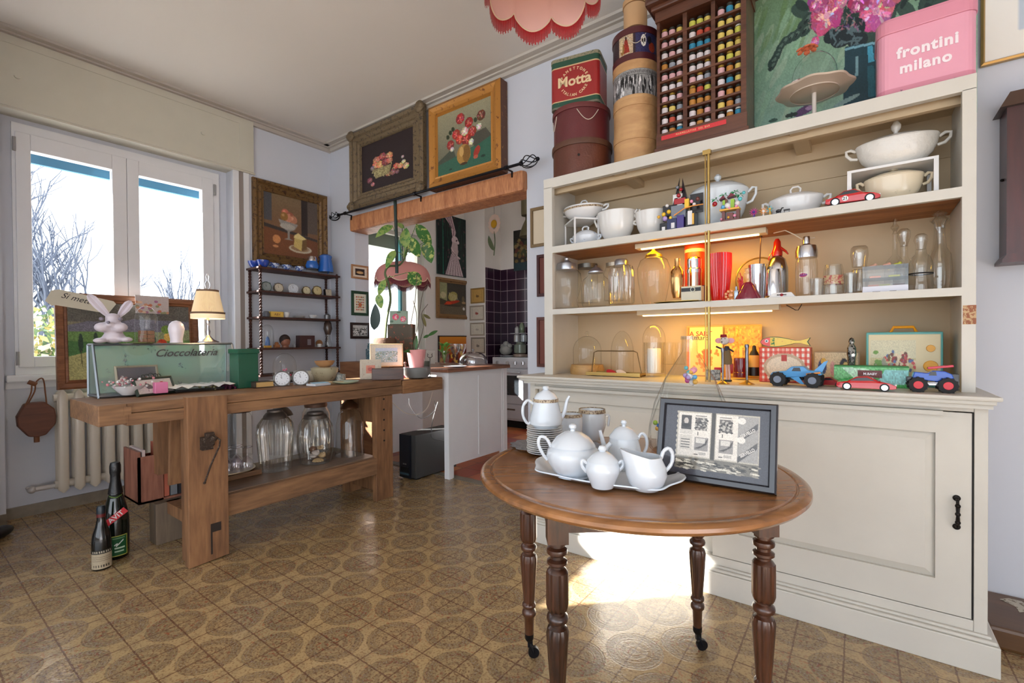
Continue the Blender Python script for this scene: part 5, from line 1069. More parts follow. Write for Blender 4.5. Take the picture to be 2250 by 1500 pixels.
text('A SART',h*.13,mat('poster_red',C(190,60,40),.5),'lettering',t_,(-.02,-.0016,h*.84),FR,extrude=.0003,bold=.0006); text('Amaro',h*.14,mat('poster_black',C(60,36,20),.5),'script',t_,(-.03,-.0016,h*.76),FR,extrude=.0002,shear=.3)
cv=Cv(70,70,(190,150,60))
for k in range(300): g=cv.rs.rand(); cv.ell(cv.rs.rand(),.4+.6*cv.rs.rand(),.04,.02,(150+90*g,100+90*g,30+40*g),cv.rs.rand()*3)
cv.rect(.1,.05,.9,.25,(120,20,24)); cv.rect(.42,.2,.5,.6,(236,190,80))
plate('advert_plate','golden framed advert plate with sunflowers, behind the animal figurine',1590,1673,800,714,2.60,cv,mat('plate_gold',C(176,120,40),.4,.3))
# generic figurine
p=Pc(1592,2.35); t_=thing('animal_figurine','standing grey figurine with pink ears, red cap and brown skirt, under the lower strip light','figurine',p); s=S(p)
def fz(r): return zr(p,r)
b=M(); b.box(-.002,.030,-.012,.012,0,.009,bev=.003); b.obj('base',Mblack,t_)
b=M(); b.cyl((.010,0,.009),(.008,0,fz(797)),.005); b.cyl((.022,0,.009),(.018,0,fz(797)),.005); b.obj('legs',mat('figure_skin',C(206,170,160),.5),t_)
b=M(); b.lathe([(.020,fz(800)),(.021,fz(790)),(.014,fz(776)),(.012,fz(768))],n=20,c=(.012,0,0)); b.obj('skirt',mat('olive_skirt',C(110,90,56),.7),t_)
b=M(); b.lathe([(.013,fz(770)),(.012,fz(764)),(.008,fz(760))],n=16,c=(.010,0,0)); b.tube([(.0,-.008,fz(768)),(-.02,-.014,fz(764)),(-.034,-.012,fz(761))],.004); b.tube([(.02,-.004,fz(766)),(.034,-.008,fz(770)),(.04,-.010,fz(772))],.004); b.obj('jacket',mat('dark_jacket',C(36,32,46),.6),t_)
b=M(); b.sph((.0,0,fz(748)),.021,sz=.95); b.sph((-.004,-.017,fz(752)),.009); hd=b.obj('head',mat('grey_fur',C(196,188,184),.7),t_)
for sg in (-1,1): b=M(); b.sph((sg*.026,.004,fz(748)),.013,sy=.3,sx=1.25); b.obj('ear',mat('pink_ear',C(222,160,170),.6),hd)
b=M(); b.sph((-.006,-.0255,fz(751)),.003); b.sph((-.010,-.018,fz(744)),.0022); b.sph((.006,-.0195,fz(744)),.0022); b.obj('nose_and_eyes',Mblack,hd)
b=M(); b.lathe([(.015,0),(.013,.014),(.001,.014)],n=20,c=(-.004,0,fz(741))); b.obj('cap',mat('maroon_felt',C(130,20,30),.8),hd)
# candlesticks
Mpew=mat('pewter_stick',C(128,128,134),.25,.9)
px_lathe('candlestick','slim pewter candlestick with brass foot in front of the figurine','candlestick',at(1588,843,z=Zc),[('foot',Mbrass,[(16,844),(14,841),(5,837),(3,833)]),('stem',Mpew,[(2,836),(3,800),(3.4,775),(4.5,770),(3.5,764),(.1,764)])],n=24)
px_lathe('candlestick','slim pewter candlestick with brass foot, right one near the gingham tin','candlestick',at(1641,844,z=Zc),[('foot',Mbrass,[(19,846),(16,842),(6,838),(3,834)]),('stem',Mpew,[(2.4,838),(4,800),(4,775),(4,765),(5.5,760),(4,756),(.1,756)])],n=24)
px_lathe('red_canister','dark red lacquer canister behind the right candlestick','canister',Pc(1627,2.50),[('body',mat('dark_red_lacquer',C(98,8,18),.15,coat=.7),[(17,828),(17,818),(15.5,817),(16,790),(15,786),(.1,784)])],one=True)
b=M(); b.box(-.02,.02,0,.03,0,.026,bev=.002); tag(b.obj('red_trinket_box',mat('crimson',C(150,16,40),.25)),'small crimson box on the counter left behind the figurine','box',loc=Pc(1578,2.50)+Vector((0,0,.03)))
b=M(); b.box(-.035,.03,0,.01,0,.05); tag(b.obj('silver_print',mat('crackled_silver',C(150,156,158),.4,.5,wear=C(90,96,100),wscale=80,wamt=.5)),'crackled silver card standing left of the figurine','card',loc=Pc(1568,2.40))
b=M(); b.lathe([(.012,0),(.012,.035),(.004,.05),(.004,.06),(.001,.06)],n=16); b2=M()
px_lathe('liquor_bottle','squat dark bottle with a parchment label, beside the gingham tin','bottle',Pc(1657,2.54),[('bottle',Mblack,[(13,825),(13,782),(5,768),(4,760),(.1,758)]),('label',mat('parchment',C(206,166,90),.6),[(13.4,806),(13.4,780)],{'cap0':False,'cap1':False})])
# gingham tin + fish
xa=at(1668,830,y=2.42).x; xb=at(1781,830,y=2.42).x; p=Vector(((xa+xb)/2,2.42,Zc)); w=xb-xa; h=zr(p,763)
t_=thing('gingham_tin','red gingham tin with a lace oval label on the cabinet counter','tin',p)
b=M(); b.box(-w/2,w/2,0,.10,0,h,bev=.003); b.obj('tin',mat('gingham_side',C(196,60,40),.4),t_)
cv=Cv(90,54,(238,228,214))
for i in range(18): cv.m((((cv.X*18).astype(int)%2==0)),(224,110,80),0.04)
cv.m(((cv.X*20).astype(int)%2==0),(206,50,34),.6); cv.m(((cv.Y*12).astype(int)%2==0),(206,50,34),.6); cv.ell(.5,.42,.42,.42,(196,168,140)); cv.ell(.5,.42,.36,.34,(232,214,190)); cv.ell(.47,.2,.12,.10,(110,130,190)); cv.ell(.45,.13,.1,.05,(170,40,60)); cv.rect(.44,.62,.56,.8,(190,60,50)); cv.noise(.15)
painted(cv,'front_print',t_,w*.97,h*.96,loc=(0,-.0007,h*.02))
# fish tin
fa=at(1670,748,y=2.43); fb=at(1781,746,y=2.43); L_=fb.x-fa.x; k=zr(Vector((p.x,2.43,Zc)),763)
t_=thing('fish_tin','red-headed yellow and green fish-shaped tin lying on the gingham tin','tin',((fa.x+fb.x)/2,2.44,Zc+k+.001))
def fo(n=40):
    up=[];dn=[]
    for i in range(n+1):
        u=i/n
        hh_=.22*math.sin(PI*min(u/.82,1)**.62) if u<.82 else 0
        hh_=max(hh_,.055) if u>.02 else 0.0
        if u>.82: hh_=.055+(u-.82)/.18*.12
        up.append(((u-.5)*L_,.5*.034*2+hh_*L_*.55)); dn.append(((u-.5)*L_,.034-hh_*L_*.55))
    dn[-1]=(dn[-1][0],dn[-1][1]); return up+[(L_*.45,.034)]+dn[::-1]
pts=[(x,z+.002) for x,z in fo()]; mnz=min(z for x,z in pts); pts=[(x,z-mnz) for x,z in pts]; mxz=max(z for x,z in pts)
b=M(); b.prism(pts,'y',-.012,.012); b.obj('body',mat('fish_green_edge',C(40,90,40),.4,coat=.4),t_,bevel=.001)
cx=sum(z for x,z in pts)/len(pts)
def inset(f,g): return [(x*f,(z-cx)*g+cx) for x,z in pts]
b=M(); b.prism(inset(.96,.86),'y',-.0135,-.0121); b.obj('yellow_scales',mat('fish_yellow',C(232,196,50),.4,coat=.4,wear=C(200,90,40),wscale=70,wamt=.60),t_)
b=M(); hp=[q for q in inset(.97,.9) if q[0]<-L_*.27]; b.prism(hp,'y',-.015,-.0136); hd=b.obj('head',mat('fish_red',C(222,52,34),.35,coat=.4),t_)
b=M(); b.cyl((-L_*.36,-.0151,cx+.004),(-L_*.36,-.0157,cx+.004),.0075); b.mat(1); b.cyl((-L_*.36,-.0158,cx+.004),(-L_*.36,-.0163,cx+.004),.004); b.obj('eye',[Tc['white'],Tc['black']],hd)
b=M(); b.box(-L_*.27,-L_*.20,-.0152,-.0136,cx-.018,cx+.018); b.obj('collar',mat('fish_collar',C(46,120,60),.4,wear=C(240,200,60),wscale=90,wamt=.5),t_)
# cream tray with pictures
cv=Cv(60,24,(206,190,156)); cv.ell(.18,.5,.10,.3,(40,60,120)); cv.ell(.2,.7,.06,.12,(220,180,60)); cv.ell(.68,.5,.10,.32,(30,24,24)); cv.ell(.72,.45,.08,.22,(210,190,110)); cv.ell(.9,.4,.06,.3,(190,190,60)); cv.ell(.42,.45,.06,.25,(200,150,150)); cv.noise(.2)
plate('picture_tray','beige tray printed with small figures, behind the green box',1787,1889,806,772,2.57,cv,mat('tray_beige',C(160,140,110),.4),tilt=8,cat='tray')
px_lathe('crystal_bottle','tall cut crystal bottle on the green box, left of the toy television','bottle',Pc(1871,2.44)+Vector((0,0,.0475)),[('bottle',mat('cut_crystal_silver',C(150,150,144),.12,.75,wear=C(40,40,36),wscale=110,wamt=.52),[(8,806),(9,785),(11,778),(10,764),(6,756)]),('stopper',mat('cut_crystal_silver',None),[(5,756),(7,750),(5,744),(.1,741)])],n=8)
# toy television
xa=at(1903,805,y=2.47).x; xb=at(2073,805,y=2.47).x; w=xb-xa; p=Vector(((xa+xb)/2,2.47,Zc)); h=zr(p,729)
t_=thing('toy_television','retro toy television with turquoise case, cream front and yellow handle','toy',p)
b=M(); b.box(-w/2,w/2,0,.10,0,h,bev=.006); b.obj('case',mat('turquoise_case',C(92,164,160),.35),t_)
b=M(); b.box(-w/2+.008,w/2-.008,-.002,.004,.008,h-.010,bev=.002); b.obj('front_panel',mat('tv_cream',C(214,200,160),.4),t_)
cv=Cv(90,70,(196,184,140)); cv.rect(0,.55,1,1,(206,200,170)); 
for k in range(60): cv.ell(.62+.14*cv.rs.randn(),.45+.12*cv.rs.randn(),.03,.05,[(190,80,80),(150,60,60),(90,110,150),(220,200,170),(110,70,60)][k%5],cv.rs.rand()*3)
for k in range(30): cv.ell(.12+.10*cv.rs.rand(),.2+.15*cv.rs.randn(),.06,.05,(110,150,70))
for k in range(20): cv.ell(.35+.08*cv.rs.randn(),.3+.1*cv.rs.randn(),.03,.05,(150,150,130))
cv.ell(.42,.55,.03,.10,(120,90,60)); cv.noise(.15); 
painted(cv,'screen_picture',t_,w*.60,h*.72,loc=(-w*.14,-.0030,h*.13))
for z,r_ in ((h*.70,.016),(h*.38,.026)):
    b=M(); b.cyl((w*.345,-.010,z),(w*.345,.0,z),r_*.8,r_*.9,n=24); b.obj('yellow_knob',mat('knob_yellow',C(226,160,20),.35),t_)
b=M(); hz=zr(p,716)-.004; b.tube([(-w*.16,.04,h-.002),(-w*.12,.04,hz),(w*.14,.04,hz),(w*.18,.04,h-.002)],.006,n=8); b.obj('handle',mat('handle_orange',C(226,150,20),.35),t_)
# green box
xa=at(1832,838,y=2.36).x; xb=at(1998,838,y=2.36).x; w=xb-xa; p=Vector(((xa+xb)/2,2.375,Zc)); h=zr(p,804)
t_=thing('green_game_box','long green illustrated toy box lying in front of the toy television','box',p,R(-1.5))
b=M(); b.box(-w/2,w/2,0,.085,0,h); b.obj('box',mat('box_green',C(50,140,70),.5),t_)
cv=Cv(120,24,(120,196,130)); cv.poly([(0,.3),(.3,.5),(.6,.9),(1,.6),(1,0),(0,0)],(70,170,90)); cv.poly([(.55,0),(1,.2),(1,.9),(.7,.9)],(150,214,214)); cv.poly([(.1,1),(.35,.2),(.5,.9)],(190,230,200)); cv.rect(.33,.45,.66,.85,(110,60,60)); cv.noise(.25,2)
painted(cv,'front_print',t_,w,h*.92,loc=(0,-.0006,h*.02)); text('M.BABY',.013,mat('toy_white2',C(240,236,240),.5),'lettering',t_,(0,-.0012,h*.62),FR,extrude=.0002,bold=.0004)
# monster trucks
def truck(name,label,p,Lc,wr,body,rim,accents,rz,kind):
    t_=thing(name,label,'toy truck',p,rz); l=Lc/2; w=Lc*.24
    for x in (-l*.66,l*.60):
        for sg in (-1,1):
            b=M(); b.cyl((x,sg*w*.75,wr),(x,sg*w*1.25,wr),wr,n=24)
            for k in range(12): a=2*PI*k/12; b.box(x+wr*.97*math.cos(a)-.003,x+wr*.97*math.cos(a)+.003,sg*w*1.0-w*.24,sg*w*1.0+w*.24,wr+wr*.97*math.sin(a)-.003,wr+wr*.97*math.sin(a)+.003)
            wo=b.obj('wheel',Mrub,t_); b=M(); b.cyl((x,sg*w*1.2,wr),(x,sg*w*1.28,wr),wr*.58,wr*.5,n=20); b.obj('rim',rim,wo)
    b=M(); b.box(-l*.7,l*.65,-w*.35,w*.35,wr*.9,wr*1.35); b.cyl((-l*.66,-w*.8,wr),(-l*.66,w*.8,wr),wr*.15); b.cyl((l*.6,-w*.8,wr),(l*.6,w*.8,wr),wr*.15)
    for x in (-.66,-.3,.25,.6): b.cyl((l*x,-w*.5,wr),(l*x*.6,-w*.5,wr*2.1),.0022,n=6)
    b.obj('chassis',accents[0],t_)
    b=M(); z0=wr*1.45
    if kind=='shark': side=[(-l*1.0,z0+.004),(-l*.9,z0+.016),(-l*.4,z0+.022),(-l*.2,z0+.040),(l*.25,z0+.042),(l*.42,z0+.026),(l*.85,z0+.022),(l*.9,z0+.008),(l*.2,z0-.002),(-l*.5,z0-.006)]
    else: side=[(-l*.9,z0+.008),(-l*.8,z0+.034),(-l*.2,z0+.030),(l*.0,z0+.040),(l*.5,z0+.038),(l*.8,z0+.028),(l*.9,z0+.010),(l*.2,z0)]
    b.prism(side,'y',-w*.62,w*.62); b.obj('body',body,t_,bevel=.003)
    b=M(); b.prism([(-l*.18,z0+.022),(-l*.1,z0+.036),(l*.12,z0+.037),(l*.16,z0+.022)],'y',-w*.64,w*.64); b.obj('cab_window',Tc['black'],t_)
    return t_,l,w,z0
pw=at(1748,850,z=Zc); pa=at(1689,850,z=Zc)
p=Vector((at(1746,853,z=Zc).x,2.275,Zc)); Lc=at(1810,845,y=2.27).x-at(1684,845,y=2.27).x
t_,l,w,z0=truck('monster_truck','light blue shark-like monster truck toy at the middle of the cabinet counter',p,Lc*.95,.0285,mat('shark_blue',C(70,150,210),.3,coat=.4),mat('rim_grey',C(120,126,140),.3,.5),[Tc['black']],R(-4),'shark')
b=M(); b.prism([(l*.55,z0+.02),(l*.95,z0+.062),(l*1.08,z0+.066),(l*.88,z0+.02)],'y',-.003,.003); b.obj('tail_fin',mat('shark_blue',None),t_); b=M(); b.prism([(-l*.2,z0-.004),(l*.2,z0-.03),(l*.3,z0-.028),(l*.1,z0)],'y',-w*.9,-w*.8); b.obj('side_fin',mat('shark_blue',None),t_)
b=M(); b.box(-l*1.02,-l*.6,-w*.5,w*.5,z0-.008,z0-.001); b.obj('jaw',Tc['red'],t_); b=M(); b.cyl((l*.35,-w*.6,z0+.01),(l*.85,-w*.6,z0+.018),.004); b.obj('exhaust',Tc['orange'],t_)
p=Vector((at(2040,855,z=Zc).x,2.27,Zc)); Lc=at(2094,845,y=2.27).x-at(1986,845,y=2.27).x
t_,l,w,z0=truck('monster_truck','blue and black monster truck toy with red wheels at the right end of the counter',p,Lc*.95,.0265,mat('deep_blue',C(24,84,190),.25,coat=.5),mat('wheel_red',C(206,16,40),.3),[Tc['black']],R(2),'truck')
b=M(); b.box(-l*.75,l*.6,-w*.7,-w*.64,z0-.012,z0-.006); b.cyl((-l*.5,-w*.7,z0-.006),(l*.55,-w*.7,z0-.002),.003); b.obj('silver_pipe',Msil,t_); b=M(); b.T=Matrix.Rotation(R(-8),4,'Y'); b.box(l*.0,l*1.1,-w*.1,w*.5,z0+.044,z0+.052,bev=.002); b.obj('pink_spoiler',mat('coral_red',C(206,60,84),.35),t_)
b=M(); b.box(l*.75,l*1.1,-w*.5,w*.5,.02,z0+.03,bev=.003); b.box(-l*1.15,-l*.85,-w*.5,w*.5,.035,z0+.016,bev=.003); b.obj('bumper',Tc['black'],t_)
xa=at(1838,858,y=2.21); xb=at(1971,858,y=2.21)
car('toy_car','red toy sports car parked at the front edge of the cabinet counter',Vector(((xa.x+xb.x)/2,2.222,Zc)),xb.x-xa.x,.066,.054,Mcr_,R(-3),1)
xa=at(1797,842,y=2.31); xb=at(1850,842,y=2.31)
car('toy_car','small dark red toy race car behind the shark-like truck',Vector((xb.x-.04,2.335,Zc)),.10,.045,.038,mat('race_red',C(150,20,24),.3),R(-8),1)
# ================================================================ TEA THINGS ON THE ROUND TABLE
Tz=TZ
Mpt=mat('glazed_white',C(214,222,230),.15,coat=.6,var=.02)
def T(px,row,z=Tz): return at(px,row,z=z)
def curve_pts(pts,n=8):
    out=[]; P=[Vector(p) for p in pts]; P=[P[0]*2-P[1]]+P+[P[-1]*2-P[-2]]
    for i in range(1,len(P)-2):
        for k in range(n):
            t=k/n; a,b_,c,d=P[i-1],P[i],P[i+1],P[i+2]
            out.append(.5*((2*b_)+(c-a)*t+(2*a-5*b_+4*c-d)*t*t+(3*b_-a-3*c+d)*t**3))
    out.append(P[-2]); return out
def scrn(p,dx,row,dy=0):   # local offset: dx px to the right of the thing's axis (in the picture's right direction), at image row
    s=S(p); v=RT*dx*s*cosx(p); return Vector((v.x,v.y,zr(p,row)))
def pot(name,label,cat,p,rb,prof,lid=None,knob=None,handles=(),spout=None,mt=None,rimm=None,fl=0,n=64):
    p=Vector(p); s=S(p)*cosx(p); t_=thing(name,label,cat,p)
    r0=proj(p)[1]; off=r0-rb
    cv_=lambda pr:[(max(r*s,1e-4),max((r0-(row+off))*S(p),0)) for r,row in pr]
    mt=mt or Mpt; b=M(); b.lathe(cv_(prof),n=n,cap1=False,flute=fl,fn=16); b.obj('body',mt,t_)
    if rimm: b=M(); b.lathe(cv_(rimm),n=n,cap0=False,cap1=False); b.obj('gold_rim',Mgline,t_)
    if lid:
        b=M(); b.lathe(cv_(lid),n=n); lo=b.obj('lid',mt,t_)
        if knob: b=M(); b.lathe(cv_(knob),n=20); b.obj('knob',mt,lo)
    for h in handles: b=M(); b.tube(curve_pts([scrn(p,dx,row+off) for dx,row in h],5),[.0045*(1.15 if i%5 else 1) for i in range((len(h)-1)*5+1)],n=8); b.obj('handle',mt,t_)
    if spout: b=M(); pts=curve_pts([scrn(p,dx,row+off) for dx,row,_ in spout],5); K=len(pts); rr=[spout[0][2]*s+(spout[-1][2]-spout[0][2])*s*i/(K-1) for i in range(K)]; b.tube(pts,rr,n=12); b.obj('spout',mt,t_)
    return t_
# silver tray with plates
p=T(1226,986); b=M(); k=.185
b.lathe([(k*.72,.0),(k*.8,.004),(k*.97,.008),(k*1.0,.013),(k*.96,.012),(k*.8,.006),(.001,.006)],n=96,lobe=(.035,16,lambda q:1 if q in (2,3,4) else 0),sy=.72)
t_=thing('silver_tray','ornate scalloped silver tray under the plate stack and coffee pot','tray',p,R(20)); b.obj('tray',mat('ornate_silver',C(176,176,180),.2,1,bump=1.0,bscale=90),t_)
pp=T(1197,1000); z=Tz+.0067; s=S(pp)*cosx(pp)
Mpl=mat('plate_white',C(216,218,218),.2,coat=.5); proto=None; nP=13
stack_top=zr(Vector((pp.x,pp.y,z)),937); dz=(stack_top)/nP
names=['bottom','second','third','fourth','fifth','sixth','seventh','eighth','ninth','tenth','eleventh','twelfth','top']
for i in range(nP):
    if proto is None:
        b=M(); r=39.5*s; b.lathe([(r*.5,0),(r*.55,0),(r*.6,.0015),(r*.93,.0075),(r,.0092),(r*.995,.0105),(r*.93,.0092),(r*.6,.0035),(.001,.003)],n=48,lobe=(.012,12,lambda q:1 if q in (3,4,5,6) else 0)); o=proto=b.obj('dessert_plate',Mpl)
    else: o=proto.copy(); COL.objects.link(o)
    tag(o,'white gold-edged dessert plate, %s of the thirteen stacked on the silver tray'%(names[i]),'plate','stacked dessert plates',loc=(pp.x+.0012*math.sin(i*2.1),pp.y+.0012*math.cos(i*1.7),z+i*dz),rz=i*.4)
zc=z+(nP-1)*dz+.0035
pot('coffee_pot','tall white coffee pot with a gold band, standing on the plate stack','pot',Vector((pp.x+.006,pp.y,zc)),938,[(24,938),(26,936),(35,928),(36,915),(31,898),(28,885),(27,876)],lid=[(27,876),(26,872),(20,862),(11,857),(6,854)],knob=[(5,855),(8,850),(6,846),(.1,845)],handles=[[(-27,885),(-40,877),(-50,890),(-50,912),(-40,928),(-30,922)]],spout=[(30,922,5.5),(40,905,4),(46,880,3),(52,868,2.6)],rimm=[(27.8,880),(27.6,873)])
pot('sugar_bowl','white gold-rimmed cup beside the coffee pot on the silver tray','cup',T(1253,978)+Vector((0,0,.0065)),982,[(18,982),(22,975),(27,955),(27,930),(26,917),(24,917),(22,940),(.1,970)],handles=[[(-26,925),(-34,932),(-30,950)]],rimm=[(27.4,922),(26.6,915)])
pot('sugar_bowl','wider white gold-rimmed bowl with handles behind the large teapot','bowl',T(1301,967)+Vector((0,0,.0065)),972,[(18,972),(24,962),(31,940),(30,920),(28,908),(26,908),(24,930),(.1,960)],handles=[[(28,920),(38,922),(36,945)]],rimm=[(30.2,914),(28.8,906)])
# platter
a_=T(1188,1021,.75); c_=T(1500,1069,.75); mid=(a_+c_)/2; dr=(c_-a_); Lp=dr.length/2; rzp=math.atan2(dr.y,dr.x); Wp=.125
t_=thing('serving_platter','large white scalloped serving platter carrying the white tea set','platter',(mid.x,mid.y-.0,Tz),rzp)
vs=[];fs=[];nn=96; prof_=[(.0,.004),(.70,.004),(.78,.006),(.95,.016),(1.0,.019),(.99,.0225),(.94,.019),(.80,.010),(.72,.0075),(0,.0075)]
b=M()
for r,z_ in prof_:
    for i in range(nn):
        a=2*PI*i/nn; c,s_=math.cos(a),math.sin(a); e=2/3.0; x=Lp*abs(c)**e*(1 if c>=0 else -1); y=Wp*abs(s_)**e*(1 if s_>=0 else -1)
        w=1+(.03*math.cos(8*a) if r>.9 else 0)-.04*(abs(s_)**6)*(r>.9); zz_=z_+(.012*abs(c)**8 if r>.9 else 0); vs.append((x*r*w,y*r*w,zz_))
for k in range(len(prof_)-1):
    for i in range(nn): j=(i+1)%nn; fs.append((k*nn+i,k*nn+j,(k+1)*nn+j,(k+1)*nn+i))
b.add(vs,fs,True); b.obj('platter',Mpt,t_)
zp_=Tz+.008
pot('teapot','biggest white lidded teapot on the platter, handle to the left','teapot',T(1259,1046,zp_),1049,[(33,1049),(37,1047),(33,1044),(44,1034),(55,1015),(59,1000),(56,990),(49,983),(47,980)],lid=[(50,981),(48,977),(36,962),(20,952),(10,949)],knob=[(6,950),(5,946),(9,941),(8,936),(3,933),(.1,933)],handles=[[(-46,988),(-58,966),(-72,962),(-76,978),(-66,1000),(-56,1012)]],spout=[(50,1012,9),(64,1003,7),(72,990,6),(84,977,5)],fl=.006)
pot('teapot','medium white lidded pot behind the creamer, handle to the right','teapot',T(1371,1030,zp_),1036,[(22,1036),(26,1030),(36,1008),(38,992),(33,975),(31,965)],lid=[(33,966),(31,962),(20,948),(10,942)],knob=[(5,943),(4,939),(7,934),(5,929),(.1,927)],handles=[[(30,972),(40,958),(50,966),(52,985),(44,1002),(36,1000)]],spout=[(-34,1000,7),(-44,985,5),(-50,965,4),(-54,950,3.4)])
pot('sugar_bowl','small white lidded sugar bowl at the front of the platter','sugar bowl',T(1324,1071,zp_),1077,[(20,1077),(24,1075),(30,1060),(38,1040),(38,1030),(34,1020),(33,1017)],lid=[(35,1018),(33,1015),(22,1004),(12,997)],knob=[(6,998),(10,992),(7,985),(.1,983)],handles=[[(34,1024),(44,1018),(46,1028),(36,1040)],[(-34,1024),(-44,1016),(-46,1028),(-36,1042)]])
t_=pot('milk_jug','white scroll-handled milk jug at the right of the platter','jug',T(1420,1075,zp_),1082,[(26,1082),(30,1080),(40,1066),(46,1048),(43,1030),(36,1016),(34,1008),(32,1008),(34,1018),(40,1045),(.1,1070)],handles=[[(33,1016),(40,998),(52,992),(60,1004),(58,1024),(46,1040),(42,1042)]])
bo=t_.children[0]
for v in bo.data.vertices:
    d=v.co.x*(-RT.x)+v.co.y*(-RT.y); hh=v.co.z/zr(Vector(t_.location),1008)
    if hh>.72 and d>0: k=(hh-.72)/.28*d/.06; v.co.x-=RT.x*.035*k; v.co.y-=RT.y*.035*k; v.co.z+=.022*k
# glass cone
p=T(1516,992); s=S(p)*cosx(p); t_=thing('glass_flask','big clear cone-shaped glass flask with a square neck, behind the black picture frame','flask',p)
def cvp(pr): return [(r*s,max(zr(p,row),0)) for r,row in pr]
b=M(); b.lathe(cvp([(84,992),(92,984),(95,965),(92,935),(80,885),(55,830),(30,792),(19,776),(17.5,772),(17.5,746),(19,742),(19,739)]),n=64,cap1=False); b.lathe(cvp([(82,990),(90,980),(91,940),(55,833),(16,772),(15.5,742),(19,739)]),n=64,cap1=False,cap0=False); b.obj('flask',mat_g if False else Mg,t_)
b=M(); b.lathe([(19*s*1.02,zr(p,746)),(19.5*s,zr(p,742)),(19*s,zr(p,738)),(15.5*s,zr(p,738)),(15.5*s,zr(p,744))],n=32,cap0=False,cap1=False); b.obj('rim',Mg3,t_)
hg=thing('candy_balloons','bunch of pastel candy balls hanging inside the glass flask','decoration',p+Vector((-.0,0,zr(p,850)))); rn=random.Random(4)
for k in range(16):
    c=['sky','pink','lilac','white','gold','teal','white','magenta'][k%8]; a=rn.random()*6.28; b=M(); b.sph((.024*math.cos(a)*rn.random()**.5,.02*math.sin(a),rn.uniform(0,.07)),rn.uniform(.007,.012),n=10,m=8); b.obj('ball',Tc[c],hg)
b=M(); b.cyl((0,0,.06),(0,0,zr(p,772)-zr(p,850)),.001,n=5); b.obj('thread',Mwhite,hg)
lp=thing('lollipops','green, yellow and blue lollipops standing in the glass flask left side','lollipop',Vector((p.x,p.y,Tz+.002))+Vector((RT.x,RT.y,0))*(-76*s))
for k,(dx,c,h) in enumerate(((-.008,'lime',.105),(.006,'blue',.095),(.0,'gold',.085))): b=M(); b.cyl((0,0,0),(dx,0,h),.0012,n=6); b.obj('stick',Mwhite,lp); b=M(); b.sph((dx,0,h),.009,n=10,m=8); b.obj('candy',Tc[c],lp)
# black frame
BL=at(1440,1047,z=Tz+.001); BR=at(1706,1089,z=Tz+.001); d=BR-BL; wf=d.length; rz=math.atan2(d.y,d.x); lean=R(14)
mid=(BL+BR)/2; hz=at(1587,893,x=None,y=None,z=Tz+.25)
sF=S(mid+Vector((0,.03,0))); Hf=(proj(mid)[1]-891)*sF/math.cos(lean)*1.005
t_=thing('framed_poster','black framed collage of old printed advertising cards leaning back on the table','picture frame',(mid.x,mid.y,Tz),rot=(-lean,0,rz))
b=M(); b.frame(wf,Hf,[(0,-.014),(0,.006),(.004,.012),(.016,.012),(.020,.004),(.020,.0)],z0=.003); b.box(-wf/2+.01,wf/2-.01,.0,.012,.01,Hf-.006); b.obj('frame',mat('black_lacquer_frame',C(38,38,44),.25,coat=.4),t_)
cv=Cv(240,165,(66,66,74)); X0_,Y0_,X1_,Y1_=.13,.10,.90,.90
cv.rect(X0_,Y0_,X1_,Y1_,(176,170,156)); cv.noise(.0)
def q_(x0,y0,x1,y1,c): cv.rect(X0_+(X1_-X0_)*x0,Y0_+(Y1_-Y0_)*y0,X0_+(X1_-X0_)*x1,Y0_+(Y1_-Y0_)*y1,c)
q_(.44,.0,.49,1,(66,62,56)); q_(.0,.0,1,.20,(110,106,96)); 
for k in range(120): cv.ell(X0_+(X1_-X0_)*cv.rs.rand(),Y0_+.0+.17*(Y1_-Y0_)*cv.rs.rand(),.03,.010,[(206,200,184),(60,58,54),(140,134,122)][k%3],-.1)
q_(.03,.22,.43,.98,(214,208,198)); q_(.50,.22,.99,.98,(214,208,198))
q_(.06,.68,.19,.93,(64,60,58)); cv.ell(X0_+.77*.125,.765,.022,.045,(180,172,164)); cv.ell(X0_+.77*.125,.70,.04,.03,(40,38,38)); 
for x in (.24,.54):
    q_(x,.68,x+.15,.90,(96,92,88)); 
    for k in range(50): cv.ell(X0_+.77*(x+.15*cv.rs.rand()),Y0_+.8*(.68+.22*cv.rs.rand()),.012,.012,[(60,58,56),(170,166,158)][k%2])
    q_(x,.33,x+.17,.56,(140,136,132)); cv.poly([(X0_+.77*x,Y0_+.8*.36),(X0_+.77*(x+.1),Y0_+.8*.42),(X0_+.77*(x+.17),Y0_+.8*.56),(X0_+.77*(x+.15),Y0_+.8*.44),(X0_+.77*(x+.06),Y0_+.8*.36)],(70,66,64)); q_(x+.02,.46,x+.13,.54,(200,196,188))
    for k in range(3): q_(x+.06,.60+.015*k,x+.14,.605+.015*k,(120,116,110)); q_(x+.06,.26+.015*k,x+.15,.265+.015*k,(120,116,110))
    q_(x+.035,.59,x+.045,.65,(50,48,46)); q_(x+.0,.25,x+.05,.27,(70,68,66)); q_(x+.0,.92,x+.14,.935,(110,106,100))
q_(.05,.33,.21,.58,(196,190,180)); 
for k in range(4): q_(.07,.36+.045*k,.18,.375+.045*k,(70,68,66))
for k in range(5): q_(.05,.61+.012*k,.21,.616+.012*k,(150,146,138))
q_(.76,.22,.99,.98,(150,148,144)); 
for y in (.82,.50): cv.ell(X0_+.77*.80,Y0_+.8*(y+.08),.035,.045,(216,212,204)); cv.poly([(X0_+.77*.765,Y0_+.8*(y-.20)),(X0_+.77*.98,Y0_+.8*(y+.06)),(X0_+.77*.98,Y0_+.8*(y-.04)),(X0_+.77*.765,Y0_+.8*(y-.30))],(78,76,76))
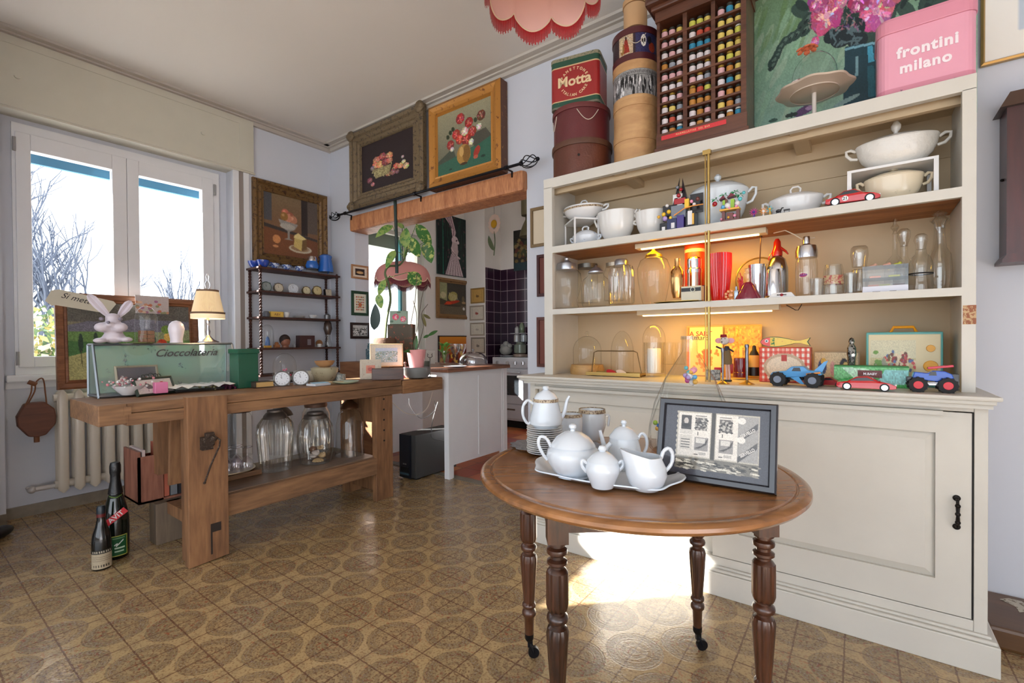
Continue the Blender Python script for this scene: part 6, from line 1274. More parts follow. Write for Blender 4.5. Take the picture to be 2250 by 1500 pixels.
cv.m((cv.X<X0_+.006*(1+np.sin(cv.Y*90)))&(cv.X>X0_-.02),(66,66,74)); cv.noise(.22,1)
pic=painted(cv,'collage',t_,wf-.03,Hf-.03,loc=(0,-.0005,.018),mt=paintmat('glossy_print',.25,.5))
W2,H2=wf-.03,Hf-.03
for y in (.82,.50): text('SERVELLO',.0118,mat('servello_white',C(206,204,200),.5),'lettering',pic,((X0_+.77*.872-.5)*W2,-.001,(Y0_+.8*(y-.12))*H2),(R(90),-R(33),0),extrude=.0001,sx=.80,bold=.0005)
# ================================================================ HANGING FRINGED LAMP (top of picture)
hp=colp(1197,y=1.55,z=0); ps=Vector((hp.x,hp.y,at(1197,20,y=1.55).z)); s=S(ps)*cosx(ps)
Msh=mat('pink_silk_shade',C(226,184,174),.7,emit=C(240,190,170),estr=.04,var=.05)
Mcrm=mat('cream_braid',C(226,204,176),.7)
def scallop_lamp(name,label,p,r,hgt,drop,fr_,lob,mcol,mfr,ceil,pole):
    t_=thing(name,label,'lamp',p); n=lob*16
    def edge(a): return -drop*abs(math.cos(a*lob/2))**.8
    b=M(); vs=[];fs=[];K=10
    for k in range(K+1):
        u=k/K
        for i in range(n):
            a=2*PI*i/n; rr=r*(.12+.88*math.sin(u*PI/2)**.9); pinch=1-.05*(1-abs(math.cos(a*lob/2))**.6)*u; z=hgt*(math.cos(u*PI/2)**.8 if u<1 else 0)+edge(a)*u**4
            vs.append((rr*pinch*math.cos(a),rr*pinch*math.sin(a),z))
    for k in range(K):
        for i in range(n): j=(i+1)%n; fs.append((k*n+i,k*n+j,(k+1)*n+j,(k+1)*n+i))
    b.add(vs,fs,True); b.obj('shade',mcol,t_)
    ed=[Vector(vs[K*n+i]) for i in range(n)]
    b=M(); b.tube(ed,.004*r/.25,n=6,closed=True); b.obj('braid',Mcrm,t_)
    b=M()
    for i in range(n):
        for q in range(3):
            a=ed[i].lerp(ed[(i+1)%n],q/3); a=a*1.003; f=fr_*(1+.12*math.sin(i*5.3+q*2)); w=(ed[(i+1)%n]-ed[i])*.17
            b.add([a-w,a+w,a+w*.8+Vector((0,0,-f)),a-w*.8+Vector((0,0,-f))],[(0,1,2,3)],False)
    o=b.obj('fringe',mfr,t_); o['kind']='stuff'
    b=M(); b.cyl((0,0,hgt*.9),(0,0,ceil-p.z),pole,n=10); b.lathe([(.05,ceil-p.z-.03),(.045,ceil-p.z-.003)],n=20); b.obj('stem',mat('dark_green_stem',C(28,48,44),.5),t_)
    return t_
r0=128*s
scallop_lamp('pendant_lamp','pink silk hanging lamp with a bright red fringe at the top edge',Vector((hp.x,hp.y,at(1197,72,y=1.55).z+.205)),r0,.19,.05,.055,8,Msh,mat('red_fringe',C(170,20,28),.7,var=.3,vscale=60),ZC,.006)
# ================================================================ PICTURES
def picture(name,label,tl,br,plane,cv,prof,mframe,axis='x',dep=.03,cat='picture',z2=None,mcanvas=None):
    """tl,br: pixels of the outer frame on a wall plane (axis x or y)"""
    A=at(*tl,**{axis:plane}); B=at(*br,**{axis:plane}); h=A.z-B.z
    if axis=='x': w=B.y-A.y; loc=(plane,(A.y+B.y)/2,B.z); rz=R(90)
    else: w=B.x-A.x; loc=((A.x+B.x)/2,plane,B.z); rz=0
    t_=thing(name,label,cat,loc,rz); ins,dz=prof[-1]
    b=M(); b.frame(w,h,[(0,0)]+prof); b.obj('frame',mframe,t_)
    painted(cv,'picture_surface',t_,w-2*ins,h-2*ins,loc=(0,-dz*.999,ins),mt=mcanvas); return t_,w,h
Mgf=mat('aged_gilt',C(122,92,54),.42,.3,bump=.7,bscale=70,wear=C(74,50,34),wscale=34,wamt=.54)
Mgf2=mat('greyed_gilt',C(116,98,72),.5,.25,bump=.9,bscale=90,wear=C(70,60,48),wscale=40,wamt=.55)
Mgf3=mat('honey_gilt',C(186,128,58),.35,.35,bump=.3,bscale=50,wear=C(120,74,36),wscale=24,wamt=.6)
PR=[(0,.03),(.015,.055),(.03,.05),(.045,.03),(.07,.035),(.085,.02),(.095,.022),(.10,.012)]
cv=Cv(150,140,(96,72,54)); cv.grad((120,80,58),(128,108,82)); cv.rect(.0,.55,.14,1,(84,84,88)); cv.rect(.68,.4,.8,1,(58,50,48)); cv.rect(.8,.45,1,1,(98,86,78)); cv.poly([(0,.5),(1,.36),(1,.32),(0,.44)],(70,64,62)); cv.poly([(0,.44),(1,.32),(1,0),(0,0)],(122,78,54))
for x,y,c in ((.38,.72,(196,112,90)),(.47,.68,(160,96,74)),(.53,.63,(186,128,100)),(.43,.64,(206,140,112)),(.36,.66,(150,110,60))): cv.ell(x,y,.07,.07,c); cv.ell(x-.02,y+.02,.025,.025,[min(255,k+40) for k in c])
cv.poly([(.25,.6),(.62,.56),(.55,.46),(.46,.42),(.46,.30),(.52,.28),(.36,.28),(.42,.31),(.42,.42),(.32,.47)],(150,146,140)); cv.ell(.42,.5,.14,.05,(176,170,160)); cv.ell(.22,.26,.07,.07,(206,140,90)); cv.ell(.2,.14,.05,.02,(200,140,96))
cv.ell(.66,.15,.22,.07,(196,184,160)); cv.ell(.66,.16,.18,.05,(150,120,90)); cv.poly([(.53,.18),(.55,.38),(.62,.42),(.78,.34),(.78,.16),(.68,.12)],(206,180,110)); cv.poly([(.68,.12),(.70,.33),(.78,.34),(.78,.16)],(120,92,60)); cv.poly([(.53,.33),(.55,.38),(.62,.42),(.78,.34),(.70,.31)],(226,206,140)); cv.soft(1); cv.noise(.18)
picture('still_life_painting','dark still life of fruit and cake in an ornate frame above the spindle shelf',(552,389),(717,597),-4.365,cv,PR,Mgf)
cv=Cv(150,140,(44,34,36)); 
for x,y,r,c in ((.30,.60,.075,(176,112,84)),(.42,.64,.07,(150,72,70)),(.55,.60,.075,(184,120,84)),(.28,.50,.07,(190,120,86)),(.38,.48,.08,(206,150,100)),(.48,.50,.08,(120,56,64)),(.56,.50,.06,(176,104,84)),(.22,.46,.05,(120,100,110)),(.68,.34,.06,(170,84,66)),(.76,.32,.055,(186,140,96)),(.82,.38,.04,(190,180,150)),(.80,.48,.03,(160,150,130)),(.86,.28,.06,(190,170,120)),(.16,.22,.06,(120,66,74)),(.62,.24,.06,(130,90,84)),(.52,.24,.05,(150,100,80)),(.22,.12,.045,(150,96,96)),(.70,.22,.04,(120,80,80))): cv.flower(x,y,r,c,[min(255,k+40) for k in c])
cv.poly([(.22,.42),(.60,.42),(.55,.24),(.28,.22)],(140,128,90)); 
for k in range(60): cv.ell(.41+.16*cv.rs.randn()*.6,.33+.05*cv.rs.randn(),.02,.008,(180,168,120),cv.rs.rand()*3)
cv.noise(.2)
picture('flower_basket_painting','dark painting of a flower basket in a greyish ornate frame over the beam',(776,299),(938,420),2.735,cv,[(0,.04),(.02,.06),(.04,.045),(.07,.05),(.09,.03),(.11,.034),(.125,.02),(.14,.022),(.145,.01)],Mgf2,axis='y')
fb=bpy.data.objects['flower_basket_painting']
A=at(776,299,y=2.735); B=at(938,420,y=2.735); w=B.x-A.x; h=A.z-B.z
for sx in (-1,1):
    for z in (.03,h-.03): b=M(); b.sph((sx*(w/2-.03),-.05,z),.05,sy=.5); b.sph((sx*(w/2-.005),-.05,z),.028); b.obj('corner_ornament',Mgf2,fb)
cv=Cv(150,140,(122,116,92)); cv.grad((96,96,82),(150,144,116)); cv.poly([(0,.0),(0,.18),(.35,.24),(1,.40),(1,0)],(52,96,78)); cv.poly([(.0,.24),(.0,.18),(.35,.24),(.3,.4)],(70,78,66)); cv.poly([(.6,.5),(.9,.55),(1,.4),(.7,.3)],(76,74,64))
for x,y,r,c in ((.44,.83,.085,(150,46,44)),(.60,.72,.08,(140,40,36)),(.82,.76,.08,(96,50,36)),(.36,.60,.08,(156,52,46)),(.25,.46,.075,(136,46,44)),(.43,.50,.08,(170,60,50)),(.66,.56,.08,(150,50,44)),(.55,.46,.09,(150,48,40)),(.52,.60,.07,(186,180,160)),(.78,.6,.05,(190,184,166)),(.64,.4,.05,(190,186,170)),(.28,.38,.04,(180,176,160))): cv.flower(x,y,r,c,[min(255,k+50) for k in c])
for x,y in ((.25,.66),(.3,.7),(.2,.6),(.72,.72)): cv.ell(x,y,.03,.04,(52,60,40),.5)
cv.ell(.50,.24,.13,.16,(168,128,66)); cv.ell(.55,.24,.07,.14,(126,92,46)); cv.ell(.46,.29,.04,.08,(200,160,96)); cv.ell(.5,.09,.07,.02,(70,50,34)); cv.ell(.74,.22,.05,.09,(160,56,44),-.5); cv.ell(.72,.14,.04,.03,(180,90,70)); cv.ell(.85,.12,.04,.02,(40,60,50)); cv.ell(.25,.06,.03,.015,(36,60,50)); cv.noise(.16)
t_,w,h=picture('poppy_painting','painting of red flowers in a yellow vase, honey gold frame, over the beam',(941,238),(1101,374),2.70,cv,[(0,.0),(.03,.022),(.055,.01),(.075,.004),(.085,.008),(.095,-.012)],Mgf3,axis='y')
b=M(); b.box(-w/2,w/2,.0305,.08,0,h); b.box(-w/2,-w/2+.001,0.001,.0305,0,h); b.box(w/2-.001,w/2,0.001,.0305,0,h); b.box(-w/2,w/2,.001,.0305,h-.001,h); b.box(-w/2,w/2,.001,.0305,0,.001); b.obj('frame_sides',mat('frame_side_red',C(92,60,44),.6,wear=C(150,110,60),wscale=30,wamt=.6),t_)
def inner(cv,m,c): return cv
# jamb pictures (x=-3.96 plane faces the room)
XJ=OX0+.002
pj=[(0,.012),(.012,.014),(.018,.008)]
cv=Cv(30,44,(226,214,196)); cv.rect(.17,.17,.83,.82,(50,40,40)); cv.ell(.5,.45,.26,.14,(190,150,100)); cv.ell(.5,.42,.22,.08,(216,180,130)); cv.noise(.1)
picture('small_picture','small wood-framed picture of a shell-like loaf, uppermost on the opening side wall',(771,580),(808,615),XJ,cv,pj,wood('light_frame',C(150,104,70),C(186,140,100),.5,grain=20))
cv=Cv(36,56,(226,222,206)); 
for i in range(5):
    for j in range(6): cv.ell(.22+.14*i,.16+.135*j,.055,.045,[(190,90,60),(206,160,80),(130,150,110),(180,120,110),(150,60,50)][(i*3+j*2)%5])
cv.ell(.5,.42,.14,.12,(206,110,70)); cv.noise(.1)
picture('small_picture','small green-framed chart of colourful pastries, middle on the opening side wall',(771,638),(808,694),XJ,cv,[(0,.014),(.022,.016),(.028,.010)],mat('green_frame',C(42,72,54),.4))
cv=Cv(44,40,(170,170,170))
for k in range(120): g=cv.rs.choice([40,90,200,225]); cv.ell(cv.rs.rand(),.1+.65*cv.rs.rand(),.035,.06,(g,g,g))
cv.rect(0,.75,1,1,(190,190,190)); cv.noise(.3)
picture('small_picture','black and white group photo in a dark frame, lowest on the opening side wall',(769,708),(810,744),XJ,cv,[(0,.014),(.02,.016),(.026,.008)],mat('dark_brown_frame',C(44,26,26),.35,coat=.3))
# sliver pictures left of cabinet, on the wall
for (tl,br,c1,c2,lab) in (((1167,459),(1192,541),(124,100,66),(214,198,172),'gold-framed pale picture half hidden behind the top left edge of the cabinet'),((1181,561),(1196,651),(70,34,34),(110,60,50),'dark red framed picture peeking out left of the cabinet, middle one'),((1181,697),(1196,806),(96,54,44),(120,70,60),'brown-red framed picture peeking out left of the cabinet, lowest one')):
    cv=Cv(12,20,c2); A=at(*tl,y=YB-.002); B=at(*br,y=YB-.002); w=max(B.x-A.x,.0)+.10
    t_=thing('wall_picture',lab,'picture',(A.x+w/2,YB-.001,B.z)); b=M(); b.frame(w,A.z-B.z,[(0,0),(0,.014),(.02,.016),(.022,.008)]); b.obj('frame',mat('sliver_%d'%tl[1],C(*c1),.45),t_); painted(cv,'picture_surface',t_,w-.044,A.z-B.z-.044,loc=(0,-.007,.022))
# kitchen pictures
cv=Cv(100,150,(20,32,32))
for k in range(80): x=cv.rs.rand(); y=cv.rs.rand(); cv.line([(x,y),(x+.02*cv.rs.randn(),y+.25)],.008,[(24,66,50),(36,90,66),(16,24,26)][k%3],.7)
for k in range(26): cv.ell(cv.rs.rand(),cv.rs.rand(),.035,.016,(110,60,72),cv.rs.rand()*3,.6)
cv.line([(.16,0),(.15,1)],.012,(40,120,96))
for s_ in (0,.13): cv.poly([(.14+s_*1.4,1.0),(.30+s_,1.0),(.50+s_*.4,.74),(.50,.62),(.44,.66),(.40+s_*.3,.82)],(196,170,174)); cv.line([(.24+s_,1),(.45+s_*.3,.78),(.47,.68)],.014,(110,70,90))
cv.ell(.52,.60,.10,.075,(206,184,188)); cv.ell(.58,.60,.03,.02,(60,40,50)); cv.ell(.61,.575,.04,.03,(214,196,198)); cv.poly([(.44,.56),(.60,.56),(.62,.42),(.60,.34),(.42,.36),(.40,.46)],(186,164,166)); cv.line([(.42,.46),(.5,.36),(.66,.31)],.03,(206,184,186)); cv.line([(.44,.40),(.58,.33)],.01,(60,40,50))
cv.poly([(.40,.36),(.60,.34),(.78,0),(.22,0)],(180,160,164))
for k in range(12): x=.26+.045*k; cv.line([(.42+.015*k,.34),(x,.0)],.008,[(120,96,104),(214,196,198)][k%2])
cv.noise(.2)
picture('rabbit_painting','tall dark painting of a white long-eared rabbit lady on the far kitchen wall',(958,465),(1031,612),XN+.012,cv,[(0,.02),(.004,.021),(.005,.020)],mat('canvas_edge',C(30,50,44),.6))
cv=Cv(100,90,(80,72,56)); cv.poly([(0,.5),(0,1),(.25,1),(.25,.42)],(150,150,110)); cv.ell(.12,.6,.1,.1,(190,180,140)); cv.rect(.26,.45,1,1,(64,60,52)); cv.ell(.45,.58,.17,.15,(160,150,90),.4); 
for k in range(5): cv.line([(.32+.06*k,.70-.02*k),(.40+.06*k,.46)],.012,(220,214,180))
cv.ell(.42,.38,.28,.05,(176,56,34),.25); cv.ell(.3,.36,.1,.05,(206,70,40)); cv.ell(.82,.52,.05,.10,(110,96,70)); cv.ell(.84,.40,.07,.04,(170,140,100)); cv.poly([(0,.3),(1,.3),(1,0),(0,0)],(104,92,74)); cv.ell(.84,.2,.04,.05,(220,220,214)); cv.ell(.45,.28,.3,.03,(70,62,50)); cv.noise(.25)
picture('lobster_painting','gold-framed still life with a red lobster, under the rabbit painting',(957,608),(1033,702),XN+.012,cv,[(0,.03),(.03,.035),(.045,.02),(.055,.022),(.06,.014)],mat('ochre_frame',C(140,104,64),.45,.2,wear=C(96,66,40),wscale=30,wamt=.6))
cv=Cv(60,40,(206,120,40)); cv.grad((150,40,24),(230,150,50)); 
for k in range(40): cv.ell(cv.rs.rand(),cv.rs.rand()*.6,.05,.08,[(110,30,20),(230,180,70),(90,40,30)][k%3])
picture('orange_painting','fiery orange painting standing low behind the wine glasses on the kitchen side',(962,737),(1028,800),XN+.012,cv,[(0,.02),(.01,.022),(.014,.012)],mat('thin_black_frame',C(40,26,22),.4))
for (tl,br,cf,cb,co,lab) in (((1035,634),(1065,665),(150,116,62),(190,150,84),(110,80,50),'small gold-framed print left of the purple tiles'),((1033,672),(1064,703),(160,146,130),(206,196,180),(150,70,60),'small pale framed print with a red motif left of the purple tiles'),((1034,709),(1065,737),(166,152,134),(206,198,182),(170,160,150),'small pale framed print with a faint grey mark left of the purple tiles'),((1036,741),(1066,776),(140,130,116),(196,186,168),(120,112,104),'lowest small framed map-like print left of the purple tiles')):
    cv=Cv(40,36,cb); cv.rect(.12,.14,.14,.86,[c*.8 for c in cb]); cv.rect(.86,.14,.88,.86,[c*.8 for c in cb]); cv.ell(.5,.45,.14,.09,co); cv.ell(.44,.5,.05,.1,co); cv.noise(.12)
    picture('small_print',lab,tl,br,YP-.002,cv,[(0,.014),(.012,.016),(.02,.008)],mat('frame_%d'%tl[1],C(*cf),.4),axis='y')
cv=Cv(30,60,(40,38,34)); 
for k in range(60): cv.ell(.5+.3*cv.rs.randn(),.5+.15*cv.rs.randn(),.08,.05,[(110,90,50),(90,50,40),(60,66,46),(130,110,70)][k%4])
cv.rect(0,0,1,.2,(40,60,66)); cv.noise(.2)
picture('dark_painting','dark unframed fruit painting on the kitchen back wall above the purple tiles',(1130,508),(1175,591),YK-.004,cv,[(0,.02),(.004,.02)],mat('black_edge',C(20,20,22),.6),axis='y')
# curtain rod
ra=at(745,470,y=2.665); rb=at(1143,363,y=2.665); rz_=(ra.z+rb.z)/2
t_=thing('curtain_rod','black wrought iron curtain rod with cage finials in front of the wooden beam','curtain rod',((ra.x+rb.x)/2,2.665,rz_)); hw=(rb.x-ra.x)/2
Mir=mat('rod_iron',C(30,30,36),.4,.7)
b=M(); b.cyl((-hw,0,0),(hw,0,0),.010); b.obj('rod',Mir,t_)
for sg in (-1,1):
    b=M(); c=sg*(hw+.075)
    for k in range(6): a=k*PI/3; b.tube([(c-.065*math.cos(u)*1.0,.042*math.sin(u)*math.cos(a+u*.8),.042*math.sin(u)*math.sin(a+u*.8)) for u in [PI*q/12 for q in range(13)]],.0035,n=6)
    b.sph((c+sg*.07,0,0),.014); b.cyl((sg*hw,0,0),(sg*(hw+.015),0,0),.016); b.obj('finial',Mir,t_)
for x in (-hw+.1,.0,hw-.12): b=M(); b.box(x-.005,x+.005,0,.07,-.012,-.004); b.box(x-.005,x+.005,.062,.072,-.05,-.004); b.cyl((x-.012,0,0),(x+.012,0,0),.016); b.obj('bracket',Mir,t_)
# ================================================================ SPINDLE SHELF
Mes=wood('dark_spindle',C(46,24,20),C(76,42,32),.6,grain=14,coat=.0,axis='z'); XE=-4.345; XF=-4.155
ya=at(553,700,x=XE).y; yb=at(741,700,x=XF).y; yfa=at(573,700,x=XF).y
y0_=min(ya,yfa); 
zs=[1.812,1.608,1.381,1.110]
t_=thing('spindle_shelf','dark barley-twist wooden wall shelf with four boards against the left wall','shelf',((XE+XF)/2,(y0_+yb)/2,.86)); cxE,cyE=(XE+XF)/2,(y0_+yb)/2
for z in zs: b=M(); b.box(XE-.02-cxE,XF+.02-cxE,y0_-.025-cyE,yb+.025-cyE,z-.018-.86,z-.86,bev=.004); b.obj('board',Mes,t_)
b=M(); b.box(XE-.02-cxE,XF+.02-cxE,y0_-.02-cyE,yb+.02-cyE,0,.015); b.obj('board',Mes,t_)
for x in (XE,XF):
    for y in (y0_,yb):
        b=M(); zz0=.015; prev=.875
        for z in sorted(zs):
            z0,z1=prev-.86,z-.018-.86; L_=z1-z0; pr=[(.010,z0),(.014,z0+.008),(.010,z0+.016)]; b.lathe([(.010,z0),(.015,z0+.008),(.009,z0+.018)],n=12,c=(x-cxE,y-cyE,0))
            K=int(L_/.006); 
            for ph in (0,PI): b.tube([(x-cxE+.0055*math.cos(ph+q*.62),y-cyE+.0055*math.sin(ph+q*.62),z0+.016+(L_-.032)*q/K) for q in range(K+1)],.0075,n=6)
            b.lathe([(.009,z1-.018),(.015,z1-.008),(.010,z1)],n=12,c=(x-cxE,y-cyE,0)); prev=z
        if x==XF: b.lathe([(.008,zs[0]-.86),(.012,zs[0]-.852),(.006,zs[0]-.846),(.001,zs[0]-.842)],n=12,c=(x-cxE,y-cyE,0))
        b.obj('post',Mes,t_)
def PE(px,zi,x=-4.20): v=at(px,600,x=x); return Vector((v.x,v.y,zs[zi]))
Mcob=mat('cobalt_glass',C(40,70,160),.12,coat=.6); Mbw=mat('blue_white_china',C(190,200,220),.2,coat=.5,wear=C(60,90,160),wscale=60,wamt=.5); Men=mat('blue_enamel',C(34,100,186),.25,coat=.4)
def cup(name,label,p,r,h,mt,handle=None,bowl=False,cat='cup',group=None):
    b=M(); b.lathe([(r*.5,0),(r*.55,.003),(r*.8,h*.35),(r*.95,h*.75),(r,h),(r*.94,h),(r*.85,h*.6),(r*.4,h*.15),(.001,h*.12)],n=32)
    if handle: a=handle; d=Vector((math.cos(a),math.sin(a),0)); b.tube([d*r*.9+Vector((0,0,h*.8)),d*r*1.35+Vector((0,0,h*.75)),d*r*1.4+Vector((0,0,h*.4)),d*r*.85+Vector((0,0,h*.3))],.0035,n=8)
    return tag(b.obj(name,mt),label,cat,group,p)
cup('blue_bowl','translucent cobalt blue bowl at the left end of the spindle shelf top',PE(560,0,-4.26),.055,.055,Mcob,cat='bowl'); cup('blue_cup','cobalt blue teacup with handle on the spindle shelf top, right of the blue bowl',PE(578,0,-4.18),.052,.06,Mcob,handle=R(60))
for px,l in ((603,'left'),(630,'middle'),(658,'right')): cup('china_cup','blue and white china cup, %s of the three in the spindle shelf top row'%l,PE(px,0,-4.2),.042,.048,Mbw,handle=R(70))
p=PE(686,0); px_lathe('coffee_pot','small blue pot with a silver lid on the spindle shelf top','pot',p,[('body',Men,[(13,590),(15,585),(13,578),(11,574)]),('lid',Msil,[(11,574),(11,569),(9,564),(2,562)])])
p=PE(716,0); t_=px_lathe('enamel_pot','tall bright blue enamel coffee pot on the spindle shelf top, right end','pot',p,[('body',Men,[(17,598),(17,590),(13,570),(13,566)]),('lid',Men,[(14,567),(14,563),(10,560),(.1,559)])])
b=M(); s=S(p); b.tube([(0,.016,.075),(0,.035,.07),(0,.035,.03),(0,.02,.02)],.004); b.obj('handle',Men,t_)
def clockface(name,label,p,r,cf,cr_,rz=R(90),cat='clock',sq=False,lean=8,hands=True,twin=False,legs=True):
    t_=thing(name,label,cat,p,rot=(R(-lean),0,rz)); b=M()
    if sq: b.box(-r,r,-.0,.03,0,2*r,bev=.006)
    else: b.cyl((0,0,r),(0,.028,r),r,r*.97,n=36); b.tube([(r*math.cos(a),-.0,r+r*math.sin(a)) for a in [2*PI*k/36 for k in range(36)]],r*.09,n=8,closed=True)
    if twin and not sq:
        for sg in (-1,1): b.cyl((sg*.4*r,.015,2.05*r),(sg*.4*r,.015,2.2*r),.2*r)
    b.obj('case',mat(cr_[0],C(*cr_[1]),.3,.5),t_)
    cv=Cv(40,40,cf)
    if not sq: cv.m(((cv.X-.5)**2+(cv.Y-.5)**2)>.25,cr_[1])
    for k in range(12): a=k*PI/6; cv.ell(.5+.38*math.sin(a),.5+.38*math.cos(a),.025,.025,(60,56,52))
    if hands: cv.line([(.5,.5),(.42,.8)],.03,(30,28,28)); cv.line([(.5,.5),(.38,.62)],.035,(30,28,28))
    painted(cv,'dial',t_,2*r*(.86 if sq else .9),2*r*(.86 if sq else .9),loc=(0,-.0015,r*(.14 if sq else .10)),mt=paintmat('dial_gloss',.3,.3)); return t_
for px,r,cf,cr_,lab in ((586,.042,(150,160,160),('green_grey_case',(90,110,106)),'round alarm clock with a grey-green case, leftmost of the clock row on the spindle shelf'),(613,.041,(206,196,176),('steel_case_a',(120,110,96)),'cream-faced round clock, second of the clock row'),(645,.046,(206,212,222),('white_case',(206,208,214)),'white round clock, third of the clock row'),(674,.038,(206,196,160),('brass_case_a',(110,96,70)),'small yellowish round clock, fourth of the clock row'),(698,.045,(206,190,140),('brass_case_b',(120,104,72)),'larger yellowish clock with dark numerals, fifth of the clock row')):
    clockface('alarm_clock',lab,PE(px,1,-4.20),r,cf,cr_)
clockface('alarm_clock','small black square clock at the right end of the clock row',PE(722,1,-4.20),.036,(190,180,160),('black_case',(30,26,26)),sq=True)
b=M(); b.lathe([(.026,0),(.03,.03),(.02,.05),(.001,.052)],n=20); tag(b.obj('small_pot',mat('grey_black_glaze',C(90,92,100),.3)),'small dark grey pot, leftmost in the third row of the spindle shelf','pot',loc=PE(584,2))
b=M(); b.box(-.02,.02,-.055,.055,0,.05); t_=b.obj('yellow_box',mat('yellow_card',C(230,190,90),.6)); tag(t_,'small yellow cardboard box in the third row of the spindle shelf','box',loc=PE(606,2)); text('A&V',.03,Tc['brown'],'lettering',t_,(.0205,0,.025),(R(90),0,R(90)),extrude=.0002)
cup('white_cup','small plain white beaker right of the yellow box on the spindle shelf',PE(629,2),.028,.05,Mw)
for k in range(3): b=M(); b.lathe([(.03,0),(.055,.006),(.056,.008),(.001,.003)],n=32); tag(b.obj('saucer',Mw),'small white saucer, %s of the little pile in the third row of the spindle shelf'%['bottom','middle','top'][k],'plate',loc=PE(656,2)+Vector((0,0,k*.007)))
cup('white_cup','small white cup with handle on the spindle shelf, right of the saucers',PE(686,2),.036,.035,Mw,handle=R(80)); b=M(); b.lathe([(.032,0),(.03,.04),(.01,.055),(.001,.056)],n=20); tag(b.obj('grey_shaker',mat('pewter_grey',C(120,120,122),.3,.6)),'small grey lidded pot at the right end of the third row of the spindle shelf','pot',loc=PE(718,2))
dome('glass_cloche','small glass dome over a blue figure, left in the lowest row of the spindle shelf',PE(586,3),14,None,713,straight=.7)
b=M(); b.box(-.012,.012,-.03,.03,0,.02,bev=.004); b.mat(1); b.lathe([(.022,.02),(.018,.06),(.012,.09),(.001,.1)],n=12); b.obj('x',[Tc['gold'],mat('snow_blue',C(80,120,180),.4)]); o=bpy.data.objects['x']; o.name='blue_figure'; tag(o,'blue and gold trinket under the small glass dome of the spindle shelf','figurine',loc=PE(586,3))
b=M(); b.box(-.02,.02,-.022,.022,0,.028,bev=.003); b.lathe([(.016,.028),(.018,.04),(.01,.05),(.001,.05)],n=12); tag(b.obj('wooden_trinket',mat('orange_wood',C(150,96,54),.5)),'small orange-brown wooden trinket beside the carved head','figurine',loc=PE(606,3))
t_=thing('carved_head','carved dark-haired head ornament in the lowest row of the spindle shelf','figurine',PE(625,3)); b=M(); b.sph((0,0,.055),.042,sz=1.2); b.lathe([(.03,0),(.026,.02)],n=16); b.obj('face',mat('carved_brown',C(150,100,78),.5,bump=.5),t_); b=M(); b.sph((-.008,0,.068),.047,sz=1.1); b.obj('hair',mat('dark_hair',C(42,28,26),.7),t_); b=M(); b.sph((.036,.0,.05),.009); b.box(.03,.04,-.02,.02,.024,.032,bev=.003); b.obj('nose_and_mouth',mat('carved_brown',None),t_)
b=M(); b.lathe([(.012,0),(.014,.02),(.006,.03),(.001,.045)],n=12); tag(b.obj('grey_figurine',mat('grey_stone',C(150,150,152),.6)),'tiny grey figurine between the carved head and the dark box','figurine',loc=PE(645,3))
t_=thing('dark_box','dark red-brown wooden box with a small picture in the lowest row of the spindle shelf','box',PE(670,3)); b=M(); b.box(-.04,.03,-.075,.075,0,.11,bev=.002); b.obj('case',mat('dark_redbrown',C(62,30,30),.35,coat=.3),t_); b=M(); b.box(.030,.032,-.0,.035,.02,.075); b.obj('picture_panel',mat('grey_panel',C(120,112,120),.5),t_)
b=M(); b.lathe([(.02,0),(.022,.03),(.001,.034)],n=16); tag(b.obj('white_pot',Mw),'tiny white pot in front of a wooden disc, lowest row of the spindle shelf','pot',loc=PE(700,3)); b=M(); b.cyl((0,0,.035),(.01,0,.035),.034,n=24); tag(b.obj('wooden_disc',mat('disc_wood',C(150,104,66),.5)),'small wooden disc standing behind the tiny white pot','ornament',loc=PE(699,3,-4.27))
px_lathe('oil_lamp','small glass bottle with a dark round top at the right end of the lowest row','bottle',PE(719,3),[('bottle',Mg3,[(8,762),(9,755),(6,745),(5,735)]),('top',mat('dark_globe',C(70,56,50),.2,coat=.4),[(6,735),(10,722),(8,710),(3,703),(.1,702)])])
# ================================================================ RADIATOR
yr0=at(139,950,x=-4.36).y; ysp=.083
t_=thing('radiator','cream cast iron radiator with vertical columns under the window','radiator',(-4.42,yr0+.45,.14)); Mrad=mat('radiator_enamel',C(206,198,184),.35,coat=.2)
for k in range(13):
    yy=yr0+k*ysp-yr0-.45
    for x,col in ((.055,1),(-.025,0)):
        b=M(); pr=[(.004,0),(.018,.022),(.019,.06),(.019,.64),(.016,.675),(.004,.70)]; b.lathe(pr,n=12,c=(x,yy,0),sy=1.5,sx=.6); b.obj('column',Mrad,t_) 
for z in (.055,.645): b=M(); b.cyl((.015,-.49,z),(.015,.55,z),.026); b.obj('header',Mrad,t_)
b=M(); b.cyl((.015,-.60,.05),(.015,-.48,.05),.016); b.sph((.015,-.60,.05),.024); b.cyl((.015,-.61,.05),(-.06,-.61,.05),.010); b.obj('valve',mat('valve_grey',C(196,192,190),.3,.2),t_)
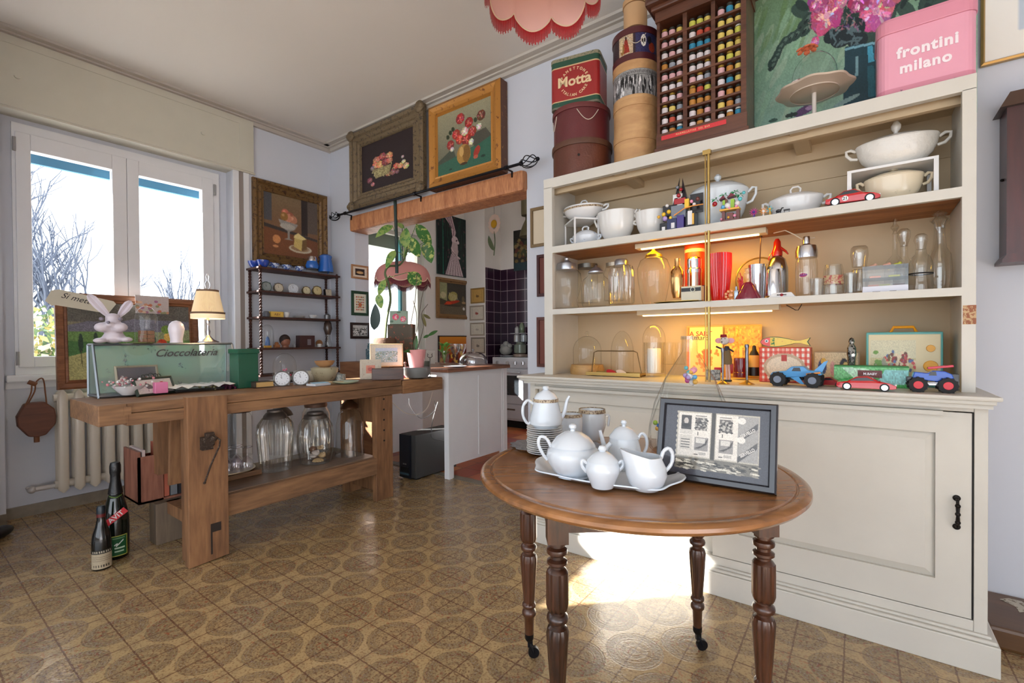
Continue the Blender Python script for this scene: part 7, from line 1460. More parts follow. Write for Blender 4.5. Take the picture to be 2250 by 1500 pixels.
# wooden bag hanging from the radiator end
c=at(82,922,x=-4.30); hw_=(at(126,922,x=-4.30).y-at(38,922,x=-4.30).y)/2; hh_=(at(82,885,x=-4.30).z-at(82,962,x=-4.30).z)/2
t_=thing('wooden_canteen','flat octagonal dark wooden water canteen hanging by a cord beside the radiator','canteen',(-4.33,c.y,c.z-hh_))
b=M(); oc=[(-1,.25),(-.62,.95),(-.2,1.0),(.4,1.0),(.92,.55),(1,.1),(.95,-.35),(.45,-.92),(0,-1),(-.45,-.92),(-.95,-.3)]; b.prism([(u*hw_,v*hh_+hh_) for u,v in oc],'x',-.03,.03); b.obj('body',wood('canteen_wood',C(74,40,26),C(112,64,42),.5,grain=7,bump=.3,axis='y'),t_,bevel=.008)
b=M(); zt=2*hh_; b.tube(curve_pts([(.02,-hw_*.5,zt-.02),(.02,-hw_*.1,zt+.07),(.01,0,zt+.13),(.01,hw_*.35,zt+.15),(.02,hw_*.45,zt+.05),(.02,hw_*.5,zt-.02)],5),.004); b.tube(curve_pts([(.03,-hw_*.6,zt-.02),(.03,-hw_*.3,zt+.06),(.02,-.02,zt+.125)],4),.004); b.cyl((.02,-hw_*.4,zt+.135),(.02,-.0,zt+.115),.014); b.cyl((.0,0,-.035),(0,0,.01),.014); b.obj('cord',mat('leather_cord',C(120,74,46),.7),t_)
# slipper
p=at(-9,1184,z=0); b=M(); b.sph((0,0,.035),.055,sx=1.7,sy=1.0,sz=.64); tag(b.obj('slipper',mat('black_rubber',C(16,16,18),.4)),'rounded tip of a black slipper at the left edge of the floor','slipper',loc=p+Vector((0,0,0)),rz=R(-50))
# ---- bottles on the floor
def curved_label(t_,name,r,z0,z1,A0,half,cv):
    return painted(cv,name,t_,0,0,surf=lambda u,v:(r*math.cos(A0-half+2*half*u),r*math.sin(A0-half+2*half*u),z0+v*(z1-z0)),mt=paintmat('paper_label',.5))
Mbt2=mat('black_green_glass',C(10,18,12),.08,coat=.5)
p=at(256,1222,z=0); s=S(p)*cosx(p); t_=px_lathe('champagne_bottle','very large dark green sparkling wine bottle on the floor beside the smaller bottle','bottle',p,[('body',Mbt2,[(27,1222),(30,1218),(31,1160),(30,1135),(24,1108),(15,1080),(11,1055),(10,1040)]),('foil',mat('black_foil',C(18,18,20),.35,bump=.6),[(17.5,1082),(12,1055),(11.5,1042),(13,1036),(13,1022),(11,1015),(.1,1013)])],n=40)
A0=math.atan2(-p.y,-p.x)
cv=Cv(50,44,(24,80,44)); cv.rect(0,0,1,.04,(190,190,90)); cv.rect(0,.96,1,1,(190,190,90)); cv.rect(.92,0,1,1,(150,150,60)); cv.line([(.2,.55),(.35,.62),(.3,.5),(.7,.75)],.05,(220,230,220)); cv.rect(.2,.36,.8,.42,(190,214,190)); cv.rect(.2,.2,.75,.26,(170,200,170)); cv.rect(.1,.84,.8,.9,(110,150,110))
curved_label(t_,'green_label',31.4*s,zr(p,1214),zr(p,1170),A0+.25,.62,cv)
cv=Cv(60,20,(10,16,12)); cv.line([(0,.6),(.5,.2),(1,.6)],.09,(130,150,60)); cv.line([(0,.9),(.5,.7),(1,.9)],.06,(110,140,60)); cv.ell(.5,.55,.2,.14,(60,90,40))
curved_label(t_,'neck_label',18.4*s,zr(p,1104),zr(p,1083),A0,.9,cv)
lb=M(); nrm=Vector((math.cos(A0),math.sin(A0),0)); tg=Vector((-nrm.y,nrm.x,0)); rr=27*s
cc=[(-.6,-.5),(.55,.25),(.6,.55),(-.5,-.15)]
lc=Vector((0,0,zr(p,1128)))+nrm*(30.5*s)
b=M(); u1=(tg*.8+Vector((0,0,.6))).normalized(); v1=Vector((-tg.x*.6,-tg.y*.6,.8)).normalized(); b.add([lc-u1*.052-v1*.016,lc+u1*.052-v1*.016,lc+u1*.052+v1*.016,lc-u1*.052+v1*.016],[(0,1,2,3)],False); rl=b.obj('red_sticker',mat('red_sticker',C(196,30,44),.4),t_)
m4=Matrix((( u1.x,v1.x,nrm.x,lc.x+nrm.x*.001),(u1.y,v1.y,nrm.y,lc.y+nrm.y*.001),(u1.z,v1.z,nrm.z,lc.z+.0),(0,0,0,1)))
tx=text('AVIT',.034,Mwhite,'sticker_lettering',rl,(0,0,0),(0,0,0),extrude=.0002,bold=.0006); tx.matrix_local=m4
p=at(224,1247,z=0); s=S(p)*cosx(p); t_=px_lathe('wine_bottle','smaller dark wine bottle with a beige label, in front of the very large one','bottle',p,[('body',mat('dark_wine_glass',C(14,16,16),.12,coat=.4),[(21,1247),(23,1243),(23.5,1190),(21,1172),(14,1155),(10,1140),(9.5,1133)]),('capsule',mat('red_capsule',C(96,24,24),.35),[(10.5,1134),(10.5,1127)],{'cap0':False,'cap1':False}),('cap',mat('dark_teal_foil',C(16,30,40),.35),[(10.3,1127),(10.5,1114),(8,1110),(.1,1110)])],n=36)
A0=math.atan2(-p.y,-p.x); cv=Cv(50,40,(170,156,132)); cv.rect(0,.82,1,1,(40,38,34))
for k in range(9): cv.rect(.12+.09*k,.85,.16+.09*k,.96,(190,180,160))
for k in range(3): cv.rect(.1,.62-.1*k,.85,.65-.1*k,(120,108,90))
for k in range(7): cv.rect(.15+.1*k,.1,.2+.1*k,.22,(60,54,46))
cv.noise(.1); curved_label(t_,'label',23.8*s,zr(p,1243),zr(p,1203),A0,1.25,cv)
# ---- big painting leaning at the window with a paper sign
A=at(121,640,x=-4.34); B=at(438,832,x=-4.34); zb=.845
w=B.y-A.y+.0; h=A.z-zb-.0
cv=Cv(220,150,(150,156,96)); cv.grad((176,176,120),(120,112,100)); cv.rect(0,.75,1,1,(104,100,92))
cv.poly([(0,.70),(.15,.76),(.35,.74),(.5,.80),(1,.78),(1,.6),(0,.6)],(120,118,132)); cv.poly([(0,.62),(1,.62),(1,.25),(.6,.4),(.3,.45),(0,.28)],(110,146,82)); cv.poly([(0,.5),(.5,.45),(.3,.42),(0,.26)],(76,120,66)); cv.poly([(.55,.6),(1,.66),(1,.5),(.6,.5)],(150,160,120))
cv.poly([(0,.30),(.35,.44),(.6,.42),(.7,.1),(.5,0),(0,0)],(176,172,116)); cv.poly([(.42,.22),(.6,.3),(1,.2),(1,0),(.4,0)],(120,150,106))
for x,y,hh in ((.09,.47,.17),(.20,.50,.15),(.29,.47,.12),(.36,.5,.1),(.62,.52,.16),(.67,.5,.12)): cv.ell(x,y,.018,hh*.75,(48,70,56)); cv.line([(x,y-.1),(x+.005,y-.3)],.008,(96,90,60))
for x,y,r,c in ((.74,.45,.07,(206,70,44)),(.80,.55,.06,(230,190,100)),(.86,.62,.05,(150,170,80)),(.84,.7,.05,(190,190,90)),(.9,.5,.05,(80,120,60)),(.78,.66,.06,(120,150,70))): cv.ell(x,y,r*.7,r,c)
cv.line([(.16,.18),(.22,.2),(.2,.14),(.16,.12)],.02,(50,46,48)); cv.line([(.86,.2),(.93,.16),(.95,.1)],.02,(60,56,70)); cv.ell(.9,.16,.05,.05,(96,90,100)); cv.poly([(.62,.3),(1,.36),(1,.16),(.7,.12)],(104,100,84)); cv.noise(.25,2); cv.noise(.1)
t_=thing('landscape_painting','big brown-framed landscape painting leaning against the window above the radiator','painting',(-4.33,(A.y+B.y)/2,zb),rot=(R(-4),0,R(90)))
b=M(); b.frame(w,h,[(0,-.02),(0,.016),(.012,.024),(.038,.02),(.045,.008),(.056,.012),(.062,.004)]); b.obj('frame',wood('brown_frame_wood',C(104,62,40),C(150,98,64),.5,grain=14,axis='x'),t_); painted(cv,'painted_surface',t_,w-.124,h-.124,loc=(0,-.004,.062))
sg=at(100,655,x=-4.29); se=at(208,672,x=-4.29)
b=M(); q=[(-.05,-.02),(-.02,.05),(.02,.06),(.30,-.0),(.315,-.02),(.27,-.09),(.0,-.045),(-.02,-.05)]
b.prism(q,'y',0,.002); t2=b.obj('paper_sign',mat('cream_paper',C(226,220,200),.8)); tag(t2,'creased paper strip with handwriting taped over the upper left of the landscape painting','paper',loc=(-4.27,at(122,650,x=-4.27).y,at(122,655,x=-4.27).z),rz=R(90))
text('Si metteo',.052,mat('ink',C(50,46,44),.6),'handwriting',t2,(.125,-.0012,-.002),(R(90),R(14),0),extrude=.0002,shear=.35)
# ================================================================ GLASS SHOWCASE ON THE BENCH
zb=ZB+.002
f0=at(225,877,z=zb); f1=at(517,850,z=zb); k0=at(187,866,z=zb)
ytl=at(207,757,x=-3.10); ztop=at(207,757,x=-3.12).z
t0=at(207,757,z=ztop); t1=at(505,757,z=ztop); kb=at(186,755,z=ztop)
xb_=-3.36; xf_=(f0.x+f1.x)/2; ya_,yb_=f0.y,f1.y; xt_=(at(207,757,y=ya_).x+at(505,757,y=yb_).x)/2; 0
t_=thing('glass_showcase','small glass countertop showcase with slanted front and lettering, at the left end of the workbench','showcase',(xf_,(ya_+yb_)/2,zb)); cx_,cy_=xf_,(ya_+yb_)/2; hs=ztop-zb
P8={'fa':Vector((0,ya_-cy_,0)),'fb':Vector((0,yb_-cy_,0)),'ka':Vector((xb_-cx_,ya_-cy_,0)),'kb':Vector((xb_-cx_,yb_-cy_,0)),'ta':Vector((xt_-cx_,ya_-cy_,hs)),'tb':Vector((xt_-cx_,yb_-cy_,hs)),'qa':Vector((xb_-cx_,ya_-cy_,hs)),'qb':Vector((xb_-cx_,yb_-cy_,hs))}
Mal=mat('dull_aluminium',C(140,144,148),.35,.8); Mcg=glass('showcase_glass',(.93,.97,.96,1),.8,.09)
b=M(); b.box(xb_-cx_-.0,.0,ya_-cy_,yb_-cy_,0,.008); b.obj('floor_board',mat('showcase_floor',C(70,70,72),.5),t_)
b=M(); 
for a,c in (('fa','fb'),('ka','kb'),('fa','ka'),('fb','kb'),('ta','tb'),('qa','qb'),('ta','qa'),('tb','qb'),('fa','ta'),('fb','tb'),('ka','qa'),('kb','qb')):
    A_,B_=P8[a],P8[c]; off=Vector((0,0,.007)) if a in('fa','ka','fb') and c in ('fb','kb','ka') else Vector((0,0,0)); b.cyl(A_+off,B_+off,.0065,n=4,smooth=False)
fr_=b.obj('metal_frame',Mal,t_)
for nm,q in (('front_pane',('fa','fb','tb','ta')),('left_pane',('ka','fa','ta','qa')),('right_pane',('fb','kb','qb','tb')),('top_pane',('ta','tb','qb','qa'))):
    b=M(); b.add([P8[k]+Vector((0,0,.004 if k[0] in 'fk' else 0)) for k in q],[(0,1,2,3)],False); b.obj(nm,Mcg,t_)
b=M(); b.add([P8[k]+Vector((.004,0,.0)) for k in ('ka','kb','qb','qa')],[(0,1,2,3)],False); b.obj('back_pane',mat('teal_reflection_pane',C(150,196,186),.2,alpha=.6,coat=.4,wear=C(96,140,160),wscale=9,wamt=.60),t_)  # teal reflection put into the back pane's own colour
text('Cioccolateria',.062,mat('glass_script',C(50,56,66),.5),'pane_lettering',t_,(xb_-cx_+.009,.12,hs-.055),(R(90),0,R(90)),extrude=.0004,shear=.4,bold=.0008)
# things in the showcase
def onb(px,row): return at(px,row,z=zb)
t2=thing('small_framed_photo','small framed picture lying back inside the glass showcase','picture',(-3.27,.88,zb+.0145),rot=(R(-18),0,R(90))); b=M(); b.frame(.20,.15,[(0,-.006),(0,.006),(.008,.010),(.012,.004)]); b.obj('frame',mat('pale_silver_frame',C(170,160,140),.4,.3),t2); cv=Cv(40,30,(88,92,100)); 
for k in range(50): cv.ell(cv.rs.rand(),cv.rs.rand()*.6,.03,.04,[(180,120,120),(210,205,205),(60,64,76)][k%3])
painted(cv,'picture_surface',t2,.176,.126,loc=(0,-.004,.012))
b=M(); b.lathe([(.03,0),(.05,.02),(.075,.05),(.073,.05),(.045,.02),(.001,.012)],n=36); tag(b.obj('white_bowl',Mw),'white bowl inside the left part of the glass showcase','bowl',loc=(-3.14,.80,zb+.0095))
fl=thing('dried_flowers','pile of tiny pink and white dried flowers in the bowl of the glass showcase','flowers',(-3.14,.80,zb+.055)); rn=random.Random(2); b=M()
for k in range(70): b.mat(k%3); b.sph((rn.gauss(0,.03),rn.gauss(0,.05),rn.uniform(0,.04)),rn.uniform(.004,.008),n=6,m=4)
o=b.obj('blossoms',[Tc['white'],mat('dry_pink',C(200,130,140),.8),mat('dry_grey',C(190,184,180),.8)],fl); o['kind']='stuff'
b=M(); b.box(-.02,.02,-.03,.03,0,.06,bev=.003); tag(b.obj('pink_box',mat('candy_pink',C(224,130,170),.5)),'small pink packet inside the glass showcase, right of the flowers','box',loc=(-3.10,.93,zb+.0095))
b=M(); pts=[]
for i in range(13):
    for j in range(9): pts.append((-.10+.2*j/8,-.19+.38*i/12,.006+.020*abs(math.sin(i*1.3+j*.9))+.012*math.sin(j*1.1)**2))
b.add(pts,[(i*9+j,i*9+j+1,(i+1)*9+j+1,(i+1)*9+j) for i in range(12) for j in range(8)],True); tag(b.obj('white_cloth',mat('white_linen',C(226,230,232),.8)),'crumpled white cloth on the floor of the glass showcase, right side','cloth',loc=(-3.18,1.12,zb+.0095))
# rabbit bust
zt=ztop+.008
p=at(250,755,z=zt); p=Vector((-3.24,at(250,700,x=-3.24).y,zt))
t_=thing('rabbit_sculpture','lilac-white sculpted rabbit head with spread ears, on top of the glass showcase','sculpture',p,R(62)); Mrb=mat('lilac_clay',C(196,186,194),.45,bump=.5,bscale=24,coat=.1)
# local -y is the face direction
mb=bpy.data.metaballs.new('rabbit'); mb.resolution=.008; mb.threshold=.5
def ball(c,r,sc=(1,1,1)):
    e=mb.elements.new(); e.type='ELLIPSOID'; e.co=c; e.radius=r; e.size_x,e.size_y,e.size_z=sc
ball((0,0,.03),.085,(1.0,.85,.55)); ball((0,-.01,.085),.085,(.95,.85,.7)); ball((0,-.015,.135),.062,(.85,.85,.7)); ball((-.04,-.045,.085),.05,(1,.9,.8)); ball((.04,-.045,.085),.05,(1,.9,.8)); ball((0,-.065,.10),.03,(1,.8,.7)); ball((.06,-.03,.02),.045,(1,1,.5)); ball((-.05,-.04,.015),.045,(1,1,.5))
mo=bpy.data.objects.new('rabbit_tmp',mb); COL.objects.link(mo); dg=bpy.context.evaluated_depsgraph_get(); dg.update(); me=bpy.data.meshes.new_from_object(mo.evaluated_get(dg)); bpy.data.objects.remove(mo)
me.materials.clear(); me.materials.append(Mrb); me.polygons.foreach_set('use_smooth',[True]*len(me.polygons))
zm=min(v.co.z for v in me.vertices)
for v in me.vertices: v.co.z-=zm
ro=bpy.data.objects.new('head',me); COL.objects.link(ro); ro.parent=t_
hh=max(v.co.z for v in me.vertices)
for sg,dx,dz in ((-1,-.085,.115),(1,.055,.085)):
    b=M(); base=Vector((sg*.022,0,hh-.015)); tip=base+Vector((dx,0,dz)); d=(tip-base); L_=d.length; d.normalize(); n_=Vector((0,1,0)); w_=d.cross(n_)
    prof=[(.0,.010),(.2,.016),(.5,.022),(.8,.021),(.95,.012),(1,.003)]
    vs=[];fs=[]
    for u,wd in prof:
        c=base+d*(L_*u); vs+= [c-w_*wd,c-n_*.004-w_*wd*.55,c+n_*.004,c-n_*.004+w_*wd*.55,c+w_*wd,c+n_*.010]
    for k in range(len(prof)-1):
        for i in range(6): j=(i+1)%6; fs.append((k*6+i,k*6+j,(k+1)*6+j,(k+1)*6+i))
    b.add(vs,fs,True); b.obj('ear',Mrb,t_)
for sg in (-1,1): b=M(); b.sph((sg*.040,-.046,hh*.80),.010); b.obj('eye',mat('lilac_dark',C(120,112,124),.4),t_)
b=M(); b.sph((0,-.088,hh*.68),.008); b.obj('nose',mat('lilac_dark',None),t_)
# cloche with biscuits
p=Vector((-3.22,at(321,700,x=-3.22).y,zt)); dome('glass_cloche','glass dome on a brass base covering a stack of biscuits, on the showcase',p,26,752,672,base=Mbrass,straight=.6)
Mbis=mat('wafer_brown',C(134,92,62),.7,bump=.9,bscale=200)
for k,(dy,z_) in enumerate(((-.018,0),(.018,0),(-.018,.022),(.018,.022),(-.018,.044),(.018,.044))):
    b=M(); b.box(-.014,.014,-.017,.017,0,.020,bev=.002); tag(b.obj('biscuit',Mbis),'small brown wafer block under the brass-based dome, %s'%['lower left','lower right','middle left','middle right','upper left','upper right'][k],'biscuit','biscuits under the dome',loc=(p.x,p.y+dy,zt+max(zr(p,752),0)+z_+.0015))
# white figure
p=Vector((-3.22,at(387,700,x=-3.22).y,zt)); px_lathe('white_figure','rounded white ceramic figure on the showcase, left of the table lamp','figurine',p,[('body',mat('white_lilac_ceramic',C(222,214,222),.3,coat=.3),[(15,755),(14,745),(17,732),(19,722),(16,712),(9,706),(.1,704)])],one=True)
# lamp
p=Vector((-3.20,at(457,700,x=-3.20).y,zt)); s=S(p)*cosx(p)
t_=thing('table_lamp','lit table lamp with pleated cream shade and silver foot, on the right of the showcase','lamp',p)
def Zr(r): return zr(p,r)
b=M(); b.lathe([(r*s,max(Zr(w_),0)) for r,w_ in ((25,754),(24,750),(14,746),(8,741),(4,736),(5,728),(3,722),(3,712),(5,708),(3,700),(2.5,690))],n=28); b.obj('foot',Msil,t_)
n=96; b=M(); vs=[];fs=[]
for k,(r,w_) in enumerate(((24.5,640),(38,697))):
    for i in range(n*2): a=PI*i/n; rr=r*s*(1+.022*(1 if i%2 else -1)); vs.append((rr*math.cos(a),rr*math.sin(a),Zr(w_)))
for i in range(n*2): j=(i+1)%(n*2); fs.append((i,j,n*2+j,n*2+i))
b.add(vs,fs,False); sh=b.obj('lamp_shade',mat('pleated_cream',C(222,204,172),.8,emit=C(255,214,150),estr=.25),t_)
b=M(); b.lathe([(25.3*s,Zr(641)),(25.3*s,Zr(637))],n=48,cap0=False,cap1=False); b.lathe([(38.8*s,Zr(690)),(39.2*s,Zr(686))],n=48,cap0=False,cap1=False); b.obj('trim_band',mat('brown_band',C(110,84,62),.7),sh)
b=M(); b.lathe([(38.5*s,Zr(700)),(38.6*s,Zr(690))],n=64,cap0=False,cap1=False); b.obj('fringe',mat('cream_fringe',C(236,222,190),.8,emit=C(255,220,160),estr=.35),sh)
b=M(); b.sph((0,0,Zr(678)),.018); b.obj('bulb',mat('lit_bulb',C(255,240,210),.4,emit=(1,.82,.55,1),estr=14),t_)
b=M(); 
for sg in (-1,1): b.tube([(0,sg*.0,Zr(640)),(0,sg*.012,Zr(632)),(0,sg*.014,Zr(624)),(0,sg*.004,Zr(616)),(0,sg*.008,Zr(608)),(0,0,Zr(602))],.003,n=6)
b.cyl((0,0,Zr(690)),(0,0,Zr(636)),.003); b.obj('finial',Msil,t_)
l=bpy.data.lights.new('lamp_light','POINT'); l.energy=2.2; l.color=(1,.78,.5); l.shadow_soft_size=.02; lo=bpy.data.objects.new('lamp_light',l); COL.objects.link(lo); lo.parent=t_; lo.location=(0,0,Zr(684))
# card with flowers behind
A=at(297,648,x=-4.285); B=at(371,690,x=-4.285); cv=Cv(60,46,(200,186,182)); 
for k in range(26): cv.ell(cv.rs.rand(),cv.rs.rand()*.7,.06,.07,[(206,150,120),(170,110,140),(226,190,160),(150,150,110),(200,120,90)][k%5])
cv.noise(.1); t_=thing('flower_card','small postcard of pink flowers tucked on the top edge of the landscape painting','card',(-4.285,(A.y+B.y)/2,B.z),rot=(0,0,R(90))); hh_=A.z-B.z; b=M(); b.box(-(B.y-A.y)/2,(B.y-A.y)/2,.0005,.002,0,hh_); b.obj('card',Mwhite,t_); painted(cv,'printed_face',t_,B.y-A.y,hh_,loc=(0,0,0))
# ================================================================ ITEMS ON THE BENCH TOP
ZT=ZB+.0015
def Bt(px,row): return at(px,row,z=ZT)
a_=Bt(302,872); b_=Bt(387,862); d=b_-a_; w=d.length; lean=R(22); mid=(a_+b_)/2; hF=(proj(mid)[1]-829)*S(mid)/math.cos(lean)
t_=thing('bird_sketch_picture','small dark green metal frame with two bird sketches, leaning on the showcase front','picture frame',mid,rot=(-lean,0,math.atan2(d.y,d.x)))
b=M(); b.frame(w,hF,[(0,-.006),(0,.006),(.006,.010),(.012,.004)]); b.box(-w/2+.005,w/2-.005,.002,.006,.004,hF-.004)
for x,r in ((-.045,.010),(-.025,.012),(-.0,.014),(.025,.012),(.045,.010)): b.tube([(x+r*math.cos(a),0,hF+r*.8+r*math.sin(a)) for a in [2*PI*k/14 for k in range(14)]],.0018,n=5,closed=True)
b.obj('frame',mat('green_patina',C(56,66,56),.5,.4),t_); cv=Cv(60,34,(214,208,204)); cv.poly([(.25,.8),(.4,.6),(.45,.35),(.3,.3),(.22,.5)],(110,108,108)); cv.ell(.68,.5,.08,.14,(170,140,140)); cv.ell(.72,.75,.05,.05,(190,60,60)); cv.line([(.3,.3),(.28,.12)],.02,(120,110,110)); cv.noise(.1)
painted(cv,'sketch',t_,w-.024,hF-.024,loc=(0,-.003,.012))
def lump(name,label,p,c,r,cat='flower'):
    rn=random.Random(int(p.y*1000)); b=M()
    for k in range(40): b.sph((rn.gauss(0,r*.4),rn.gauss(0,r*.5),abs(rn.gauss(0,r*.22))+.004),r*.22,n=6,m=4)
    tag(b.obj(name,c),label,cat,loc=p)
lump('dried_blossom','pale yellow dried blossom on the bench edge in front of the showcase',Bt(465,855),mat('pale_moss',C(196,190,140),.9,bump=.5),.040)
lump('dried_blossom','dark purple dried blossom on the bench edge, right of the yellow one',Bt(501,853),mat('purple_bloom',C(84,24,56),.9,bump=.5),.040)
p=Bt(529,846); px_lathe('candy_goblet','stemmed glass goblet filled with golden sweets, beside the showcase','goblet',p,[('glass',Mg3,[(10,848),(9,846),(2,843),(1.8,826),(5,820),(11,806),(14,792),(13,792),(10,806),(3,822)],{'cap1':False}),('sweets',mat('amber_candy',C(220,160,80),.4,bump=.9,bscale=80,wear=C(240,210,160),wscale=60,wamt=.5),[(3,822),(9,808),(11.5,798),(8,795),(.1,794)])])
p=Vector((-3.60,0,0)); q=at(535,800,x=-3.45); t_=thing('green_box','dark green painted wooden box behind the goblet and the showcase','box',(-3.16,at(536,800,x=-3.16).y,ZT)); hh_=zr(Vector((-3.16,at(536,800,x=-3.16).y,ZT)),766); ww=at(559,800,x=-3.16).y-at(515,800,x=-3.16).y
b=M(); b.box(-.06,.06,-ww/2,ww/2,0,hh_*.88,bev=.003); b.obj('box',mat('bottle_green_paint',C(20,84,62),.35,coat=.2),t_); b=M(); b.box(-.066,.066,-ww/2-.006,ww/2+.006,hh_*.88,hh_,bev=.004); b.obj('lid',mat('bottle_green_paint',None),t_)
# crystal items
b=M(); b.sph((0,0,.018),.02,n=8,m=5,sz=.8,smooth=False); tag(b.obj('crystal_ashtray',Mst),'small clear crystal dish between the purple blossom and the book','dish',loc=Bt(541,850)); 
t_=thing('old_book','thick old book with yellowed pages lying on the bench edge','book',Bt(577,850),R(88)); wB=.115
b=M(); b.box(-.055,.052,-.035,.05,.004,.034); b.obj('pages',mat('yellowed_pages',C(214,176,112),.9,bump=.4,bscale=200),t_); b=M(); b.box(-.06,.055,-.038,.055,.034,.038); b.box(-.06,.055,-.038,.055,0,.004); b.box(-.06,-.055,-.038,.055,0,.038); b.obj('cover',mat('worn_cover',C(70,58,48),.7),t_)
for px,row,r,lab in ((620,848,18,'round silver-rimmed clock dial standing on the bench, left of two'),(661,846,18,'round silver-rimmed clock dial standing on the bench, right of two')):
    p=Bt(px,row); s=S(p)*cosx(p); clockface('desk_clock',lab,p,r*s,(206,208,212),('steel_rim',(120,118,116)),rz=R(62 if px==620 else 58),lean=6)
p=Bt(626,838); dome('glass_dome','glass dome with red and pink trinkets behind the two clock dials',p,26,836,776,base=mat('dark_base',C(44,34,32),.4),straight=.55)
b=M(); rn=random.Random(8)
for k in range(14): b.mat(k%2); b.sph((rn.gauss(0,.012),rn.gauss(0,.016),.03+rn.random()*.05),.008,n=8,m=5)
b.mat(0); b.cyl((0,0,0),(0,0,.05),.006); o=b.obj('pink_ornament',[mat('hot_pink',C(206,50,90),.4),mat('candy_pink',None)]); tag(o,'red and pink floral trinket inside the dome behind the clock dials','ornament',loc=p+Vector((0,0,max(zr(p,836),0)+.002))); o['kind']=''; del o['kind']
cup('large_cup','large pale green teacup with a big handle on the bench, right of the dials',Bt(688,838)+Vector((-.04,0,0)),.062,.075,mat('celadon_floral',C(206,200,180),.3,coat=.4,wear=C(170,160,130),wscale=30,wamt=.6),handle=R(75))
t_=px_lathe('tureen_dish','low pale covered dish on the bench under the straw bowl','dish',Bt(724,838)+Vector((-.06,0,0)),[('dish',mat('faded_green_dish',C(176,168,140),.35,coat=.3,wear=C(130,120,90),wscale=30,wamt=.6),[(18,838),(24,830),(30,815),(31,808),(26,806),(.1,806)])],one=True)
p=Bt(724,838)+Vector((-.06,0,0)); cup('straw_bowl','tan wooden bowl stacked on the pale covered dish',p+Vector((0,0,zr(p,806)+.001)),.070,.045,mat('straw_bowl',C(170,126,84),.6,bump=.4),cat='bowl')
for k,(px,row,w_,d_,h,c,lab) in enumerate(((700,846,.09,.12,.012,(206,212,220),'small stack of pale printed leaflets on the bench, left'),(702,845,.07,.10,.004,(150,190,214),'blue printed leaflet on top of the pale leaflets'),(728,842,.09,.14,.012,(186,160,120),'tan notebook lying on the bench in front of the covered dish'),(590,838,.10,.16,.006,(226,226,226),'white sheets of paper behind the old book'))):
    b=M(); b.box(-w_/2,w_/2,-d_/2,d_/2,0,h); tag(b.obj('leaflet',mat('leaflet_%d'%k,C(*c),.7)),lab,'paper',loc=Bt(px,row)+Vector((0,0,.0125 if k==1 else 0)),rz=R([8,-10,-14,5][k]))
px_lathe('lidded_tin','small round tin with a wire handle behind the light frame on the bench','tin',Bt(762,836)+Vector((-.1,0,0)),[('tin',mat('grey_blue_tin',C(150,166,166),.4,.3,wear=C(220,220,210),wscale=70,wamt=.5),[(14,838),(15,834),(15,822),(.1,820)])],one=True)
b=M(); b.lathe([(.05,0),(.085,.012),(.088,.016),(.06,.008),(.001,.006)],n=36); tag(b.obj('glass_saucer',mat('greenish_glaze',C(190,206,176),.2,coat=.6)),'shallow greenish glass dish on the bench, left of the cream mosaic frame','dish',loc=Bt(760,842))
def standing(name,label,px0,px1,rb,rt,cv,edge,rz,lean=10,fr_w=.02,cat='picture frame',z=None,dp=.02):
    z=z or ZT; mid=at((px0+px1)/2,rb,z=z); e0=at(px0,rb,z=z); s=S(mid)
    # width so that the projected span matches
    dirv=Vector((math.cos(rz),math.sin(rz),0)); w=.1
    for _ in range(6): w*= (px1-px0)/(proj(mid+dirv*w/2)[0]-proj(mid-dirv*w/2)[0])
    h=(proj(mid)[1]-rt)*s/math.cos(R(lean)); t_=thing(name,label,cat,mid,rot=(-R(lean),0,rz)); b=M(); b.frame(w,h,[(0,-dp/2),(0,dp/2),(fr_w*.3,dp*.7),(fr_w,dp*.35)]); b.box(-w/2+.002,w/2-.002,-.0,dp/2,0.002,h-.002); b.obj('frame',edge,t_); painted(cv,'picture_surface',t_,w-2*fr_w,h-2*fr_w,loc=(0,-dp*.36,fr_w)); return t_
cv=Cv(20,20,(206,130,110)); cv.ell(.5,.5,.3,.25,(180,90,80)); cv.noise(.2)
standing('mosaic_frame','wide cream mosaic photo frame with a tiny pink picture, on the bench',791,838,833,790,cv,mat('cream_mosaic',C(206,194,176),.7,bump=1,bscale=90,wear=C(170,140,120),wscale=90,wamt=.6),R(52),fr_w=.045)
t_=thing('dark_wooden_box','dark brown wooden box on the bench behind the cream mosaic frame','box',Bt(858,834)+Vector((-.03,0,0)),R(55)); 
b=M(); b.box(-.115,.115,-.03,.05,0,.085,bev=.003); b.obj('box',wood('dark_box_wood',C(50,28,22),C(82,48,36),.4,grain=10,coat=.2),t_)
cv=Cv(80,56,(206,198,176)); cv.rect(.14,.16,.86,.84,(150,170,170)); 
for k in range(120): cv.ell(.15+.7*cv.rs.rand(),.2+.5*cv.rs.rand(),.02,.02,[(110,140,110),(176,186,196),(150,150,120),(90,110,100),(206,206,200)][k%5])
cv.rect(.14,.70,.86,.84,(176,190,206)); cv.noise(.1)
q=Bt(852,834); standing('watercolour_frame','pale-framed watercolour landscape standing on the dark wooden box',813,886,805,755,cv,mat('pale_gold_frame',C(206,186,146),.5),R(52),lean=4,fr_w=.008,z=ZT+.086,dp=.014)
t_=thing('pink_packet','small pink and white match packet on the bench, left of the orchid pot','box',Bt(893,829),R(50)); b=M(); b.box(-.026,.026,-.012,.012,0,.075,bev=.002); b.obj('packet',mat('rose_pink_card',C(206,84,110),.5),t_); b=M(); b.box(-.018,.018,-.0128,-.012,.03,.06); b.obj('label_panel',mat('grey_label',C(196,200,206),.5),t_); b=M(); b.cyl((-.005,0,.075),(-.010,0,.11),.006); b.sph((-.010,0,.115),.010); b.obj('cork_top',mat('cork_dark',C(80,60,50),.6),t_)
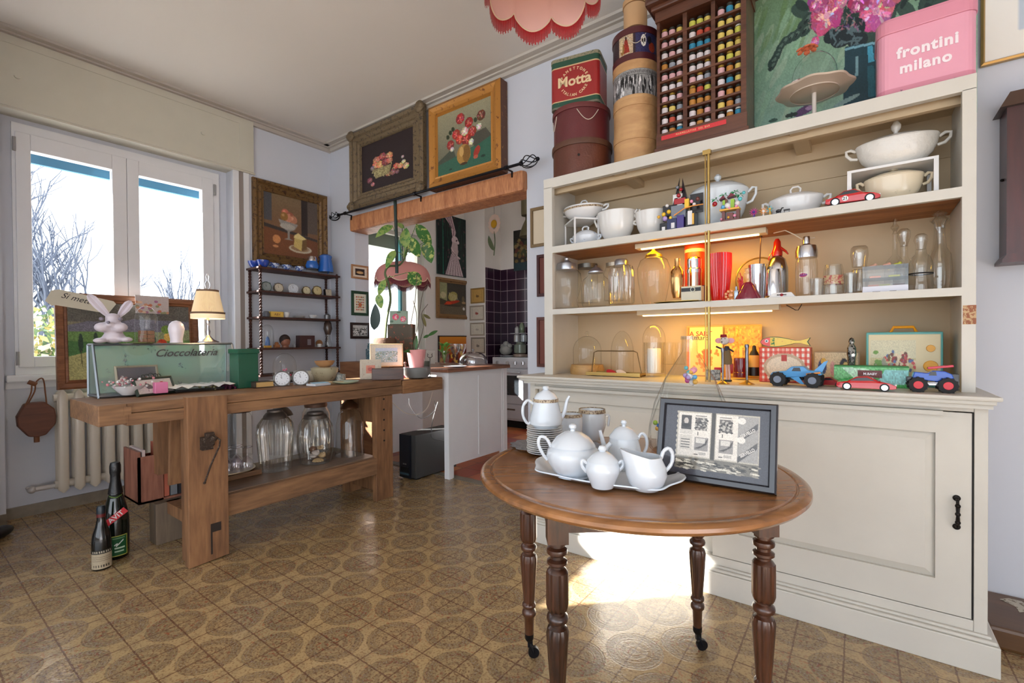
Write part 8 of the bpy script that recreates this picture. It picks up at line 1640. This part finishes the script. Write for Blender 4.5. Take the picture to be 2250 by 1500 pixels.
# grey dish + pink pot + orchid
p=Bt(915,829)+Vector((-.02,.02,0)); px_lathe('grey_planter','round grey ceramic dish under the pink orchid pot','pot',p,[('dish',mat('grey_ceramic',C(120,122,122),.35,coat=.2),[(24,829),(29,822),(30,808),(28,806),(26,812),(.1,820)])],one=True)
p2=p+Vector((0,0,zr(p,817))); t_=px_lathe('orchid_pot','glossy pink flower pot holding a leafless orchid plant','pot',p2,[('pot',mat('pink_gloss_pot',C(232,160,160),.2,coat=.5),[(14,815),(17,800),(21,773),(22,768),(20,768),(18,780),(.1,775)])],one=True)
Mlf=mat('green_leaf',C(62,110,52),.4,var=.2,vscale=20); Mst2=mat('stem_green',C(96,110,72),.6); Mvar=mat('speckled_leaf',C(64,120,56),.4,wear=C(196,206,120),wscale=26,wamt=.53); Mvar2=mat('speckled_leaf_pale',C(150,176,96),.45,wear=C(90,140,70),wscale=26,wamt=.52)
def leaf(b,base,tip,wd,nrm,curl=.15):
    base=Vector(base);tip=Vector(tip); d=tip-base; L_=d.length; dn=d.normalized(); nrm=Vector(nrm); nrm=(nrm-dn*nrm.dot(dn)).normalized(); s_=dn.cross(nrm)
    vs=[];fs=[];K=8
    for k in range(K+1):
        u=k/K; w=wd*max(math.sin(PI*u**.8)**.75,.02); c=base+d*u-nrm*curl*L_*(u-.5)**2*2+nrm*curl*L_*.5
        vs+=[c-s_*w+nrm*w*.25,c-s_*w*.5+nrm*w*.05,c,c+s_*w*.5+nrm*w*.05,c+s_*w+nrm*w*.25]
    for k in range(K):
        for i in range(4): fs.append((k*5+i,k*5+i+1,(k+1)*5+i+1,(k+1)*5+i))
    b.add(vs,fs,True)
def V3(px,row,x): return at(px,row,x=x)
OX=p2.x
pl=thing('orchid_plant','orchid with bare stalks and a few leaves growing from the glossy pink pot','plant',p2+Vector((0,0,.05)))
o0=Vector(pl.location); NF=-FW
def W_(px,row,dx=0): v=colp(px,x=OX+dx); return at(px,row,x=OX+dx)-o0
for pts in ([(905,770),(902,720),(912,660),(916,600)],[(912,770),(920,700),(930,640),(944,625)],[(916,770),(930,720),(926,690),(940,668)],[(910,768),(916,700),(908,660)]):
    b=M(); b.tube(curve_pts([W_(*q) for q in pts],4),.0028,n=6); b.obj('stalk',mat('bare_stalk',C(96,84,72),.7),pl)
for (x0,y0),(x1,y1),wd,mt in (((913,770),(916,735),.018,Mlf),((912,770),(886,772),.016,Mlf),((936,718),(928,688),.012,mat('olive_leaf',C(110,104,60),.5)),((930,690),(946,700),.012,mat('olive_leaf',None)),((940,738),(962,726),.014,Mlf),((930,742),(944,736),.012,Mlf)):
    b=M(); leaf(b,W_(x0,y0),W_(x1,y1),wd,NF); b.obj('leaf',mt,pl)
# small candle fork holder and white card
p=Bt(945,830); t_=thing('fork_candleholder','slim metal stick holder with a horseshoe top at the right end of the bench','holder',p); b=M(); b.lathe([(.024,0),(.022,.003),(.006,.008),(.003,.015)],n=20); b.cyl((0,0,.01),(0,0,zr(p,785)),.0035); h=zr(p,785); b.tube([(-.006*0+RT.x*u,RT.y*u,h+v) for u,v in ((-.020,.030),(-.014,.022),(-.020,.010),(-.010,.0),(.010,.0),(.020,.010),(.014,.022),(.020,.030))],.003,n=6); b.obj('holder',mat('dark_pewter',C(86,80,76),.35,.8),t_)
# ================================================================ UNDER THE BENCH
ZS=.323
def Us(px,row): return at(px,row,z=ZS)
px_lathe('ribbed_glass_vase','large ribbed clear glass jar with a grey metal rim, centre of the bench shelf','vase',Us(606,1031),[('glass',Mg2,[(29,1037),(34,1030),(38,985),(41,950),(38,930),(28,917)],{'cap1':False,'flute':.06,'fn':24,'n':144}),('rim',mat('grey_zinc',C(112,104,98),.45,.7),[(28,918),(26,912),(21,906),(18,904),(18,900),(.1,900)])])
px_lathe('shell_jar','round ribbed glass jar with sea shells inside, right of the tall ribbed jar','jar',Us(694,1015),[('glass',Mg2,[(28,1020),(33,1014),(39,985),(40,955),(36,932),(28,918)],{'cap1':False,'flute':.05,'fn':16,'n':96}),('rim',mat('grey_zinc',None),[(27,918),(25,911),(19,908),(18,904),(.1,904)])])
p=Us(694,1015); rn=random.Random(9)
for k in range(8):
    a=k*2.4; r_=.015+.03*rn.random(); zz_=.008+.022*(k//2); b=M()
    if k==0: b.lathe([(.035,0),(.028,.012),(.012,.02),(.001,.022)],n=36,flute=.12,fn=12); 
    else: b.sph((0,0,.014),.026,n=10,m=7,sz=.55+.2*(k%2),sx=1.2); b.sph((.012,.008,.024),.012,n=8,m=6)
    tag(b.obj('sea_shell',mat('shell_%d'%(k%3),[C(206,176,130),C(110,74,58),C(210,200,196)][k%3],.4,bump=.8,bscale=60)),['ribbed golden scallop shell at the bottom of the shell jar','brown sea shell low on the left in the shell jar','pale sea shell low on the right in the shell jar','tan sea shell in the middle of the shell jar','dark brown sea shell in the middle right of the shell jar','white coral-like shell in the left of the shell jar','tan sea shell near the top of the shell pile','dark shell at the top of the shell pile'][k],'shell',loc=(p.x+r_*math.cos(a),p.y+r_*math.sin(a),ZS+.004+zz_))
px_lathe('bell_jar','clear glass bell cloche with a dark bronze cap, right side of the bench shelf','glass dome',Us(769,998),[('glass',Mg3,[(32,1003),(33,998),(31,975),(30,930),(24,906),(14,898)],{'cap1':False}),('cap',mat('dark_bronze_cap',C(96,64,44),.35,.7),[(21,896),(19,888),(10,881),(6,877),(4,872),(.1,871)])])
px_lathe('glass_container','big plain glass container with a dark lid standing behind on the bench shelf left','jar',Us(545,1015)+Vector((-.12,0,0)),[('glass',Mg,[(28,1000),(28,915),(20,905)],{'cap1':False}),('lid',mat('dark_lid',C(52,40,34),.4,.3),[(26,905),(25,900),(18,896),(.1,894)])])
px_lathe('glass_container','glass jar with a domed pewter lid behind the tall ribbed jar','jar',Us(640,1010)+Vector((-.14,0,0)),[('glass',Mg3,[(26,995),(27,930),(22,912)],{'cap1':False}),('lid',mat('pewter_dome_lid',C(110,104,96),.4,.7),[(28,912),(24,904),(16,896),(4,892),(3,884),(.1,883)])])
px_lathe('clip_jar','wide clip-top glass jar with a rusty clasp behind the shell jar','jar',Us(715,1000)+Vector((-.12,0,0)),[('glass',Mg2,[(30,990),(32,930),(30,905),(24,893)],{'cap1':False}),('clasp_lid',mat('rusty_clasp',C(120,90,74),.5,.5),[(25,893),(26,888),(24,884),(.1,882)])])
px_lathe('glass_container','plain round glass bowl jar low behind the tall ribbed jar','jar',Us(655,1005)+Vector((-.04,0,0)),[('glass',Mg3,[(20,1012),(24,1000),(24,970),(20,955)],{'cap1':False})],one=True)
# tray with upside down glasses
p=Us(505,1050)+Vector((-.02,0,.035)); b=M(); b.lathe([(.10,0),(.13,.006),(.148,.016),(.146,.020),(.12,.010),(.001,.008)],n=56); tag(b.obj('oval_silver_tray',mat('worn_silver_tray',C(176,164,144),.3,.8)),'stacked oval silver trays under the upside-down wine glasses on the bench shelf','tray',loc=p)
b=M(); b.box(-.10,.10,-.14,.16,0,.030,bev=.003); tag(b.obj('shelf_block',Mb),'flat wooden board under the silver tray on the bench shelf','board',loc=(p.x-.01,p.y+.0,ZS+.001))
gp=None; k=0
for i,(dx,dy) in enumerate(((.05,-.03),(.02,.04),(-.03,.0),(-.05,.07),(.06,.085),(-.06,-.07))):
    lab='upside-down crystal wine glass on the silver tray, %s'%['front left','front centre','middle','back right','front right','back left'][i]
    if gp is None:
        b=M(); b.lathe([(.030,0),(.034,.02),(.030,.05),(.012,.072),(.004,.080),(.0035,.125),(.010,.130),(.032,.134),(.033,.136),(.001,.137)],n=28,flute=.03,fn=12,fz=(0,.06),cap0=False); o=gp=b.obj('wine_glass',glass('lilac_crystal',(.93,.91,.95,1),.95,.14))
    else: o=gp.copy(); COL.objects.link(o)
    tag(o,lab,'wine glass','wine glasses upside down under the bench',loc=(p.x+dx,p.y+dy,p.z+.0115))
# speaker
a_=at(873,1050,z=0); b_=at(913,1056,z=0); t_=thing('speaker','black and grey subwoofer box on the floor under the counter end','speaker',(a_.x,2.64,0.0)); wS=b_.x-a_.x; hS=at(913,955,x=b_.x).z; hS=(1056-957)*S(b_)
b=M(); b.box(0,wS,.012,.50,.012,hS,bev=.006); b.obj('cabinet',mat('charcoal_body',C(66,66,66),.5),t_); b=M(); b.box(-.002,wS*.72,-.004,.0115,.008,hS-.002,bev=.004); b.obj('front_panel',mat('blue_black_plastic',C(24,28,38),.3),t_)
for yy in (.03,.43): b=M(); b.box(.01,wS-.01,yy,yy+.04,0,.012); b.obj('foot',Mdark,t_)
b=M(); b.box(wS*.1,wS*.62,-.006,-.0045,.06,.10); b.obj('port',Mdark,t_); b=M(); b.box(wS*.08,wS*.64,-.012,-.0045,.035,.052,bev=.003); b.obj('port_lip',mat('blue_sheen',C(60,84,96),.2),t_); text('BOSE',.018,mat('logo_grey',C(130,130,130),.4),'logo_lettering',t_,(wS*.36,-.0052,.125),FR,extrude=.0002)
b=M(); b.tube(curve_pts([(-3.0,2.95,.62),(-2.98,2.86,.45),(-2.95,2.83,.33),(-2.90,2.9,.30),(-2.93,3.0,.27)],5),.004,n=6); b.tube(curve_pts([(-3.15,2.75,.66),(-3.1,2.72,.60),(-3.0,2.75,.5),(-2.94,2.85,.56),(-2.97,2.88,.64)],5),.0025,n=6); tag(b.obj('speaker_cable',mat('grey_cable',C(80,78,80),.5)),'grey cables hanging down under the bench end towards the subwoofer','cable')
b=M(); b.tube(curve_pts([(-2.83,2.30,.70),(-2.85,2.45,.60),(-2.9,2.62,.56),(-2.92,2.75,.60),(-2.93,2.82,.72)],5),.0022,n=6); tag(b.obj('white_cable',mat('white_cord',None)),'thin white cable drooping from the bench tail vise to the counter','cable')
# ================================================================ COUNTER (peninsula)
PX=-2.75; t_=thing('kitchen_counter','white panelled kitchen counter with a brown wooden top, at the opening to the kitchen','counter',(PX-.5,3.24,0)); ox_,oy_=PX-.5,3.24
def LP(): q=M(); q.T=Matrix.Translation((-ox_,-oy_,0)); return q
b=LP(); b.box(-3.93,PX+.025,2.80,3.66,.895,.928,bev=.008); b.obj('worktop',wood('counter_top_wood',C(96,58,42),C(148,100,76),.35,grain=10,coat=.2,axis='y'),t_)
b=LP(); b.box(PX-.055,PX,2.83,2.885,0,.895); b.obj('leg',Mwin,t_); b=LP(); b.box(PX-.055,PX,3.58,3.635,0,.895); b.obj('leg',Mwin,t_)
b=LP(); b.box(PX-.03,PX-.006,2.885,3.58,.11,.895); b.box(PX-.006,PX-.002,3.215,3.223,.14,.85); b.box(PX-.006,PX-.003,2.885,2.90,.11,.895); b.box(PX-.006,PX-.003,3.555,3.58,.11,.895); b.obj('side_panel',Mwin,t_)
b=LP(); b.box(-3.9,PX-.055,2.84,2.86,.83,.895); b.box(-3.93,-3.90,2.83,3.6,0,.895); b.obj('apron',Mwin,t_)
ZK=.929
def K(px,row): return at(px,row,z=ZK)
px_lathe('wine_goblet','clear wine glass on the kitchen counter, left of the silver cake dome','wine glass',K(1000,801),[('glass',Mg3,[(9,801),(8,800),(1.5,798),(1.5,783),(6,776),(11,765),(11,755),(10,755),(10,765),(3,778)],{'cap1':False})],one=True)
px_lathe('wine_goblet','second clear wine glass right behind the green sprig vase on the counter','wine glass',K(1014,798),[('glass',Mg3,[(8,798),(7,797),(1.5,795),(1.5,780),(6,774),(10,763),(10,755),(9,755),(9,763),(3,776)],{'cap1':False})],one=True)
dome('cake_dome','silver-grey glass cake dome with a knob on the kitchen counter',K(1040,799),31,799,772,base=None,knob=True,mt=glass('smoky_dome',(.80,.82,.88,1),.95,.3),straight=.25)
b=M(); b.lathe([(.06,0),(.10,.008),(.102,.010),(.001,.005)],n=40); tag(b.obj('pale_plate',mat('grey_plate',C(170,174,180),.3,coat=.3)),'pale flat plate on the counter in front of the wine glasses','plate',loc=K(1000,806))
p=K(976,800); px_lathe('herb_glass','clear glass of water with a bright green sprig on the counter','vase',p,[('glass',Mg3,[(10,800),(11,796),(11,770),(10,770),(9,795)],{'cap1':False})],one=True)
hb=thing('green_sprig','bright green leafy sprig standing in a clear glass on the counter','plant',p+Vector((0,0,.01))); rn=random.Random(5)
for k in range(16):
    a=k*2.4; r_=.03+.05*rn.random(); z1=.10+.13*rn.random(); b=M(); c=Vector((r_*.5*math.cos(a),r_*.5*math.sin(a),z1*.8)); b.tube([(0,0,0),c*.7,c],.0016,n=5); leaf(b,c,c+Vector((r_*math.cos(a),r_*math.sin(a),.02+.02*rn.random())),.018,(0,0,1)); b.obj('leaf',mat('fresh_green',C(110,176,70),.5),hb)
b=M(); cD=at(944,790,x=-3.0); b.box(-.055,.055,-.001,.001,0,.135); tag(b.obj('white_card',mat('white_card',C(226,222,214),.8)),'blank white card standing on the counter behind the horseshoe holder','card',loc=(K(944,799).x,K(944,799).y,ZK+.0),rz=R(38))
b=M(); b.lathe([(.05,0),(.055,.05),(.053,.05),(.001,.046)],n=30); tag(b.obj('grey_box_pot',mat('grey_green_pot',C(96,106,98),.6)),'grey-green round tin in front of the blank white card','tin',loc=K(940,805)+Vector((-.03,-.02,0)))
# things behind on the counter left: flower picture, books, plant
cv=Cv(60,46,(150,170,150)); cv.flower(.32,.55,.24,(214,90,110),(246,190,196),9); cv.flower(.75,.38,.22,(214,96,120),(246,190,196),9); cv.ell(.5,.9,.12,.05,(70,110,80)); cv.ell(.1,.2,.1,.08,(90,120,96)); cv.noise(.1)
standing('rose_picture','small canvas of two pink roses standing on books by the kitchen window',857,896,712,683,cv,mat('canvas_white',C(206,206,196),.6),R(36),lean=4,fr_w=.001,z=at(876,712,x=-3.55).z,dp=.02)
rz0=at(876,712,x=-3.55).z
b=M(); h0=0
st=thing('wooden_stand','brown box stand with fruit pattern behind the watercolour landscape','stand',(at(876,712,z=rz0).x,at(876,712,z=rz0).y,ZK),R(36)); b=M(); b.box(-.10,.14,-.03,.10,0,rz0-ZK-.001,bev=.003); b.obj('box',mat('fruit_pattern',C(84,70,48),.5,wear=C(160,80,50),wscale=26,wamt=.56),st)
# leafy plant
base=at(846,745,x=-3.35); pot=px_lathe('bark_planter','low dark planter of bark with the tall speckled plant','planter',Vector((base.x,base.y,ZK)),[('pot',mat('bark_brown',C(92,66,48),.8,bump=1),[(24,800),(27,780),(26,748),(22,742),(.1,742)])],one=True)
pl=thing('speckled_plant','tall dieffenbachia plant with yellow-speckled green leaves in the opening','plant',base); o0=Vector(base); XPp=-3.33
def G(px,row,dx=0): return at(px,row,x=XPp+dx)-o0
b=M(); b.tube(curve_pts([G(846,745),(G(850,700)),G(858,660),G(854,625),G(846,600),G(855,585),G(878,582),(G(892,560)),G(897,530)],5),[.011]*20+[.009]*12+[.008]*9,n=8); b.obj('stem',Mst2,pl)
for (x0,y0),(x1,y1),wd,mt,dx in (((890,545),(893,500),.05,Mvar2,.02),((900,520),(922,565),.055,Mvar,.06),((915,492),(948,540),.055,Mvar,.05),((935,530),(948,578),.06,Mvar,.02),((862,495),(825,522),.035,Mvar2,0),((868,550),(848,590),.035,Mvar2,.05),((897,598),(925,625),.062,Mvar,.09),((846,615),(832,650),.032,Mvar2,.03),((832,645),(838,678),.035,Mvar2,.04),((888,500),(870,490),.02,Mvar2,0)):
    b=M(); leaf(b,G(x0,y0,dx),G(x1,y1,dx),wd,NF,.1); b.tube([G(x0,y0,dx),G((x0+888)/2,(y0+560)/2,.01),G(888,565)] if y0<590 else [G(x0,y0,dx),G(852,610)],.003,n=5); b.obj('leaf',mt,pl)
b=M(); b.tube([at(868,437,x=-3.28),at(871,520,x=-3.28),at(872,600,x=-3.28)],.014,n=10); tag(b.obj('plant_pole',mat('dark_green_stem',None)),'dark green vertical pole hanging from the curtain rod before the speckled plant','pole')
# pink kitchen pendant
pk=at(885,610,x=-3.62); s=S(pk)*cosx(pk)
scallop_lamp('pendant_lamp','pink fabric hanging lamp with dark red fringe inside the kitchen opening',Vector((pk.x,pk.y,at(885,612,x=-3.62).z)),62*s,.16,.05,.05,8,mat('dusty_pink_shade',C(206,140,134),.7),mat('dark_red_fringe',C(110,28,44),.7,var=.3,vscale=60),3.4,.004)
b=M(); leaf(b,(0,0,0),(.05,-.02,.26),.05,(1,-.4,0),.1); tag(b.obj('grey_leaf',mat('grey_leaf',C(90,110,110),.5)),'single grey-blue leaf leaning at the kitchen window edge','leaf',loc=at(822,725,x=-3.85))
# blue tower + pink stuff by the wall
b=M(); b.box(-.03,.03,-.03,.03,0,.12,bev=.004); b.box(-.02,.02,-.02,.02,.12,.17,bev=.003); tag(b.obj('blue_tin',mat('teal_blue_tin',C(60,96,110),.4,wear=C(200,200,190),wscale=60,wamt=.58)),'small teal-blue tin left of the watercolour landscape','tin',loc=(-3.62,2.755-.05,at(806,795,x=-3.62).z-.0))
b=M(); b.box(-3.92+3.6,-3.45+3.6,-.16,.035,0,at(806,795,x=-3.62).z-.001); tag(b.obj('side_cabinet',wood('side_cab_wood',C(110,70,44),C(150,104,70),.5,grain=8)),'narrow brown wooden side cabinet against the opening wall, behind the bench','cabinet',loc=(-3.6,2.745,0))
# ================================================================ STOVE
sx0=at(1084,785,y=5.0).x; t_=thing('cooker','white vintage gas cooker with steel knobs in the kitchen','cooker',(sx0,5.0,0)); Men2=mat('white_enamel',C(206,208,214),.25,coat=.4); H_=.94
b=M(); b.box(0,.75,.01,.60,.10,.80,bev=.006); b.obj('body',Men2,t_); b=M(); b.box(-.01,.76,-.01,.60,.80,H_,bev=.01); b.obj('control_panel',Men2,t_); b=M(); b.box(.03,.72,.06,.6,0,.10); b.obj('plinth',Mdark,t_)
xo=lambda px: at(px,850,y=5.0).x-sx0
b=M(); b.box(xo(1105)-.02,xo(1105)+.44,-.015,.0095,.33,.78,bev=.006); dd=b.obj('oven_door',Men2,t_); b=M(); b.box(xo(1113),xo(1141),-.018,-.0155,.44,.70); b.obj('oven_window',mat('dark_oven_glass',C(40,44,48),.1,coat=.6),dd); b=M(); b.cyl((xo(1108),-.05,.745),(xo(1108)+.3,-.05,.745),.008); b.obj('door_handle',Msil,dd)
b=M(); b.box(0.02,.73,-.006,.0095,.13,.32,bev=.004); dr_=b.obj('drawer',Men2,t_); b=M(); b.box(xo(1114),xo(1132),-.012,-.0065,.24,.26); b.obj('nameplate',mat('bronze_plate',C(120,104,92),.4,.5),dr_)
for px in (1095,1118,1135,1152): b=M(); x=xo(px); b.cyl((x,-.012,.868),(x,-.035,.868),.026,.022,n=20); b.box(x-.004,x+.004,-.045,-.035,.848,.888); b.obj('knob',Mchr,t_)
b=M(); b.lathe([(.05,0),(.085,.01),(.11,.012),(.11,.018),(.001,.02)],n=30); tag(b.obj('white_hob_plate',Men2),'white round plate on the cooker under the ceramic animal','plate',loc=(sx0+.13,5.16,H_+.001))
pq=Vector((at(1112,780,y=5.16).x,5.16,H_+.02)); t_=thing('ceramic_hen','grey-white ceramic hen-like pot on the cooker','figurine',pq); b=M(); b.sph((0,0,.07),.09,sz=.75); b.sph((-.05,0,.12),.04); b.sph((.06,0,.13),.035); b.sph((0,0,.15),.045); b.obj('body',mat('grey_white_ceramic',C(150,150,146),.5,bump=.4),t_)
tw=Vector((at(1143,775,y=5.2).x,5.2,H_+.001))
for k,(r,h,z_,c,nm,lab) in enumerate(((.10,.05,0,(150,130,116),'low_dish','wide brownish dish at the bottom of the jar tower on the cooker'),(.085,.15,.051,(120,130,118),'storage_jar','big greenish storage jar in the cooker tower'),(.045,.12,.202,(176,176,176),'spice_jar','silver-lidded jar upper left in the cooker tower'),(.045,.12,.202,(150,156,160),'spice_jar','silver-lidded jar upper right in the cooker tower'),(.035,.14,.323,(100,116,92),'dark_bottle','dark green bottle topping the cooker tower'),(.03,.09,.323,(190,190,190),'salt_shaker','small pale shaker at the top left of the cooker tower'))):
    dx={2:-.05,3:.06,4:.03,5:-.05}.get(k,0); b=M(); b.lathe([(r*.9,0),(r,.005),(r,h*.75),(r*.6,h*.9),(r*.55,h),(.001,h)],n=24); tag(b.obj(nm,mat('tower_%d'%k,C(*c),.25,.2,coat=.4,bump=.2)),lab,'jar',loc=tw+Vector((dx,0,z_)))
b=M(); b.box(-.13,.13,-.05,.05,0,.004); 
tag(b.obj('glass_shelf',mat('steel_tier',C(160,164,170),.3,.6)),'small metal tier plate inside the jar tower on the cooker','tray',loc=tw+Vector((0,0,.3185)))
# hanging daisy
pd=at(1086,492,y=4.95); t_=thing('daisy_hanging','big paper daisy with yellow centre hanging below the beam in the kitchen','decoration',pd); s=S(pd); th=math.radians(24)
for k in range(13):
    a=2*PI*k/13; b=M(); b.sph((.072*math.cos(a)*1.0,0,.10*math.sin(a)),.034,sy=.15,n=12,m=8,q=Matrix.Rotation(-a,3,'Y')); b.obj('petal',mat('daisy_petal',C(216,190,176),.8),t_)
b=M(); b.sph((0,-.01,0),.05,sy=.3,sz=1.1); b.obj('flower_centre',mat('daisy_yellow',C(200,150,30),.8,bump=.5,bscale=100),t_)
b=M(); b.tube(curve_pts([(0,0,-.1),(.01,0,-.25),(-.01,0,-.42)],5),.007,n=8); leaf(b,(0,0,-.36),(-.10,0,-.14),.035,(0,-1,0)); b.obj('stem',mat('dull_green',C(92,104,72),.8),t_)
b=M(); b.cyl((0,0,.12),(0,0,3.399-pd.z),.002,n=5); b.obj('thread',Mdark,t_)
b=M(); b.lathe([(.10,0),(.09,.06),(.05,.16),(.02,.22),(.02,.27)],n=24); b.lathe([(.07,.27),(.075,.30),(.075,.62),(.01,.66),(.01,3.399-at(1158,520,y=5.0).z)],n=20); ph=at(1158,520,y=5.0); tag(b.obj('metal_pendant',mat('olive_metal',C(104,96,70),.4,.4)),'olive metal hanging lamp partly hidden by the wall at the kitchen right','lamp',loc=ph)
